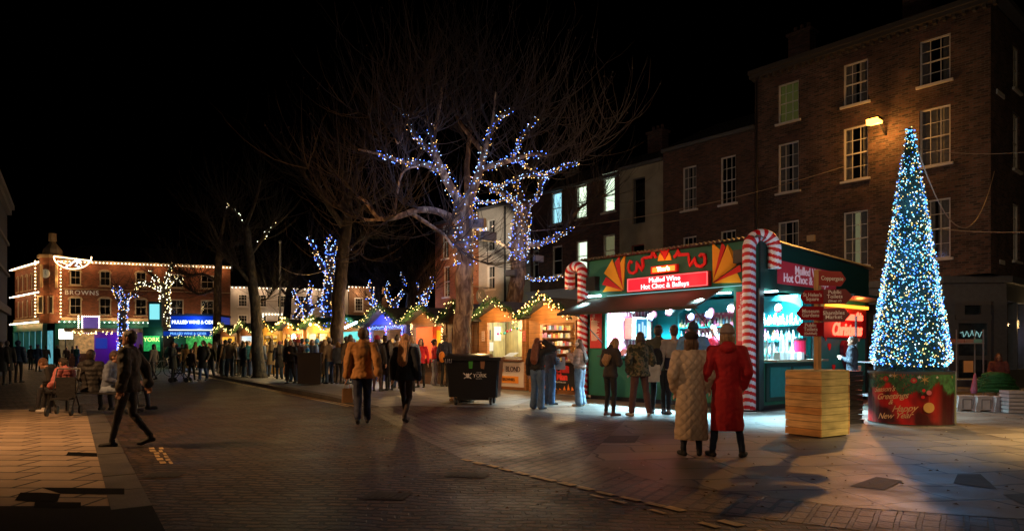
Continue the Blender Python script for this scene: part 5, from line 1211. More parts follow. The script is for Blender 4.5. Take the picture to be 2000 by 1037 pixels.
# 6-10
h, W = hut(13.2, 15.8, "hut under a bright turquoise strip lamp, half hidden by the dark trunk", hw2, mat("teal_inside",(.2,.5,.5),.7), (.5,1,.95), 60, (.2,2.4,1.0,2.1), bms=(by,bB), nb=7, roofm=mat("green_felt",(.02,.10,.09),.8))
g = MB(); g.tube([(1.9,-.5,2.25),(2.9,-.5,2.45)], .05, 8); g.build("strip_lamp", coolamp, h); lamp('POINT', (2.4,-.8,2.3), (.35,1,.95), 60, h, .1); sidegoods(h,(1.25,1.6),1.3); goods(h, .3,2.3,1.4,(1.2,1.55,1.85), sz=(.1,.22))
yin = mat("yellow_inside", (.75,.48,.08), .7)
h, W = hut(16.2, 19.0, "bright yellow lit hut with white framed shutters beyond the dark tree trunk", mat("yellow_timber",(.55,.33,.06),.6), yin, (1,.72,.2), 75, (.3,2.5,1.0,2.1), bms=(bw,bo), nb=5, br=.04, roofm=mat("green_felt",(.02,.10,.09),.8))
for x in (.6,1.2,1.9): g = MB(); g.ell((x,-.35,2.55+.1*sin(x*3)),.07,.07,.08,8,6); g.build("lantern", bw, h)
goods(h,.3,2.4,1.4,(1.2,1.5,1.8),sz=(.1,.22)); sidegoods(h,(1.25,1.6,1.95),1.3); poster(h, .8,-.04,1.6,.7,.9,whp_,lines=5); poster(h, 1.9,-.04,1.6,.6,.9,whp_,lines=5)
lamp('POINT', (1.4,-.7,2.4), (1,.75,.25), 55, h, .1)
h, W = hut(19.4, 22.0, "hut with a dazzling white lamp over its counter in the middle of the row", mat("orange_timber2",(.45,.2,.05),.6), yin, (1,.7,.35), 60, (.2,2.3,1.0,2.1), bms=(bo,bw), nb=8, br=.04)
goods(h,.3,2.2,1.4,(1.2,1.5,1.8),sz=(.1,.22)); sidegoods(h,(1.25,1.6,1.95),1.3); g = MB(); g.ell((1.9,-.2,1.9),.16,.1,.2,10,8); g.build("lamp_globe", glow("dazzling_lamp",(1,.8,.55),14), h); lamp('POINT', (1.9,-.5,1.9), (1,.75,.45), 90, h, .12)
h, W = hut(22.4, 25.0, "plain yellow lit hut to the left of the hut with the dazzling lamp", mat("yellow_timber",(.55,.33,.06),.6), yin, (1,.75,.3), 60, (.2,2.3,1.0,2.1), bms=(bo,by), nb=5, br=.03); goods(h,.3,2.2,1.4,(1.2,1.5,1.8),sz=(.1,.22)); sidegoods(h,(1.25,1.6,1.95),1.3)
h, W = hut(25.5, 28.5, "farthest hut of the row with a cool white lit counter beyond the leaning trunk", hw2, mat("cool_inside",(.5,.6,.6),.7), (.9,.95,1), 70, (.2,2.7,1.0,2.1), bms=(by,bw), nb=8, br=.03); sidegoods(h,(1.25,1.6),1.3); goods(h, .3,2.5,1.4,(1.2,1.55,1.85), sz=(.1,.22))
h, W = hut(29.0, 32.0, "end hut with warm fittings nearest the blue cider kiosk", hw2, yin, (1,.7,.3), 70, (.2,2.7,1.0,2.1), bms=(by,bw), nb=8, br=.03)
# ---- blue mulled wine and cider kiosk far off
ck = thing("cider_kiosk", "kiosk with a glowing blue sign for mulled wine and cider above the crowd", "kiosk", P_(338, 683, 50).to_tuple()[:2]+(.1,), radians(4))
Wc = 82/FPX*50; g = MB(); g.box(0,Wc,.1,2.4,0,1.0); g.box(0,Wc,2.3,2.4,1,2.6); g.box(-.05,.05,.1,2.4,0,2.6); g.box(Wc-.05,Wc+.05,.1,2.4,0,2.6); g.build("wall", darkgreen, ck)
bf_ = mat("glowing_blue_face", (.01,.05,.4), .4, emit=(.005,.06,.6), es=.4)
g = MB(); g.box(-.1,Wc+.15,-.2,2.5,2.85,3.75); g.build("fascia", bf_, ck); g = MB(); g.box(-.3,Wc,-.9,-.3,2.3,2.62); g.build("canopy_valance", bf_, ck)
g = MB(); g.box(-.2,Wc+.1,-.25,-.2,2.72,2.76); g.build("strip_lamp", glow("white_strip",(.8,.9,1),4), ck)
text("MULLED WINE & CIDER", .34, glow("white_lit_text",(.75,.9,1),5), ck, (Wc/2+.05,-.22,3.3), sx=.88)
text("MULLED WINE & CIDER", .24, glow("blue_lit_text",(.2,.55,1),1.6), ck, (Wc/2-.1,-.92,2.46), sx=1)
g = MB(); g.box(.05,Wc-.05,2.2,2.29,1,2.6); g.build("back_panel", mat("green_lit_back",(.1,.5,.1),.6,emit=(.08,.6,.1),es=.22,var=.8,vs=4), ck)
g = MB(); g.box(-.3,Wc+.2,-.25,2.6,3.751,3.9); g.build("roof", felt, ck); garland(ck, [(-.3,-.9,2.25),(Wc,-.9,2.25)], .12, 120, (by,), 8, .03)
lamp('POINT', (Wc/2,-1,3.3), (.1,.35,1), 60, ck, .2); lamp('POINT', (Wc/2,1,2.3), (.7,1,.7), 40, ck, .1)
# green sign kiosk and purple booth, bright light box, garlanded stall by the store
gk_ = thing("food_kiosk", "green lit food kiosk with big letters left of the blue kiosk", "kiosk", P_(278, 683, 54).to_tuple()[:2]+(.0,), radians(6))
g = MB(); g.box(0,1.5,.1,2,0,3.2); g.build("wall", darkgreen, gk_); g = MB(); g.box(.1,1.3,-.0,.09,1.3,2.5); g.build("sign_face", mat("green_lit_face",(.05,.4,.1),.5,emit=(.05,.75,.2),es=.35,var=.7,vs=5), gk_)
text("YORK", .45, glow("yellow_green_text",(.8,1,.25),2.2), gk_, (.7,-.01,2.2)); g = MB(); g.box(.55,1.25,-.02,.09,3.8,5.0); g.build("sign_screen", glow("cyan_screen",(.25,.8,.85),1.1), gk_)
g = MB(); g.box(.4,1.4,.1,.5,3.2,5.2); g.build("sign_backing", mat("dark_teal_board",(.01,.05,.06),.5), gk_)
g = MB(); g.box(1.7,2.7,-.3,-.1,1.6,3.1); g.build("maroon_board", mat("maroon_board",(.12,.01,.015),.5), gk_); lamp('POINT', (1,-.8,2.6), (.3,1,.6), 30, gk_, .2)
pb = thing("purple_booth", "purple lit booth with a garlanded canopy in front of the brick store", "booth", P_(184, 683, 58).to_tuple()[:2]+(.0,), radians(14))
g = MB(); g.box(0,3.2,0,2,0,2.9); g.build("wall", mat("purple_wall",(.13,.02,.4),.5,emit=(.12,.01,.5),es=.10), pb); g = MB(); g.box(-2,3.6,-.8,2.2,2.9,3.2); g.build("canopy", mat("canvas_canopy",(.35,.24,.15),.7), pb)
g = MB(); g.box(.1,1.0,-.03,-.005,1.5,2.4); g.build("blue_board", glow("blue_board",(.03,.08,.8),.35), pb)
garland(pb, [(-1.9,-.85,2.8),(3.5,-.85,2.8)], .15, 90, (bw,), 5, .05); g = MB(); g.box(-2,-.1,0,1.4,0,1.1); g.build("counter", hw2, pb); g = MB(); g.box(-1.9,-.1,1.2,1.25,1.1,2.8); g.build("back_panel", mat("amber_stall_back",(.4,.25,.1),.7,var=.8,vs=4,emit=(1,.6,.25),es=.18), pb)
lamp('POINT', (-1,-.5,2.4), (1,.7,.4), 50, pb, .1); lamp('POINT', (2,-1,2.3), (.4,.1,1), 40, pb, .1)
lb = thing("light_box_sign", "dazzling white light box sign projecting in front of the store corner", "sign", P_(115, 683, 60).to_tuple()[:2]+(.0,), radians(10))
g = MB(); g.box(0,1.05,0,.15,2.35,3.2); g.build("light_box", glow("white_light_box",(1,.9,.7),7), lb); g = MB(); g.tube([(.5,.08,0),(.5,.08,2.35)], .05, 6); g.build("pole", darkmetal, lb); lamp('POINT', (.5,-.6,2.8), (1,.85,.6), 90, lb, .2)
ps = thing("framed_sign", "purple shop sign framed in white bulbs on the store front", "sign", P_(162, 683, 62.5).to_tuple()[:2]+(.0,), radians(14))
g = MB(); g.box(0,1.3,0,.12,2.9,4.4); g.build("board", mat("purple_board",(.12,.07,.3),.5,emit=(.15,.08,.4),es=.4), ps); g = MB(); g.tube([(.6,.2,0),(.6,.2,2.9)],.05,6); g.build("pole", darkmetal, ps)
bulbs("bulb_frame", whitebulb, ps, line((-.05,-.05,2.85),(1.35,-.05,2.85),.16)+line((-.05,-.05,4.45),(1.35,-.05,4.45),.16)+line((-.05,-.05,2.85),(-.05,-.05,4.45),.16)+line((1.35,-.05,2.85),(1.35,-.05,4.45),.16)+line((-.35,-.05,2.85),(-.35,-.05,4.45),.16), .06)
text("SHOES", .3, glow("lilac_text",(.6,.5,1),1.5), ps, (.65,-.02,3.9)) if False else None
# hanging light decoration: bowl of lit tubing with stars, strung from the store
hd = thing("hanging_light_motif", "glowing bowl shaped light decoration with stars hanging in front of the store turret", "decoration", P_(142, 512, 55), radians(5))
g = MB(); wv = 35/FPX*55; 
arc = [(-wv*cos(pi*k/20),0,.45-1.0*sin(pi*k/20)) for k in range(21)]; g.tube(arc, .045, 6); g.tube([(-wv,0,.45),(0,0,.28),(wv,0,.12)], .045, 6); g.tube([(-wv*.8,0,.1),(-.2,0,-.3),(.3,0,.3),(.7,0,-.3)], .035, 6)
g.build("light_tube", glow("gold_rope_light",(1,.7,.35),5), hd)
g = MB(); g.tube([(-.6,0,-.45),(.2,0,.1),(.6,0,.2),(.2,0,-.3),(.5,0,-.35)], .04, 6); g.build("star_tube", glow("ice_rope_light",(.6,.85,1),5), hd)
# ---- tree helper
bark = brickmat if False else None
def barkmat(name, c1, c2):
    m = bpy.data.materials.new(name); m.use_nodes = True; m.cycles.emission_sampling = 'NONE'; t = m.node_tree; b = t.nodes["Principled BSDF"]; L = t.links.new
    tc = nd(t, "ShaderNodeTexCoord"); mp = nd(t, "ShaderNodeMapping"); mp.inputs["Scale"].default_value = (3,3,1.1); L(tc.outputs["Object"], mp.inputs[0])
    n = nd(t, "ShaderNodeTexNoise"); n.inputs["Scale"].default_value = 2.6; n.inputs["Detail"].default_value = 5; n.inputs["Distortion"].default_value = .6; L(mp.outputs[0], n.inputs["Vector"])
    cr = nd(t, "ShaderNodeValToRGB"); cr.color_ramp.elements[0].position = .44; cr.color_ramp.elements[0].color = (*c1,1); cr.color_ramp.elements[1].position = .56; cr.color_ramp.elements[1].color = (*c2,1)
    e = cr.color_ramp.elements.new(.66); e.color = (c2[0]*1.6,c2[1]*1.6,c2[2]*1.4,1)
    L(n.outputs[0], cr.inputs[0]); L(cr.outputs[0], b.inputs["Base Color"]); b.inputs["Roughness"].default_value = .85
    n2 = nd(t, "ShaderNodeTexNoise"); n2.inputs["Scale"].default_value = 22; n2.inputs["Detail"].default_value = 6; L(mp.outputs[0], n2.inputs["Vector"])
    bp = nd(t, "ShaderNodeBump"); bp.inputs["Strength"].default_value = .5; bp.inputs["Distance"].default_value = .03; L(n2.outputs[0], bp.inputs["Height"]); L(bp.outputs[0], b.inputs["Normal"]); return m
plane_bark = barkmat("plane_bark", (.16,.10,.06), (.34,.24,.15)); dark_bark = barkmat("dark_bark", (.035,.025,.018), (.075,.055,.04)); twigm = mat("twig", (.045,.033,.024), .9); twigd = mat("dark_twig", (.02,.013,.009), .9)
sB = [glow("tree_bulb_blue", (.07,.18,1), 6), glow("tree_bulb_ice", (.40,.6,1), 4), glow("tree_bulb_amber", (1,.55,.16), 3.5)]; sW = [glow("tree_bulb_gold", (1,.75,.3), 6), glow("tree_bulb_white", (1,.95,.7), 7)]
def smooth(pts, rs, k=5):
    out, ro = [], []; n = len(pts)
    for i in range(n-1):
        p0, p1, p2, p3 = pts[max(i-1,0)], pts[i], pts[i+1], pts[min(i+2,n-1)]
        for j in range(k):
            t = j/k; out.append(.5*((2*p1)+(p2-p0)*t+(2*p0-5*p1+4*p2-p3)*t*t+(3*p1-p0-3*p2+p3)*t**3)); ro.append(rs[i]*(1-t)+rs[i+1]*t)
    return out+[pts[-1]], ro+[rs[-1]]
def tree(label, base, limbs, bm, tm, nt=200, tl=(.8,2.), sd=1, lights=None, group=None, upw=1.0, indiv=0, name="plane_tree", tr=.008, thin=1., sec=0):
    rr = random.Random(sd); t = thing(name, label, "tree", base, 0, group); g = MB(); tw = MB(); tips = []; lp = []
    for li, (pts, rs, lit, tws) in enumerate(limbs):
        P, Q = smooth([Vector(p)-Vector(base) for p in pts], rs if li == 0 else [r_*thin for r_ in rs])
        jit = [p+Vector((rr.uniform(-1,1),rr.uniform(-1,1),0))*q*.12 for p, q in zip(P, Q)]
        if li == 0: jit[0] = P[0]; Q[0] *= 1.35; Q[1] *= 1.1
        g.tube(jit, Q, 12 if Q[0] > .1 else 7)
        for i in range(len(P)-1):
            if tws and i > len(P)*(.3 if li else .85): tips += [(P[i], (P[i+1]-P[i]).normalized(), Q[i])]*tws
            if lit and lit[0] <= i/len(P) <= lit[1]: lp.append((P[i], P[i+1], Q[i]))
    new = []
    for _ in range(sec):      # secondary boughs between limbs and twigs
        p, d, r = rr.choice(tips); L = rr.uniform(.8,1.8); dd = (d*.6+Vector((rr.uniform(-1,1),rr.uniform(-1,1),rr.uniform(-.4,.7)))).normalized(); q = p.copy(); pp_ = [p]; r0 = min(r*.7, rr.uniform(.022,.045))
        for i in range(6):
            dd = (dd+Vector((rr.uniform(-.3,.3),rr.uniform(-.3,.3),.16+rr.uniform(-.2,.2)))).normalized(); q = q+dd*L/6; pp_.append(q); new.append((q, dd, r0*.5))
        tw.tube(pp_, [r0*(1-i/8) for i in range(7)], 5)
    tips = tips+new*3 if sec else tips
    g.build("trunk", bm, t, smooth=True)
    if tips:
        for _ in range(nt):
            p, d, r = rr.choice(tips); L = rr.uniform(*tl); dd = (d*.5+Vector((rr.uniform(-1,1),rr.uniform(-1,1),rr.uniform(-.5,.8)))).normalized()
            pts = [p]; n = 6; q = p.copy()
            for i in range(n): 
                dd = (dd+Vector((rr.uniform(-.18,.18),rr.uniform(-.18,.18),.17*upw+rr.uniform(-.08,.08)))).normalized(); q = q+dd*L/n; pts.append(q)
                if rr.random() < .33:
                    e = (dd+Vector((rr.uniform(-.9,.9),rr.uniform(-.9,.9),rr.uniform(0,.5)))).normalized(); l2 = L*rr.uniform(.15,.4); m_ = q+e*l2*.5; e = (e+Vector((0,0,.3*upw))).normalized()
                    tw.tube([q, m_, m_+e*l2*.5], [tr*.6,tr*.45,tr*.2], 3, False)
            tw.tube(pts, [tr*1.5*(1-i/(n+1)) for i in range(n+1)], 3, False)
            if rr.random() < .25: c = pts[-1]; tw.octa(c, .022)
        tw.build("crown", tm, t)
    if lp and lights:
        bl_ = MB(); ms, dens, br = lights[:3]; allp = []
        for a, b, r in lp:
            L = (b-a).length; d = (b-a).normalized(); e1 = d.orthogonal().normalized(); e2 = d.cross(e1); s_ = max(1, min(4, r*9))
            n = L*dens*s_; n = int(n)+(rr.random() < n % 1)
            for _ in range(n):
                q = rr.uniform(0,6.283); allp.append(a.lerp(b, rr.random())+(e1*cos(q)+e2*sin(q))*(r+rr.uniform(.015,.05+r*.25)))
        ii = set(rr.sample(range(len(allp)), min(indiv, len(allp)//2))) if indiv else set()
        mm = []
        if indiv:
            for m_ in ms: q = MB(); q.octa((0,0,0), br); me = q.mesh("fairy_bulb"); me.materials.append(m_); mm.append(me)
        for i, p in enumerate(allp):
            c = rr.randrange(len(ms))
            if i in ii: o = bpy.data.objects.new("fairy_bulb", mm[c]); COL.objects.link(o); o.parent = t; o.location = p
            else: bl_.cur = c; bl_.octa(p, br*rr.uniform(.8,1.15))
        o = bl_.build("fairy_bulb", ms, t); o["kind"] = "stuff"
        if len(lights) > 3:
            for p, e in lights[3]: lamp('POINT', Vector(p)-Vector(base), (.35,.45,1) if ms is sB else (1,.7,.3), e, t, .15, name="fairy_glow")
    return t
def LP(Y, pts, r0, r1, lit=None, tw=1):
    n = len(pts); return ([P_(p[0], p[1], Y+(p[2] if len(p) > 2 else 0)) for p in pts], [r0+(r1-r0)*i/(n-1) for i in range(n)], lit, tw)
# main plane tree
Y = 18.4; base = Vector((X_(902,Y), Y, .02))
limbs = [ ([base, P_(900,700,Y), P_(906,600,Y), P_(908,520,Y), P_(907,450,Y), P_(908,400,Y)], [.26,.245,.235,.23,.24,.24], (.55,1), 0),
 LP(Y, [(905,405),(880,365,-.3),(862,330,-.7),(850,300,-1.),(845,270,-1.2),(838,240,-1.3),(832,210,-1.3)], .2,.04,(0,.8)),
 LP(Y, [(862,335,-.7),(830,322,-1.),(795,318,-1.3),(760,308,-1.5),(735,300,-1.6),(700,292,-1.8)], .12,.035,(0,.75)),
 LP(Y, [(850,300,-1.),(830,285,-1.),(808,262,-1.4),(797,240,-1.6),(790,222,-1.7)], .10,.03,(0,1)),
 LP(Y, [(910,405),(925,370,.2),(938,330,.3),(945,300,.3),(958,260,.4),(972,232,.5),(1005,212,.6)], .2,.045,(0,1)),
 LP(Y, [(940,330,.3),(975,320,.2),(1010,310,0),(1040,302,-.2),(1068,305,-.3)], .13,.05,(0,.95)),
 LP(Y, [(1000,312,.1),(1012,285,.4),(1022,262,.6),(1050,230,.9)], .09,.03,(0,.9)),
 LP(Y, [(945,300,.3),(925,275,.9),(905,250,1.2),(890,225,1.5),(880,190,1.6)], .11,.04,None),
 LP(Y, [(915,400),(912,330,1.2),(915,290,1.6),(918,250,1.9),(920,190,2)], .15,.04,None),
 LP(Y, [(893,432),(860,415,-.6),(820,410,-1),(770,425,-1.3),(740,425,-1.4),(715,395,-1.5),(700,385,-1.6)], .15,.05,None,2),
 LP(Y, [(800,415,-1.1),(840,440,-.9),(868,460,-.7),(886,485,-.6)], .09,.05,None,1),
 LP(Y, [(770,425,-1.3),(720,430,-1.2),(690,420,-1.2),(660,400,-1.3)], .07,.03,None,2),
 LP(Y, [(770,420,-1.3),(785,340,-1.6),(820,325,-1.9)], .05,.03,None,1),
 LP(Y, [(838,240,-1.3),(800,225,-1.6),(780,280,-1.8),(770,262,-1.8)], .05,.03,None,2),
 LP(Y, [(845,270,-1.2),(860,200,-1.2),(862,170,-1.2)], .07,.035,None,2),
 LP(Y, [(958,260,.4),(965,215,.3),(968,180,.2)], .07,.035,None,2),
 LP(Y, [(1005,312,0),(1060,340,.4),(1100,325,.6),(1130,320,.8)], .05,.02,(0,.9),1),
 LP(Y, [(938,350,.3),(970,365,.0),(1020,345,-.3),(1075,345,-.3)], .05,.02,(0,.9),1),
 LP(Y, [(920,390,.1),(955,395,-.3),(1000,388,-.2)], .05,.02,(0,1),0),
]
tree("largest bare plane tree, by the black bin, limbs wound with blue and amber fairy lights", base, limbs, plane_bark, twigm, 1050, (.8,2.6), 5, (sB, 40, .0145, [(P_(890,380,Y-1.2),18),(P_(905,480,Y-1),12),(P_(800,320,Y-2),8),(P_(960,290,Y-1),8),(P_(870,280,Y-2.2),6)]), upw=1.3, indiv=100, tr=.009, thin=.68, sec=50)
# second lit tree behind the huts
Y = 26.5; base = Vector((X_(1003,Y), Y, .1))
limbs = [ ([base, P_(1003,600,Y), P_(1012,540,Y), P_(1014,470,Y), P_(1020,420,Y), P_(1022,400,Y)], [.32,.31,.3,.3,.28,.24], (.45,1), 0),
 LP(Y, [(1020,420),(1000,390,-.5),(975,375,-.8),(955,372,-1)], .14,.05,(0,.9)), LP(Y, [(1022,405),(1015,380,.3),(1010,350,.6),(1030,320,.8)], .13,.05,(0,.6)),
 LP(Y, [(1015,470),(1045,478,-.4),(1075,468,-.7),(1100,455,-.8),(1120,440,-.9)], .13,.05,(0,1)), LP(Y, [(1100,455,-.8),(1125,415,-1),(1150,395,-1),(1185,380,-1)], .07,.03,None),
 LP(Y, [(1018,540),(1050,545,-.3),(1080,545,-.5),(1100,538,-.6)], .06,.03,(0,1),0), LP(Y, [(1005,490),(985,480,-.3),(960,465,-.5),(935,445,-.6)], .06,.03,(.4,1),0), LP(Y, [(1022,410),(1050,385,.2),(1060,350,.2),(1090,330,.3)], .1,.04,(0,1))]
tree("plane tree behind the huts with its trunk wrapped in blue lights", base, limbs, plane_bark, twigm, 260, (1,2.6), 9, (sB, 42, .018, [(P_(1010,470,Y-1),14),(P_(1060,470,Y-1.5),8)]), upw=1.0, tr=.010)
# dark near trunk
Y = 27.2; base = Vector((X_(655,Y), Y, .1))
limbs = [([base, P_(657,700,Y), P_(660,600,Y), P_(668,520,Y), P_(675,450,Y), P_(680,390,Y)], [.30,.26,.26,.25,.22,.18], None, 1), LP(Y, [(675,450),(640,400,-.5),(610,360,-.6),(580,330,-.6)], .13,.04), LP(Y, [(680,390),(700,330,.3),(720,270,.5),(725,200,.4)], .13,.04), LP(Y, [(678,420),(720,400,.5),(770,370,.8),(800,360,1)], .11,.04), LP(Y, [(680,390),(670,330,1),(655,270,1.2)], .11,.04), LP(Y, [(672,500),(700,470,.5),(740,455,.7)], .08,.03)]
tree("unlit dark tree with a straight trunk just left of the man in the tan jacket", base, limbs, dark_bark, twigd, 420, (1.5,3.5), 21, tr=.009)
# leaning trunk
Y = 31.5; base = Vector((X_(507,Y), Y, .1))
limbs = [([base, P_(504,690,Y), P_(500,620,Y), P_(494,560,Y), P_(488,500,Y), P_(480,440,Y)], [.30,.27,.24,.22,.19,.15], None, 1), LP(Y, [(494,560),(470,530,-.3),(455,505,-.4),(430,480,-.4)], .10,.04), LP(Y, [(488,500),(510,470,.3),(530,440,.5),(540,425,.5)], .09,.03,(.2,1)), LP(Y, [(482,450),(465,420,0),(440,400,.3)], .09,.03,(.2,1)), LP(Y, [(480,440),(500,390,.5),(510,350,.6)], .10,.03), LP(Y, [(496,590),(520,585,.4),(540,560,.5)], .05,.02)]
tree("dark plane tree whose trunk leans left, green tinged near its foot, beside the crowd", base, limbs, plane_bark if False else dark_bark, twigd, 330, (1.2,3.), 23, (sW, 9, .020), tr=.009)
Y = 47; base = Vector((X_(424,Y), Y, 0))
limbs = [([base, P_(424,640,Y), P_(425,560,Y), P_(428,500,Y), P_(430,470,Y)], [.3,.28,.25,.22,.18], None, 1)]+[LP(Y, l, .12,.04) for l in ([(425,550),(395,535),(370,540),(350,530)],[(428,510),(455,480),(480,465)],[(430,480),(415,440),(400,420)],[(426,560),(390,575,.5),(365,560,.7)],[(430,470),(440,420),(445,390)])]
tree("dark leafless tree rising right of the blue cider kiosk", base, limbs, dark_bark, twigd, 260, (1.5,4), 25, tr=.014)
far_grp = "lit trees across the square"
def far_tree(px, pyb, pyt, Y, label, lm, sd, tr_r, limbs_px, dens=30, br=.035, glow_=14, tw=70, top=1.):
    base = Vector((X_(px[0],Y), Y, .1)); n = len(px); L = [([base]+[P_(a, b, Y) for a, b in zip(px[1:], pyt)], [tr_r*(1-.45*i/n) for i in range(n)], (pyb, top), 1)]+[LP(Y, l, tr_r*.45, tr_r*.2, (0,1)) for l in limbs_px]
    return tree(label, base, L, dark_bark, twigd, tw, (1,2.6), sd, (lm, dens, br, [(P_(px[-1], pyt[-1], Y-1.5), glow_)]), upw=.9, tr=.014, group=None)
far_tree((640,640,645,642), 0., (600,540,500), 44, "tall blue lit tree left of the straight dark trunk", sB, 31, .38, [[(645,540),(620,505),(612,480),(600,462)],[(645,510),(655,480),(665,470),(685,490)],[(643,500),(640,475),(645,460)]], 22)
far_tree((600,600,598), .2, (620,585), 44, "smaller blue lit tree with looping branches beside the flagpole", sB, 32, .28, [[(600,610),(580,590),(572,565)],[(600,605),(625,590),(635,570)],[(598,590),(608,560),(602,550)],[(590,600),(575,620),(590,640)]], 22)
far_tree((765,765,770), .2, (620,590), 46, "blue lit tree behind the blue glowing hut", sB, 33, .3, [[(765,615),(735,600),(715,580)],[(768,600),(755,570),(760,550)],[(770,590),(790,565),(785,530)],[(735,600),(725,565),(720,548)]], 22)
far_tree((826,826,828), .2, (610,590), 48, "blue lit tree forking above the hut roofs, just left of the orange brick house", sB, 34, .3, [[(826,600),(815,565),(812,540)],[(828,595),(840,565),(850,550)],[(828,590),(832,570),(845,538)]], 22)
far_tree((240,240,242), 0, (630,590), 57, "small tree thickly wound with blue bulbs in front of the brick store", sB, 35, .36, [[(240,605),(225,570),(218,558)],[(242,595),(255,575),(270,582)],[(241,590),(238,570),(230,560)]], 22, .04, 25, 30)
far_tree((322,322,324), 0, (600,555), 57, "tree covered in warm yellow bulbs right of the small blue lit tree", sW, 36, .42, [[(322,570),(295,555),(270,556),(265,570)],[(324,560),(345,540),(360,555)],[(324,555),(330,530),(340,515)],[(322,560),(300,540),(290,530)]], 13, .04, 25, 60)
for i, (px, Y, l) in enumerate(((560,55,"pollarded dark tree in front of the pale inn"),(735,50,"dark leafless tree behind the blue glowing hut"),(800,44,"dark leafless tree between the lit trees and the orange house"))):
    b_ = Vector((X_(px,Y),Y,0)); L = [([b_,P_(px,620,Y),P_(px+5,560,Y),P_(px,520,Y)],[.34,.3,.25,.18],None,1)]+[LP(Y,[(px,590-k*14),(px+s_*20,570-k*16,s_*.3),(px+s_*42,555-k*22,s_*.5)],.12,.04) for k, s_ in enumerate((1,-1,1,-1))]
    tree(l, b_, L, dark_bark, twigd, 200, (1.5,4), 50+i, tr=.015)
# ---- flagpole, cables, floodlights on the trees
fp_ = thing("flagpole", "slim grey flagpole rising beside the dark trees in front of the pale inn", "flagpole", (X_(547,38),38,.1))
g = MB(); g.tube([(0,0,0),(0,0,Z_(478,38))], [.07,.05], 8); g.build("pole", mat("grey_pole",(.2,.2,.22),.4), fp_); g = MB(); g.ell((0,0,Z_(478,38)+.06),.09,.09,.09); g.build("finial", mat("grey_pole",(.2,.2,.22),.4), fp_)
cabm = mat("cable_pale", (.35,.27,.2), .6)
def cable(label, a, b, sag, r=.012, m=cabm):
    a, b = Vector(a), Vector(b); g = MB(); g.tube([a.lerp(b, k/24)-Vector((0,0,sag*4*(k/24)*(1-k/24))) for k in range(25)], r, 5); tag(g.build("cable", m), label, "cable")
cable("long thin cable slung from the corner building to the lit tree behind the huts", P_(1650,325,26.6), P_(1035,452,26.3), .35)
cable("cable running right from the Christmas tree top towards the side street", P_(1795,291,21.5), P_(2010,297,19), .1, .010)
cable("cable drooping from the Christmas tree top to the corner of the building", P_(1790,285,13.3), P_(1942,335,22), 1.7, .012)
cable("low cable crossing right of the Christmas tree at first floor height", P_(1835,447,21), P_(2010,453,19), .05, .010)
cable("cable crossing the dark trees left of the straight trunk", P_(547,520,38), P_(680,500,27), .6, .012)
fh = mat("floodlight_housing", (.12,.13,.15), .4); 
def flood(px, py, Y, label, rz, lit=None):
    t = thing("floodlight", label, "floodlight", P_(px,py,Y), rz, "floodlights fixed to the trees"); g = MB(); g.box(-.22,.22,-.05,.08,-.12,.12); g.build("housing", fh, t)
    g = MB(); g.box(-.19,.19,-.06,-.051,-.09,.09); g.build("lens", lit or mat("lens_unlit",(.25,.27,.3),.2), t); g = MB(); g.tube([(0,.08,0),(0,.3,.05)],.02,6); g.build("bracket", fh, t); return t
flood(934,437,18.1,"floodlight shining warm white beside the lit trunk of the largest tree", radians(150), glow("flood_lens",(1,.85,.6),40)); flood(893,452,18.85,"small amber floodlight strapped behind the lit trunk of the largest tree", radians(200), glow("added_flood_lens",(1,.5,.2),8)); flood(955,462,18.2,"unlit grey floodlight below the shining one on the largest tree", radians(40)); flood(998,533,26,"unlit floodlight on the trunk behind the huts, left side", radians(-30)); flood(1052,505,26.1,"unlit floodlight on the trunk behind the huts, right side", radians(40))  # the amber one behind the trunk is added, to light the orange house
# wooden bin enclosure by the dark trunk
p = GP(605,752); bx = thing("bin_enclosure", "dark boxed litter bin standing left of the straight dark trunk", "bin", p, radians(10)); g = MB(); g.box(-.4,.4,-.3,.3,.05,1.15); g.build("body", mat("dark_brown_panel",(.025,.018,.014),.6), bx); g = MB(); g.box(-.43,.43,-.33,.33,1.151,1.2); g.build("lid", black_pl, bx)
# ================================================================ PEOPLE (built at 1.75 m facing +y, one remeshed body each)
folds = bpy.data.textures.new('folds','CLOUDS'); folds.noise_scale = .10; folds.noise_depth = 1
BAKE = {}      # key -> list of objects sharing the mesh
def remesh(key, mbf, m, parent, name, vox, sm=2):
    if key in BAKE:
        o = bpy.data.objects.new(name, BAKE[key][0].data); COL.objects.link(o); o.parent = parent; BAKE[key].append(o); o["_m"] = m.name; return o
    g = MB(); mbf(g); me = g.mesh(name); me.materials.append(m)
    o = bpy.data.objects.new(name, me); COL.objects.link(o); o.parent = parent; o["_m"] = m.name
    r = o.modifiers.new("r", 'REMESH'); r.mode = 'VOXEL'; r.voxel_size = vox; r.use_smooth_shade = True
    if sm: q = o.modifiers.new("s", 'SMOOTH'); q.factor = .5; q.iterations = sm
    if name in ('coat','jacket','jumper','trousers') and vox < .018:
        d_ = o.modifiers.new('d','DISPLACE'); d_.texture = folds; d_.strength = .022 if name in ('trousers','coat') else .03; d_.mid_level = .42
    BAKE[key] = [o]; return o
def bake():
    dg = bpy.context.evaluated_depsgraph_get()
    for key, obs in BAKE.items():
        me = bpy.data.meshes.new_from_object(obs[0].evaluated_get(dg)); me.name = obs[0].name
        me.materials.clear(); me.materials.append(bpy.data.materials[obs[0]["_m"]])
        for o in obs:
            o.modifiers.clear(); o.data = me
            if o["_m"] != me.materials[0].name:
                o.material_slots[0].link = 'OBJECT'; o.material_slots[0].material = bpy.data.materials[o["_m"]]
    for obs in BAKE.values():
        for o in obs: del o["_m"]
V3 = Vector
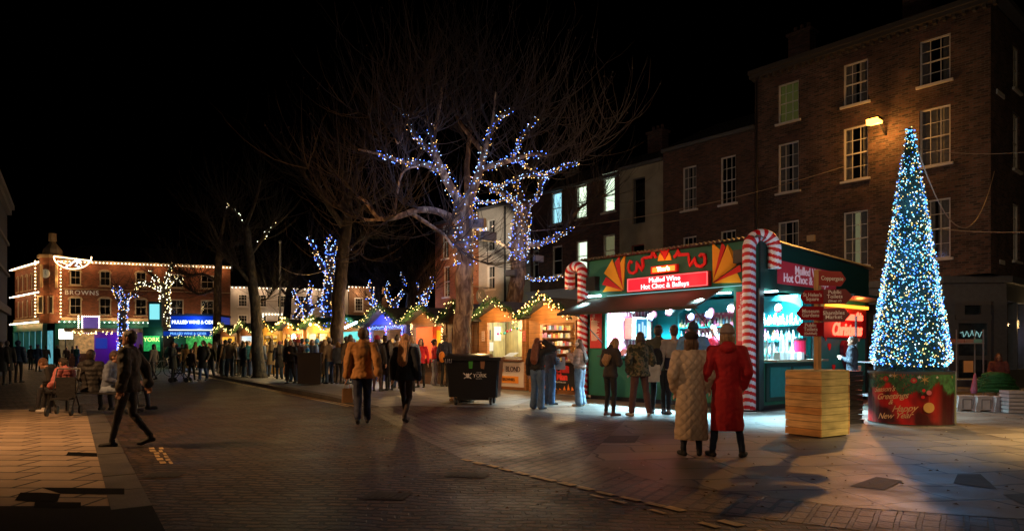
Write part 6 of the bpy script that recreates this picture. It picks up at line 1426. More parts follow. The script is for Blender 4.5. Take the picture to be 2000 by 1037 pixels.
def pose(legs, arms, lean, bow, sit_h=.46):
    J = {}; dz = 0
    if legs == 'sit': dz = sit_h+.06-.93
    for s, k in ((-1,'L'),(1,'R')):
        hip = V3((s*.09,0,.93+dz))
        if legs == 'stand': kn, an, yaw = V3((s*.10,.02,.50)), V3((s*.11,-.02,.085)), s*.25
        elif legs == 'apart': kn, an, yaw = V3((s*.14,.02,.50)), V3((s*.19,-.02,.085)), s*.4
        elif legs == 'walk': (kn, an) = (V3((s*.09,.12,.51)), V3((s*.09,.20,.09))) if s < 0 else (V3((s*.09,-.02,.49)), V3((s*.09,-.27,.14))); yaw = 0
        elif legs == 'walk2': (kn, an) = (V3((s*.08,.10,.51)), V3((s*.08,.14,.085))) if s > 0 else (V3((s*.08,-.03,.49)), V3((s*.08,-.20,.13))); yaw = 0
        else: kn, an, yaw = V3((s*.11,.44,.50+dz+.43)), V3((s*.12,.50,.085)), s*.1
        J[k] = (hip, kn, an, yaw)
        S = V3((s*.185,0,1.42+dz)); a = arms[0] if s < 0 else arms[1]
        if a == 'down': e, w = S+V3((s*.07,-.03,-.28)), S+V3((s*.09,.02,-.53))
        elif a == 'pocket': e, w = S+V3((s*.075,-.05,-.27)), S+V3((s*.035,.08,-.48))
        elif a == 'front': e, w = S+V3((s*.07,.0,-.28)), S+V3((-s*.09,.20,-.20))
        elif a == 'phone': e, w = S+V3((s*.06,.02,-.28)), S+V3((-s*.06,.23,-.12))
        elif a == 'head': e, w = S+V3((s*.20,.14,.08)), S+V3((-s*.05,.12,.24))
        elif a == 'point': e, w = S+V3((s*.06,.20,-.16)), S+V3((s*.02,.42,-.10))
        elif a == 'swing': e, w = S+V3((s*.06,.12,-.25)), S+V3((s*.02,.32,-.36))
        elif a == 'back': e, w = S+V3((s*.08,-.14,-.24)), S+V3((s*.10,-.18,-.48))
        elif a == 'lap': e, w = S+V3((s*.07,.05,-.27)), S+V3((-s*.06,.27,-.36))
        else: e, w = S+V3((s*.12,-.10,-.24)), S+V3((s*.0,-.10,-.45))
        J['a'+k] = (S, e, w)
    hz_ = .93+dz
    J['dz'] = dz; J['hz'] = hz_
    def T(p): p = V3(p); k = max(0, p.z-hz_); return V3((p.x, p.y+lean*k, p.z-.3*lean*lean*k))
    for k in ('aL','aR'): J[k] = tuple(T(p) for p in J[k])
    J['T'] = T; J['head'] = T((0,0,1.64+dz))+V3((0,bow*.12,-bow*.05)); J['neck'] = T((0,-.01,1.46+dz)); J['bow'] = bow
    return J
def hand(g, w, e, s, curl=.5):
    d = (w-e).normalized(); side = V3((s,0,0)); n = d.cross(side).normalized(); side = n.cross(d).normalized()*1
    pc = w+d*.05; g.cap(w-d*.01,.026,pc,.03); g.cap(pc-n*.018+d*.02,.019,pc+n*.018+d*.02,.019)
    for i, (o, L) in enumerate(((-.030,.068),(-.010,.078),(.011,.073),(.031,.056))):
        b = w+d*.085+n*o; m_ = b+d*L*.5+side*(-s*curl*.02); t = m_+d*L*.4+side*(-s*curl*.045); g.cap(b-d*.02,.0105,m_,.0095,7); g.cap(m_,.0095,t,.008,7)
    tb = w+d*.03+n*(-.03 if s > 0 else -.03); g.cap(tb,.013,tb+d*.035-n*.028,.011,7); g.cap(tb+d*.035-n*.028,.011,tb+d*.065-n*.03,.009,7)
def head(g, J):
    h = J['head']; b = J['bow']; F = V3((0,1,-b*.6)).normalized(); Up = V3((0,b*.6,1)).normalized()
    g.ell(h+Up*.02, .076,.096,.105, 16, 12); g.ell(h+F*.022-Up*.05, .058,.066,.07, 14, 8); g.cap(h+F*.092+Up*.015,.010,h+F*.112-Up*.012,.014,8)
    g.ell(h+F*.078-Up*.095, .026,.024,.022); g.cap(h+F*.084-Up*.058-V3((.018,0,0)),.009,h+F*.084-Up*.058+V3((.018,0,0)),.009,6)
    g.cap(h+F*.082+Up*.03-V3((.04,0,0)),.011,h+F*.082+Up*.03+V3((.04,0,0)),.011,6)
    for s in (-1,1): g.ell(h+V3((s*.078,-.008,0)), .012,.022,.033)
    g.cap(J['neck']-V3((0,0,.05)), .062, h-Up*.07-F*.01, .052)
def body(g, J, w=1.):
    head(g, J); T = J['T']; dz = J['dz']
    tor = [(.90,.15,.10),(1.0,.145,.098),(1.12,.135,.09),(1.25,.155,.10),(1.36,.17,.10),(1.44,.12,.08),(1.49,.06,.055)]
    g.loft([(*T((0,0,z+dz)), rx*w, ry*w) for z, rx, ry in tor], 16); g.ell((0,0,.93+dz), .145*w,.10*w,.09)
    for s, k in ((-1,'L'),(1,'R')):
        hip, kn, an, yaw = J[k]; g.cap(hip,.068*w,kn,.044); g.cap(kn,.044,an,.032); f = V3((sin(yaw),cos(yaw),0)); lf = an.z-.085; g.cap(an-V3((0,0,.03)),.028,an+f*.11-V3((0,0,.045+lf*.6)),.02)
        S_, e, w_ = J['a'+k]; g.cap(T((s*.10,0,1.42+dz)),.06,S_,.056); g.cap(S_,.05,e,.038); g.cap(e,.038,w_,.026); hand(g, w_, e, s)
def torso(g, J, b, hem, flare, coll=True, slv=.0, hood=False, waist=0.):
    T = J['T']; dz = J['dz']
    prof = [(hem,.17+flare,.125+flare*.8),(hem+.04,.172+flare,.13+flare*.8)]
    if hem < .8: prof += [(.72 if hem < .65 else hem+.1,.172+flare*.5,.13+flare*.4)]
    prof += [(.95,.158,.115),(1.08,.15-waist,.108-waist*.6),(1.22,.165,.115),(1.34,.185,.12),(1.42,.175,.105),(1.47,.105,.085),(1.51 if coll else 1.48,.075,.075)]
    g.loft([(*T((0,0,z+dz)), rx+b, ry+b) for z, rx, ry in prof], 18)
    if hem < .8 and dz == 0: pass
    for k, s in (('aL',-1),('aR',1)):
        S_, e, w_ = J[k]; g.cap(T((s*.10,0,1.42+dz)),.07+b*.8,S_,.066+b*.8); g.cap(S_,.062+b,e,.052+b); g.cap(e,.052+b,e.lerp(w_,.97),.040+b*.7)
        if slv: m_ = e.lerp(w_,.85); g.cap(m_,.048+b,e.lerp(w_,.98),.046+b)
    if coll: p = J['neck']; g.cap(p-V3((0,.0,.01)),.078+b*.4,p+V3((0,0,.05)),.066+b*.3)
    if hood: p = T((0,-.10,1.47+dz)); g.ell(p, .115,.075,.075); g.ell(p+V3((0,.0,.03)),.09,.06,.06)
def legs(g, J, wd, flare=0.):
    g.ell((0,0,J['hz']), .165,.125,.11)
    for k in ('L','R'):
        hip, kn, an, yaw = J[k]; g.cap(hip,.095+wd,kn,.066+wd); g.cap(kn,.066+wd,an+V3((0,0,.02)),.05+wd+flare)
def shoe(g, J, k, b=.0):
    hip, kn, an, yaw = J[k]; f = V3((sin(yaw),cos(yaw),0)); lift = an.z-.085; 
    heel = an-f*.045-V3((0,0,.045)); toe = an+f*.165-V3((0,0,.05+lift*.9)); g.cap(heel,.036+b,toe,.032+b); g.cap(an+V3((0,0,.03)),.042+b,an-V3((0,0,.04)),.042+b)
    g.cap(heel+f*.06,.04+b,toe-f*.04,.038+b)
def hairf(g, J, kind):
    h = J['head']; b = J['bow']; F = V3((0,1,-b*.6)).normalized(); Up = V3((0,b*.6,1)).normalized()
    g.ell(h-F*.018+Up*.032, .086,.10,.104, 16, 10)
    if kind == 'short': g.ell(h-F*.035-Up*.02, .078,.07,.075)
    else: g.ell(h-F*.04-Up*.03, .088,.075,.10)
    if kind == 'long':
        p = h-F*.055; q = J['T']((0,-.165,1.2+J['dz'])); 
        for s in (-.055,-.028,0,.028,.055): g.cap(p+V3((s,-.01,-.06)),.06,q+V3((s*1.3,0,.02)),.04); g.cap(q+V3((s*1.3,0,.02)),.04,q+V3((s*1.2,.01,-.09+abs(s)*.6)),.014)
        for s in (-1,1): g.cap(h+V3((s*.078,.01,-.02)),.028,J['T']((s*.10,.05,1.33+J['dz'])),.022)
    if kind == 'bob':
        for s in (-.05,0,.05): g.cap(h-F*.05+V3((s,0,-.05)),.055,h-F*.055+V3((s*1.1,0,-.14)),.035)
        for s in (-1,1): g.cap(h+V3((s*.075,.01,0)),.028,h+V3((s*.08,.01,-.13)),.02)
    if kind == 'bun': g.ell(h-F*.12+Up*.02, .045,.04,.045)
    if kind == 'tail': g.ell(h-F*.12+Up*.03,.03,.03,.03); g.cap(h-F*.13,.03,h-F*.14-V3((0,0,.2)),.014)
def hatf(g, J, kind):
    h = J['head']; b = J['bow']; F = V3((0,1,-b*.6)).normalized(); Up = V3((0,b*.6,1)).normalized()
    if kind == 'beanie': g.ell(h-F*.012+Up*.055, .096,.112,.108, 16, 10); 
    if kind == 'beanie':
        for k in range(16): a = 2*pi*k/16; a2 = 2*pi*(k+1)/16; g.cap(h+V3((.094*cos(a),.108*sin(a)-.01,.035)),.016,h+V3((.094*cos(a2),.108*sin(a2)-.01,.035)),.016,6)
    if kind == 'cap': g.ell(h-F*.02+Up*.075, .108,.125,.062, 16, 8); g.ell(h+F*.10+Up*.055, .075,.07,.014); g.ell(h-F*.03+Up*.05,.10,.11,.05)
    if kind == 'hood': g.ell(h-F*.03+Up*.02,.112,.115,.13,16,10)
skins = [mat("skin_%d" % i, c, .5) for i, c in enumerate([(.50,.27,.18),(.42,.22,.14),(.30,.15,.09)])]
CL = {}
def cloth(c, kind="cloth"):
    k = (tuple(round(x,3) for x in c), kind)
    if k not in CL:
        if kind == 'camo':
            m = bpy.data.materials.new("camouflage"); m.use_nodes = True; t = m.node_tree; b = t.nodes["Principled BSDF"]; L = t.links.new; m.cycles.emission_sampling = 'NONE'
            tc = nd(t,"ShaderNodeTexCoord"); n = nd(t,"ShaderNodeTexNoise"); n.inputs["Scale"].default_value = 9; n.inputs["Detail"].default_value = 2; L(tc.outputs["Object"], n.inputs["Vector"])
            cr = nd(t,"ShaderNodeValToRGB"); cr.color_ramp.interpolation = 'CONSTANT'; e = cr.color_ramp.elements; e[0].color = (.02,.022,.012,1); e[1].position = .46; e[1].color = (.10,.095,.045,1)
            for p_, c_ in ((.53,(.17,.12,.07,1)),(.60,(.05,.06,.03,1))): q = e.new(p_); q.color = c_
            L(n.outputs[0], cr.inputs[0]); L(cr.outputs[0], b.inputs["Base Color"]); b.inputs["Roughness"].default_value = .8; CL[k] = m
        elif kind == 'quilt':
            m = bpy.data.materials.new("quilted_fabric"); m.use_nodes = True; t = m.node_tree; b = t.nodes["Principled BSDF"]; L = t.links.new; m.cycles.emission_sampling = 'NONE'
            tc = nd(t,"ShaderNodeTexCoord"); sp = nd(t,"ShaderNodeSeparateXYZ"); L(tc.outputs["Object"], sp.inputs[0])
            def mth(op, a, b2=None):
                n = nd(t,"ShaderNodeMath",operation=op)
                for i, q in enumerate((a,b2)):
                    if q is None: continue
                    if isinstance(q,(int,float)): n.inputs[i].default_value = q
                    else: L(q, n.inputs[i])
                return n.outputs[0]
            x = mth('MULTIPLY', mth('ADD', sp.outputs[0], mth('MULTIPLY', sp.outputs[1], .35)), 1.25); z = sp.outputs[2]
            def ln(v): return mth('POWER', mth('ABSOLUTE', mth('SINE', mth('MULTIPLY', v, pi/.14))), .45)
            hgt = mth('MULTIPLY', ln(mth('ADD', x, z)), ln(mth('SUBTRACT', x, z)))
            r = nd(t,"ShaderNodeMapRange"); L(hgt, r.inputs[0]); r.inputs[3].default_value = .8; r.inputs[4].default_value = 1.03
            mx = nd(t,"ShaderNodeVectorMath",operation='SCALE'); mx.inputs[0].default_value = c; L(r.outputs[0], mx.inputs["Scale"]); L(mx.outputs[0], b.inputs["Base Color"])
            bp = nd(t,"ShaderNodeBump"); bp.inputs["Strength"].default_value = .5; bp.inputs["Distance"].default_value = .02; L(hgt, bp.inputs["Height"]); L(bp.outputs[0], b.inputs["Normal"]); b.inputs["Roughness"].default_value = .6; CL[k] = m
        elif kind == 'puff':
            m = mat("puffer_%d" % len(CL), c, .7, var=.15); t = m.node_tree; b = t.nodes["Principled BSDF"]; tc = nd(t,"ShaderNodeTexCoord"); w = nd(t,"ShaderNodeTexWave"); w.bands_direction = 'Z'; w.inputs["Scale"].default_value = 3.2; w.inputs["Distortion"].default_value = 1.5
            t.links.new(tc.outputs["Object"], w.inputs["Vector"]); bp = nd(t,"ShaderNodeBump"); bp.inputs["Strength"].default_value = .35; bp.inputs["Distance"].default_value = .02; t.links.new(w.outputs["Fac"], bp.inputs["Height"]); t.links.new(bp.outputs[0], b.inputs["Normal"]); CL[k] = m
        else:
            m = mat("%s_%d" % (kind, len(CL)), c, .8 if kind != 'hair' else .5, var=.25 if kind != 'hair' else .5, vs=6 if kind != 'hair' else 14, bump=.8, bs=9 if kind != 'hair' else 25); CL[k] = m
            if kind == 'hair':
                t = m.node_tree; tc = [n for n in t.nodes if n.type == 'TEX_COORD'][0]
                mp = nd(t,'ShaderNodeMapping'); mp.inputs['Scale'].default_value = (4,4,.35); t.links.new(tc.outputs['Object'], mp.inputs[0])
                for n in t.nodes:
                    if n.type == 'TEX_NOISE': t.links.new(mp.outputs[0], n.inputs['Vector'])
    return CL[k]
def person(pos, rz, h, label, legsk='stand', arms=('down','down'), top=('jacket',(.03,.03,.03),'cloth'), tr=((.03,.03,.035),'slim'), shoes=(.02,.02,.02), hair=('short',(.03,.02,.012)), hat=None, skin=0, lean=0., bow=0., vox=.02, group=None, eyes=False, hood=False, eye_h=None, sit_h=.46):
    t = thing("person", label, "person", pos, rz, group); sc = h/1.75; t.scale = (sc,)*3
    J = pose(legsk, arms, lean, bow, sit_h); pk = (legsk, arms, lean, bow, vox, sit_h)
    remesh(('b',)+pk, lambda g: body(g, J), skins[skin], t, "body", max(.009, vox*.8), 1)
    kind, col, ck = top; P = dict(jacket=(.012,.86,.0,0),puffer=(.04,.86,.01,1),jumper=(.008,.88,.0,0),coat=(.018,.55,.03,0),long=(.025,.36,.02,0),maxi=(.035,.24,.03,0),big=(.032,.84,.02,1),crop=(.03,1.0,-.01,1))[kind]
    if legsk == 'sit' and P[1] < .8: P = (P[0],.86,P[2],P[3])
    remesh(('t',kind,hood)+pk, lambda g: torso(g, J, P[0], P[1], P[2], kind not in ('jumper',), P[3], hood), cloth(col, ck), t, "coat" if P[1] < .7 else "jacket" if kind != 'jumper' else "jumper", max(.011,vox*.85))
    wd, fl = dict(slim=(-.008,0),reg=(.006,.008),wide=(.018,.032))[tr[1]]
    remesh(('l',tr[1])+pk, lambda g: legs(g, J, wd, fl), cloth(tr[0], 'denim' if tr[0][2] > tr[0][0]*1.3 else 'cloth'), t, "trousers", max(.011,vox*.8))
    for k in ('L','R'): remesh(('s',k)+pk, lambda g, k=k: shoe(g, J, k), cloth(shoes,'leather'), t, "shoe", max(.011,vox*.8))
    if hair: remesh(('h',hair[0])+pk, lambda g: hairf(g, J, hair[0]), cloth(hair[1],'hair'), t, "hair", max(.01,vox*.7))
    if hat: remesh(('c',hat[0])+pk, lambda g: hatf(g, J, hat[0]), cloth(hat[1],'wool'), t, "hood" if hat[0] == 'hood' else "hat", max(.01,vox*.7))
    if eyes:
        g = MB(); hd_ = J['head']; F = V3((0,1,-bow*.6)).normalized(); Up = V3((0,bow*.6,1)).normalized()
        for s in (-1,1): g.ell(hd_+F*.086+Up*.005+V3((s*.032,0,0)), .013,.008,.007, 8, 6)
        g.build("eyes", mat("eye_dark",(.02,.015,.012),.2), t)
    return t, J, sc
def on(t, J, sc, key, off=(0,0,0)):      # world position of a joint
    p = J[key] if key == 'head' else J['a'+key][2]; rz = t.rotation_euler[2]; p = (V3(p)+V3(off))*sc
    return V3((t.location.x+cos(rz)*p.x-sin(rz)*p.y, t.location.y+sin(rz)*p.x+cos(rz)*p.y, t.location.z+p.z))
N = .012
tan_quilt = (.62,.46,.31)
person(GP(1350,890), radians(-4), 1.62, "woman in a long beige quilted coat and dark flat cap, seen from behind", 'stand', ('pocket','pocket'), ('maxi',tan_quilt,'quilt'), ((.02,.025,.04),'slim'), (.012,.012,.012), ('bob',(.13,.07,.035)), ('cap',(.025,.018,.014)), vox=N)
person(GP(1420,892), radians(-12), 1.70, "person in a long red hooded coat and grey knitted hat, seen from behind", 'apart', ('pocket','pocket'), ('long',(.42,.008,.012),'cloth'), ((.02,.03,.06),'slim'), (.025,.02,.015), ('bob',(.30,.17,.08)), ('beanie',(.28,.20,.17)), vox=N, hood=True, lean=-.02)
# queue
person(GP(1192,812), radians(-52), 1.68, "long haired woman in a dark jacket looking down at her phone by the kiosk", 'stand', ('front','front'), ('jacket',(.03,.022,.02),'cloth'), ((.012,.012,.014),'slim'), (.10,.03,.02), ('long',(.34,.19,.07)), None, bow=1.0, vox=N, lean=.05)
t_, J_, s_ = person(GP(1250,812), radians(8), 1.76, "person in a camouflage jacket and brown trousers carrying a pale tote bag", 'apart', ('pocket','pocket'), ('big',(.1,.1,.1),'camo'), ((.085,.035,.03),'reg'), (.5,.45,.38), ('bob',(.06,.03,.016)), None, vox=N, hood=True)
g = MB(); g.prism([(-.14,0),(.14,0),(.15,.36),(-.13,.36)], .07, lambda a, b, w: (a,w,b)); g.tube([(-.06,.03,.36),(.0,.05,.72),(.07,.03,.36)], .012, 5)
tote = g.build("tote_bag", cloth((.5,.42,.32),'canvas'), loc=t_.location+V3((.28,-.02,.72)), rz=radians(10)); tag(tote, "pale canvas tote bag hanging at the side of the camouflage jacket", "bag")
t_, J_, s_ = person(GP(1286,808), radians(-25), 1.92, "tall dark haired man in black wearing a backpack in the queue", 'stand', ('down','front'), ('jacket',(.045,.05,.035),'cloth'), ((.012,.012,.015),'slim'), (.1,.12,.16), ('short',(.02,.014,.01)), None, vox=N)
g = MB(); g.ell((0,-.2,1.22),.15,.1,.22,14,10); g.ell((0,-.26,1.12),.11,.07,.12,12,8); g.cap((-.12,-.12,1.42),.025,(-.13,.06,1.46),.02); g.cap((.12,-.12,1.42),.025,(.13,.06,1.46),.02)
tag(g.build("backpack", cloth((.012,.012,.015),'canvas'), smooth=True, loc=t_.location, rz=t_.rotation_euler[2]), "black backpack worn by the tall dark haired man in the queue", "backpack")
person(GP(1316,809), radians(8), 1.92, "man in a white and navy jumper queueing at the kiosk counter", 'stand', ('down','down'), ('jumper',(.45,.38,.32),'cloth'), ((.012,.012,.02),'slim'), (.45,.42,.4), ('short',(.06,.03,.015)), None, vox=N)
g = MB(); p_ = GP(1310,805)
for k in range(24):
    a, b = 2*pi*k/24, 2*pi*(k+1)/24
    g.quad((.19*cos(a),.145*sin(a),.90),(.19*cos(b),.145*sin(b),.90),(.185*cos(b),.14*sin(b),1.12),(.185*cos(a),.14*sin(a),1.12))
o_ = g.build("jumper_band", cloth((.02,.02,.05),'cloth'), bpy.context.scene.objects[[o.name for o in S.objects if o.get("label","").startswith("man in a white and navy")][0]])
p_ = GP(1354,812); person(p_, radians(-20), 1.95, "person in a bright blue padded coat and dark knitted hat at the counter", 'stand', ('front','front'), ('puffer',(.10,.24,.48),'puff'), ((.015,.015,.03),'slim'), (.02,.02,.02), ('short',(.03,.02,.015)), ('beanie',(.02,.03,.05)), vox=N)
q_ = loc2w(3.6,.7,.25); person(q_, radians(168), 1.75, "vendor in a red top leaning over the counter inside the green kiosk", 'stand', ('point','point'), ('jumper',(.60,.02,.06),'cloth'), ((.02,.02,.02),'slim'), (.02,.02,.02), ('short',(.10,.07,.05)), None, vox=N, lean=.25, eyes=True)
q_ = loc2w(5.0,3.1,0); person((KO.x+.651*6.3+.759*2.4, KO.y-.759*6.3+.651*2.4, 0), radians(60), 1.72, "person in dark clothes at the side counter, half hidden by the wooden signpost", 'stand', ('front','front'), ('jacket',(.02,.025,.04),'cloth'), ((.015,.015,.02),'slim'), (.02,.02,.02), ('short',(.05,.03,.02)), None, vox=.016)
t_, J_, s_ = person(GP(1133,793), radians(62), 1.66, "woman with white headphones, very long hair, pale jacket and light jeans", 'stand', ('phone','phone'), ('crop',(.42,.33,.28),'puff'), ((.22,.34,.48),'wide'), (.55,.38,.22), ('long',(.10,.08,.07)), None, vox=N, bow=.35, eyes=True)
hp_ = on(t_, J_, s_, 'head'); g = MB(); g.tube([(.1*cos(pi*k/10),0,.02+.125*sin(pi*k/10)) for k in range(11)], .012, 6); g.ell((.1,0,0),.028,.045,.05); g.ell((-.1,0,0),.028,.045,.05)
tag(g.build("headphones", mat("white_headphone",(.75,.7,.66),.4), smooth=True, loc=hp_, rz=t_.rotation_euler[2]), "white over ear headphones on the long haired woman", "headphones")
g = MB(); g.box(-.035,.035,-.005,.005,-.07,.07); p_ = on(t_, J_, s_, 'R', (-.03,.1,.03)); tag(g.build("phone", mat("phone_black",(.02,.02,.025),.2), loc=p_, rz=t_.rotation_euler[2]), "dark phone held by the woman wearing headphones", "phone")
person(GP(1050,799), radians(-35), 1.66, "woman in a black cropped jacket and wide jeans with one hand in her auburn hair", 'stand', ('down','head'), ('crop',(.012,.012,.014),'cloth'), ((.07,.13,.24),'wide'), (.05,.04,.04), ('long',(.16,.05,.025)), None, vox=N)
t_, J_, s_ = person(GP(1074,790), radians(-60), 1.64, "person in dark clothes and blue jeans half hidden behind the auburn haired woman", 'stand', ('front','front'), ('jacket',(.04,.05,.09),'cloth'), ((.03,.07,.16),'wide'), (.03,.03,.03), ('short',(.06,.035,.02)), None, vox=.016)
g = MB(); g.prism([(-.13,0),(.13,0),(.12,.32),(.03,.32),(.06,.2),(-.06,.2),(-.03,.32),(-.12,.32)], .05, lambda a, b, w: (a,w,b)); tag(g.build("carrier_bag", cloth((.35,.38,.5),'plastic'), loc=t_.location+V3((.26,-.14,.9)), rz=.2), "pale patterned carrier bag held in front of the jam hut", "bag")
# walking couple
t_, J_, s_ = person(GP(708,828), radians(10), 1.80, "man walking away in a tan jacket and dark jeans, holding a paper bag", 'walk2', ('down','back'), ('big',(.46,.22,.07),'cloth'), ((.035,.045,.09),'reg'), (.015,.015,.015), ('short',(.10,.055,.03)), None, vox=N)
p_ = on(t_, J_, s_, 'L', (0,0,-.1)); g = MB(); g.add([(-.1,-.06,0),(.1,-.06,0),(.1,.06,0),(-.1,.06,0),(-.085,-.05,.26),(.085,-.05,.26),(.085,.05,.26),(-.085,.05,.26)],[(3,2,1,0),(0,1,5,4),(1,2,6,5),(2,3,7,6),(3,0,4,7)])
g.tube([(-.05,-.05,.25),(-.04,-.05,.34),(.04,-.05,.34),(.05,-.05,.25)], .006, 5); tag(g.build("paper_bag", mat("brown_paper",(.42,.24,.12),.8,bump=.4,bs=14), loc=(p_.x,p_.y,p_.z-.40), rz=.3), "brown paper carrier bag in the hand of the man in the tan jacket", "bag")
person(GP(792,824), radians(-14), 1.70, "long haired blonde woman walking away in a navy cape like coat", 'walk', ('down','down'), ('big',(.022,.03,.05),'cloth'), ((.05,.035,.035),'slim'), (.05,.045,.04), ('long',(.62,.34,.17)), None, vox=N)
# dark walker on the left
person(GP(252,872), radians(100), 1.67, "dark clothed man striding to the left across the slab pavement edge", 'walk', ('down','back'), ('big',(.018,.016,.014),'cloth'), ((.012,.012,.014),'slim'), (.012,.012,.012), ('short',(.02,.015,.01)), None, vox=N, eyes=True, skin=1)
# ---- bench group on the left
bp_ = GP(140,812); bn_ = thing("bench", "dark slatted bench crowded with seated people on the left pavement", "bench", (bp_.x+.2, bp_.y+.35, .05), radians(-12))
for k in range(5): g = MB(); g.box(-1.0,1.0,-.28+k*.12,-.19+k*.12,.42,.45); g.build("slat", darkmetal, bn_)
for x in (-.85,.85):
    for y in (-.22,.24): g = MB(); g.bar((x,y,0),(x,y,.42),.05); g.build("leg", darkmetal, bn_)
for x in (-.98,.98): g = MB(); g.tube([(x,-.25,.45),(x,-.25,.66),(x,.25,.66),(x,.25,.45)], .02, 6); g.build("armrest", darkmetal, bn_)
A_ = dict(vox=.014)
def BP(dx, dy): p = bn_.location; a = radians(-12); return (p.x+dx*cos(a)-dy*sin(a), p.y+dx*sin(a)+dy*cos(a), .05)
person(BP(-.62,-.05), radians(80), 1.55, "girl in a pink padded jacket and white trainers sitting at the left of the bench", 'sit', ('lap','lap'), ('puffer',(.55,.17,.17),'puff'), ((.02,.02,.025),'slim'), (.55,.52,.5), ('tail',(.03,.02,.012)), None, bow=.5, eyes=True, **A_)
person(BP(-.98,.25), radians(95), 1.62, "dark coated person leaning forward beside the girl in the pink jacket", 'sit', ('lap','lap'), ('jacket',(.02,.018,.018),'cloth'), ((.03,.03,.04),'slim'), (.02,.02,.02), ('short',(.16,.07,.03)), None, bow=.8, lean=.5, **A_)
person(BP(-.05,.05), radians(170-180+8), 1.75, "person with a fur trimmed dark coat sitting with their back to the camera", 'sit', ('lap','lap'), ('puffer',(.015,.014,.015),'puff'), ((.02,.02,.025),'slim'), (.02,.02,.02), ('short',(.03,.02,.012)), None, hood=True, **A_)
person(BP(.40,.0), radians(-78), 1.72, "person in a denim jacket and light blue jeans sitting sideways on the bench", 'sit', ('lap','lap'), ('jacket',(.12,.15,.22),'cloth'), ((.22,.28,.38),'reg'), (.04,.04,.05), ('short',(.06,.03,.02)), None, lean=.15, bow=.3, **A_)
person(BP(.25,.65), radians(-60), 1.66, "person with a red scarf and purple hat seated behind the denim jacket", 'sit', ('lap','lap'), ('jacket',(.45,.06,.08),'cloth'), ((.05,.06,.1),'slim'), (.03,.03,.03), ('long',(.10,.05,.03)), ('beanie',(.16,.06,.26)), **A_)
person(BP(-.3,1.0), radians(-20), 1.70, "person in a violet knitted hat seated farthest back on the bench", 'sit', ('lap','lap'), ('jacket',(.03,.025,.03),'cloth'), ((.02,.02,.03),'slim'), (.02,.02,.02), ('short',(.03,.02,.012)), ('beanie',(.12,.10,.45)), **A_)
pc_ = thing("pushchair", "empty dark folded pushchair parked by the bench", "pushchair", BP(-.15,-.55), radians(15))
for x in (-.22,.22):
    g = MB(); g.tube([(x,-.25,.1),(x,.1,.55),(x,.3,.95)], .014, 6); g.tube([(x,.25,.1),(x,-.05,.5)], .014, 6); g.build("frame", darkmetal, pc_)
    for y in (-.27,.27): g = MB(); g.tube([(x-.02,y,.09),(x+.02,y,.09)], .09, 14); g.build("wheel", mat("tyre_rubber",(.02,.02,.02),.7), pc_)
g = MB(); g.tube([(-.22,.3,.95),(.22,.3,.95)], .016, 6); g.build("handle", mat("grip_grey",(.15,.15,.15),.5), pc_); g = MB(); g.box(-.18,.18,-.18,.12,.32,.36); g.box(-.18,.18,.1,.14,.36,.78); g.build("seat", cloth((.008,.008,.01),'canvas'), pc_)
# ---- standing figures and the crowd
F_ = .024
def C(px, py, h, label, rz, top, tr, hair=('short',(.04,.025,.015)), hat=None, arms=('down','down'), lk_='stand', vox=F_, grp=None, sk=0, bow=0., shoes=(.03,.03,.03), eyes=False):
    return person(GP(px,py), radians(rz), h, label, lk_, arms, top, tr, shoes, hair, hat, sk, 0., bow, vox, grp, eyes)
K = (.015,.015,.017); NV = (.02,.03,.06); JN = (.05,.09,.17); BLK = (K,'slim'); DJ = ((.05,.09,.17),'reg')
C(36,747,1.78,"person in a dark blue hooded coat standing with their back to us at far left",5,('puffer',(.02,.05,.13),'puff'),BLK,hat=('hood',(.02,.05,.13)))
C(14,750,1.76,"dark figure at the extreme left beside the blue hooded coat",30,('coat',(.02,.02,.025),'cloth'),BLK); C(2,752,1.72,"black coated figure cut by the left edge",10,('coat',K,'cloth'),BLK)
C(60,722,1.7,"figure in a dark jacket right of the blue hooded coat",-10,('jacket',(.03,.03,.04),'cloth'),BLK); C(74,726,1.72,"figure in a royal blue coat near the lit shop window",0,('coat',(.02,.05,.16),'cloth'),BLK,hat=('beanie',(.03,.05,.2))); C(90,720,1.68,"figure in grey by the lit shop window",20,('jacket',(.10,.09,.09),'cloth'),BLK)
C(112,722,1.72,"figure in black with a pale collar below the white light box",-20,('coat',(.02,.02,.02),'cloth'),BLK,hat=('cap',(.2,.2,.22))); C(130,716,1.66,"pale haired figure under the framed shop sign",15,('jacket',(.12,.07,.06),'cloth'),BLK,hair=('bob',(.3,.2,.1))); C(150,716,1.74,"figure in a teal jacket near the garlanded stall",-15,('jacket',(.03,.14,.16),'cloth'),DJ)
C(190,714,1.62,"woman in a cream jacket standing before the purple booth",160,('jacket',(.45,.40,.34),'cloth'),BLK,hair=('long',(.05,.03,.02)),eyes=True); C(205,714,1.78,"man in black with folded arms before the purple booth",175,('jacket',(.015,.015,.015),'cloth'),BLK,arms=('front','front'),eyes=True)
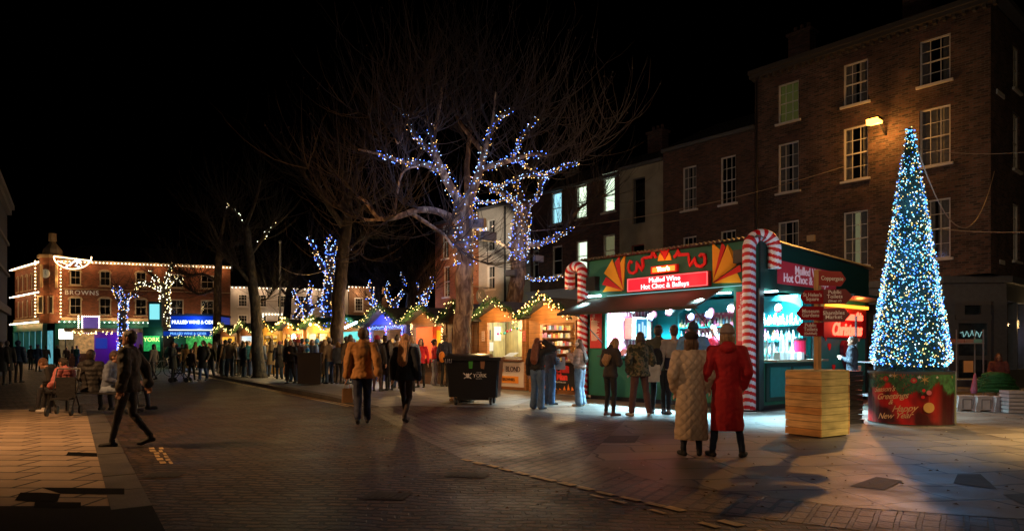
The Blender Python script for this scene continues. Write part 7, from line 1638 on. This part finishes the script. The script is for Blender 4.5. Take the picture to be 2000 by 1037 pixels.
# pushchair group mid left
C(300,742,1.66,"woman in pale grey walking near the parked bicycles",80,('jacket',(.16,.15,.15),'cloth'),((.12,.11,.11),'slim'),hair=('bob',(.05,.03,.02)),lk_='walk2')
C(338,744,1.74,"dark figure leaning over a pushchair in the road",-80,('coat',(.015,.015,.016),'cloth'),BLK,arms=('front','front'))
pp = GP(352,746); pz = dup(pc_, pp, radians(-80), "dark pushchair with someone bending over it in the middle of the road", 1.15)
C(364,740,1.68,"woman in a tan coat beside the pushchair in the road",20,('coat',(.30,.17,.07),'cloth'),((.12,.16,.24),'slim'),hair=('bob',(.05,.03,.02)))
C(374,746,1.45,"youngster in dark clothes and white trainers walking by the tan coat",-20,('jacket',(.03,.018,.02),'cloth'),BLK,shoes=(.5,.5,.5),lk_='walk2')
C(397,743,1.80,"man in a black parka and blue jeans walking towards the camera",175,('coat',(.02,.018,.016),'cloth'),((.02,.05,.15),'reg'),hat=('hood',(.02,.018,.016)),lk_='walk2',arms=('pocket','pocket'),eyes=True)
C(411,738,1.70,"person in dark green just right of the black parka",170,('jacket',(.03,.04,.03),'cloth'),DJ,lk_='walk2')
# queue for the cider kiosk: back rows
rr = random.Random(44)
cols = [K,(.03,.02,.02),NV,(.10,.06,.035),(.05,.05,.055),(.14,.03,.03),(.03,.05,.04),(.20,.15,.10),(.02,.02,.03)]
nms = {0:"black",1:"dark brown",2:"navy",3:"brown",4:"charcoal",5:"maroon",6:"dark green",7:"fawn",8:"blue black"}
for i, (px, py) in enumerate(((262,716),(274,720),(286,714),(316,715),(328,718),(345,716),(356,714),(382,717),(390,713),(408,716),(418,719),(432,716),(440,720),(450,715),(459,713),(470,714),(490,716),(498,714),(527,716),(542,714),(402,713),(424,713),(436,714),(455,719),(482,713),(507,714),(560,722),(573,720),(588,726),(338,713),(296,713),(270,713),(240,713),(222,712),(168,713),(142,712))):
    c_ = i % 9; lk2 = ("left of the blue kiosk","under the blue kiosk sign","right of the blue kiosk","among the crowd by the leaning trunk")[0 if px < 320 else 1 if px < 420 else 2 if px < 475 else 3]
    pl_ = ['short','long','bob'][i % 3]
    t_ = C(px,py+(15 if px > 430 else 6 if px > 335 else 0),rr.uniform(1.6,1.85),"one of the dark clothed back row waiting between the food kiosk and the huts",rr.uniform(-60,60)+(180 if i % 4 == 1 else 0),(['jacket','coat','puffer'][i % 3],cols[c_],'cloth'),BLK if i % 2 else DJ,hair=(pl_,(.04,.025,.015)),hat=('beanie',cols[(i*5+2) % 9]) if i % 5 == 2 else None,grp="back row of the waiting crowd")
for i, (px, py) in enumerate(((436,726),(449,724),(461,722),(476,724),(500,722),(510,724),(530,722),(545,724),(562,730),(574,732),(590,733),(610,732),(628,731),(643,736),(662,736),(684,738),(700,740),(716,742),(760,748),(776,744),(802,750),(546,727),(487,721),(519,720))):
    C(px,py+10+px*.006,rr.uniform(1.58,1.86),"one of the shoppers crowding in front of the lit hut counters",rr.uniform(-50,50),(['coat','jacket','puffer'][i % 3],[cols[(i*4+1) % 9],(.22,.16,.11),(.10,.13,.2)][i % 3],'cloth'),DJ if i % 2 else BLK,hair=(['long','short','bob'][i % 3],[(.05,.03,.02),(.03,.02,.012),(.25,.14,.06)][i % 3]),hat=('beanie',[(.3,.05,.05),(.3,.28,.25),(.04,.05,.1)][i % 3]) if i % 4 == 1 else None,grp="shoppers in front of the hut counters")
C(444,732,1.78,"person in a black jacket with a pale hood in the crowd",-30,('jacket',(.02,.02,.022),'cloth'),BLK,hair=('short',(.04,.03,.02)),hat=None,shoes=(.5,.5,.5))
C(457,730,1.74,"woman in a camel coat with a light scarf in the crowd",20,('coat',(.36,.24,.12),'cloth'),DJ,hair=('bob',(.10,.06,.03)))
C(421,729,1.72,"long haired woman in pale jeans at the back of the queue",10,('jacket',(.12,.11,.11),'cloth'),((.28,.30,.34),'reg'),hair=('long',(.03,.02,.012))); C(430,728,1.66,"blonde woman in cream trousers at the back of the queue",-10,('jacket',(.38,.27,.20),'cloth'),((.35,.28,.2),'slim'),hair=('long',(.35,.2,.09)))
C(468,726,1.70,"person in a brown coat left of the teal jacket",60,('coat',(.10,.05,.03),'cloth'),BLK); C(484,735,1.72,"person in a bright teal jacket and jeans beside the leaning trunk",0,('puffer',(.02,.14,.22),'puff'),((.02,.05,.16),'reg'),hair=('short',(.10,.06,.03)))
C(474,733,1.74,"dark coated figure directly left of the teal jacket",20,('coat',(.02,.018,.02),'cloth'),BLK); C(494,727,1.64,"woman with copper hair by the leaning trunk",-20,('jacket',(.30,.24,.16),'cloth'),((.3,.26,.2),'slim'),hair=('long',(.40,.16,.05)))
C(515,745-12,1.05,"small child in red at the foot of the leaning trunk",30,('jacket',(.16,.04,.06),'cloth'),DJ)
C(522,728,1.82,"tall person in a long navy coat right of the leaning trunk",25,('long',(.02,.035,.08),'cloth'),BLK,hair=('short',(.05,.03,.02))); C(537,726,1.66,"woman with a red scarf, cream skirt and bun",-10,('jacket',(.45,.03,.03),'cloth'),((.42,.34,.22),'wide'),hair=('bun',(.04,.025,.015)))
C(553,731,1.80,"man in a long grey jacket facing the dazzling hut",30,('coat',(.06,.07,.07),'cloth'),DJ); C(568,749,1.68,"woman all in black walking towards the camera holding a cup",170,('jacket',(.012,.012,.012),'cloth'),(K,'slim'),hair=('long',(.30,.15,.07)),arms=('front','down'),eyes=True,lk_='walk2'); C(582,748,1.68,"brown haired woman in a plum jacket walking beside the woman in black",175,('jacket',(.06,.03,.04),'cloth'),((.10,.08,.10),'slim'),hair=('long',(.14,.06,.04)),hat=('beanie',(.4,.05,.03)),eyes=True,lk_='walk2')
C(600,741,1.76,"person in a teal green padded coat facing the yellow hut",5,('puffer',(.03,.16,.18),'puff'),BLK,hat=('beanie',(.03,.10,.12))); C(601,748,1.35,"child in a bright sky blue anorak in front of the yellow hut",0,('big',(.02,.22,.60),'puff'),BLK,hat=('hood',(.02,.22,.60)))
C(620,740,1.78,"person in a petrol blue padded coat right of the child in sky blue",-15,('puffer',(.02,.10,.18),'puff'),BLK,hair=('bob',(.12,.08,.05)),hat=('hood',(.02,.10,.18))); C(635,748,1.70,"blonde woman in a long camel coat left of the straight dark trunk",-40,('long',(.36,.26,.16),'cloth'),((.02,.03,.05),'slim'),hair=('long',(.42,.28,.14)))
C(677,750,1.80,"man in black turning his head just left of the tan jacket",-30,('puffer',(.02,.022,.03),'puff'),((.25,.22,.2),'slim'),hair=('short',(.03,.02,.015))); C(690,744,1.74,"dark haired figure half hidden behind the tan jacket",20,('jacket',(.02,.02,.025),'cloth'),BLK)
C(737,764,1.72,"woman in a dark jacket and maroon knitted hat between the walking couple",-10,('jacket',(.02,.018,.02),'cloth'),((.06,.03,.03),'slim'),hat=('beanie',(.30,.02,.05)),hair=('bob',(.03,.02,.015)),vox=.016); C(752,762,1.76,"dark figure just behind the blonde woman's shoulder",20,('jacket',(.015,.015,.018),'cloth'),BLK,vox=.016)
C(822,757,1.68,"smiling woman in a red Christmas jumper facing us by the blue hut",165,('jumper',(.60,.015,.03),'cloth'),BLK,hair=('bob',(.05,.02,.02)),eyes=True,vox=.014)
C(849,753,1.68,"woman in a red jumper and pale grey trousers with her hair in a bun",-70,('jumper',(.58,.02,.03),'cloth'),((.36,.33,.35),'wide'),hair=('bun',(.04,.02,.015)),hat=None,vox=.014,arms=('front','front'),shoes=(.5,.5,.5))
t_, J_, s_ = C(869,755,1.82,"man in navy with an orange bag slung on his back, beside the plane trunk",-25,('jacket',(.02,.025,.06),'cloth'),BLK,hair=('short',(.06,.04,.02)),vox=.014)
g = MB(); g.ell((.0,-.2,1.05),.12,.07,.2,12,8); g.cap((-.1,-.1,1.3),.02,(.12,.03,1.42),.015); tag(g.build("shoulder_bag", cloth((.65,.22,.03),'canvas'), smooth=True, loc=t_.location, rz=t_.rotation_euler[2]), "orange bag slung on the back of the man in navy", "bag")
g = MB(); p_ = GP(826,752); 
# seated woman and passer-by on the right
person((G_(1950,770).x, G_(1950,770).y, 0), radians(150), 1.68, "auburn haired woman in a red scarf sitting behind the green netting", 'sit', ('lap','lap'), ('jacket',(.20,.06,.05),'cloth'), ((.03,.03,.04),'slim'), (.03,.03,.03), ('long',(.15,.05,.03)), None, bow=.4, vox=.016, eyes=True)
sx_ = G_(1950,770); bs = MB(); bs.box(-.25,.25,-.25,.25,0,.44); bs.box(-.27,.27,-.27,.27,.44,.47); tag(bs.build("upturned_crate", wp, loc=(sx_.x, sx_.y, 0), rz=.3), "upturned white plastic box the auburn haired woman sits on", "box")
person((G_(1982,752).x, G_(1982,752).y, 0), radians(-80), 1.80, "man in a dark hooded jacket walking past the lit shop window at far right", 'walk2', ('down','pocket'), ('puffer',(.012,.03,.045),'puff'), ((.02,.02,.025),'slim'), (.02,.02,.02), ('short',(.03,.02,.012)), ('hood',(.012,.03,.045)), vox=.016)
# parked bicycles by the green kiosk
def bicycle(p, rz, label):
    t = thing("bicycle", label, "bicycle", p, rz, "bicycles parked near the green kiosk")
    for x in (-.52,.52):
        g = MB(); g.tube([(x+.33*cos(2*pi*k/20),0,.34+.33*sin(2*pi*k/20)) for k in range(21)], .018, 5); w = g.build("wheel", mat("tyre_rubber",(.02,.02,.02),.7), t)
        g = MB(); [g.tube([(x,0,.34),(x+.32*cos(2*pi*k/10),0,.34+.32*sin(2*pi*k/10))], .003, 3) for k in range(10)]; g.build("spokes", steel, w)
    g = MB(); f = [(-.52,0,.34),(-.1,0,.32),(.38,0,.78),(-.2,0,.82),(-.1,0,.32)]; g.tube(f, .016, 6); g.tube([(-.52,0,.34),(-.2,0,.82)], .012, 5); g.tube([(.52,0,.34),(.38,0,.78),(.35,0,.92)], .014, 6); g.build("frame", steel, t)
    g = MB(); g.tube([(.35,-.25,.96),(.35,0,.93),(.35,.25,.96)], .013, 5); g.build("handlebar", darkmetal, t); g = MB(); g.ell((-.24,0,.92),.12,.06,.03); g.tube([(-.2,0,.82),(-.23,0,.9)],.012,5); g.build("saddle", black_pl, t); return t
b0 = bicycle(GP(312,735), radians(10), "silver bicycle parked left of the pushchair group"); dup(b0, GP(322,733), radians(25), "second bicycle leaning just behind the silver bicycle")
bpy.context.view_layer.update(); bake()
# ================================================================ STREET LIGHTING (lamps of the place, plus added ones marked below)
sod = (1,.42,.08); amb = (1,.55,.22)
# sodium lantern on the corner building
sl = thing("wall_lantern", "blazing orange sodium lantern bracketed off the tall brick corner building", "street lamp", loc2w(0,0) if False else at(3.3,-1.0)[:2]+(9.62,), STREET)
g = MB(); g.tube([(0,1.0,-.25),(0,.5,.02),(0,.1,.05)], .035, 8); g.build("arm", darkmetal, sl)
g = MB(); g.box(-.22,.22,-.22,.22,.06,.16); g.build("hood", darkmetal, sl)
g = MB(); g.add([(-.2,-.24,-.10),(.2,-.24,-.10),(.2,.16,-.04),(-.2,.16,-.04),(-.2,-.26,.10),(.2,-.26,.10),(.2,.16,.055),(-.2,.16,.055)],[(3,2,1,0),(4,5,6,7),(0,1,5,4),(1,2,6,5),(2,3,7,6),(3,0,4,7)]); g.build("lens", glow("sodium_lens", (1,.40,.05), 9), sl)
lamp('SPOT', (0,-.2,-.2), sod, 2000, sl, .12, spot=120, blend=.8).rotation_euler = (radians(-42),0,0)
lamp('POINT', (0,.35,-.3), sod, 95, sl, .1)
def post(label, x, y, H, arm, col, e, rz, spot=None, tgt=None):
    t = thing("street_lamp", label, "street lamp", (x,y,0), rz, "street lamp posts round the square"); g = MB(); g.tube([(0,0,0),(0,0,.9),(0,0,H)], [.1,.07,.05], 10); g.tube([(0,0,H),(arm*.5,0,H+.25),(arm,0,H+.2)], .035, 8); g.build("post", darkmetal, t)
    g = MB(); g.box(arm-.3,arm+.3,-.13,.13,H+.12,H+.26); g.build("lantern", darkmetal, t); g = MB(); g.box(arm-.25,arm+.25,-.1,.1,H+.06,H+.118); g.build("lens", glow("amber_lens", (1,.6,.25), 20), t)
    d = Vector(tgt)-Vector((x,y,0)); d = Matrix.Rotation(-rz, 3, 'Z') @ d
    lamp('SPOT', (arm,0,H-.02), col, e, t, .12, spot=spot, target=d, blend=.9); return t
post("tall street lamp standing to the left of the slab pavement, out past the picture edge", -12.6, 9.0, 6.2, 1.2, (1,.50,.20), 3300, 0, 104, (-4.5,14,0))
rp_ = post("street lamp out past the right edge lighting the flagstones", 12.6, 9.6, 5.0, 1.0, (1,.68,.25), 3600, pi, 55, (8.3,10.3,0))
lamp('POINT', (1.0,0,4.85), (1,.68,.3), 260, rp_, .12)
post("unseen lamp post added behind the camera to light the surfaces facing it", -1.5, -6, 8, .8, (1,.66,.44), 3100, pi/2, 46, (4.8,16,4.9))  # added lamp, brightens backs, kiosk fascia and canes from the camera side
# floodlight on the big tree washing the white house
fpz = P_(934,437,18.1); W5_ = Vector(at(tpx(955)))+Vector((0,0,6.5))
lamp('SPOT', fpz+Vector((.25,.2,0)), (1,.82,.62), 26000, None, .1, spot=13, target=W5_+Vector((-.2,0,1.5)), name="floodlight_beam", blend=.5)
lamp('SPOT', P_(893,452,18.85)+Vector((-.1,.35,0)), (1,.45,.15), 16000, None, .1, spot=14, target=Vector(at(tpx(900)))+Vector((0,0,5.5)), name="floodlight_beam", blend=.6)  # beam of the added amber floodlight, brightens the orange brick house
# text curves become plain meshes
dg = bpy.context.evaluated_depsgraph_get()
for o in [o for o in S.objects if o.type == 'FONT']:
    me = bpy.data.meshes.new_from_object(o.evaluated_get(dg)); n = bpy.data.objects.new("lettering", me); COL.objects.link(n)
    n.parent = o.parent; n.matrix_parent_inverse = o.matrix_parent_inverse.copy(); n.location = o.location; n.rotation_euler = o.rotation_euler; n.scale = o.scale; bpy.data.objects.remove(o)
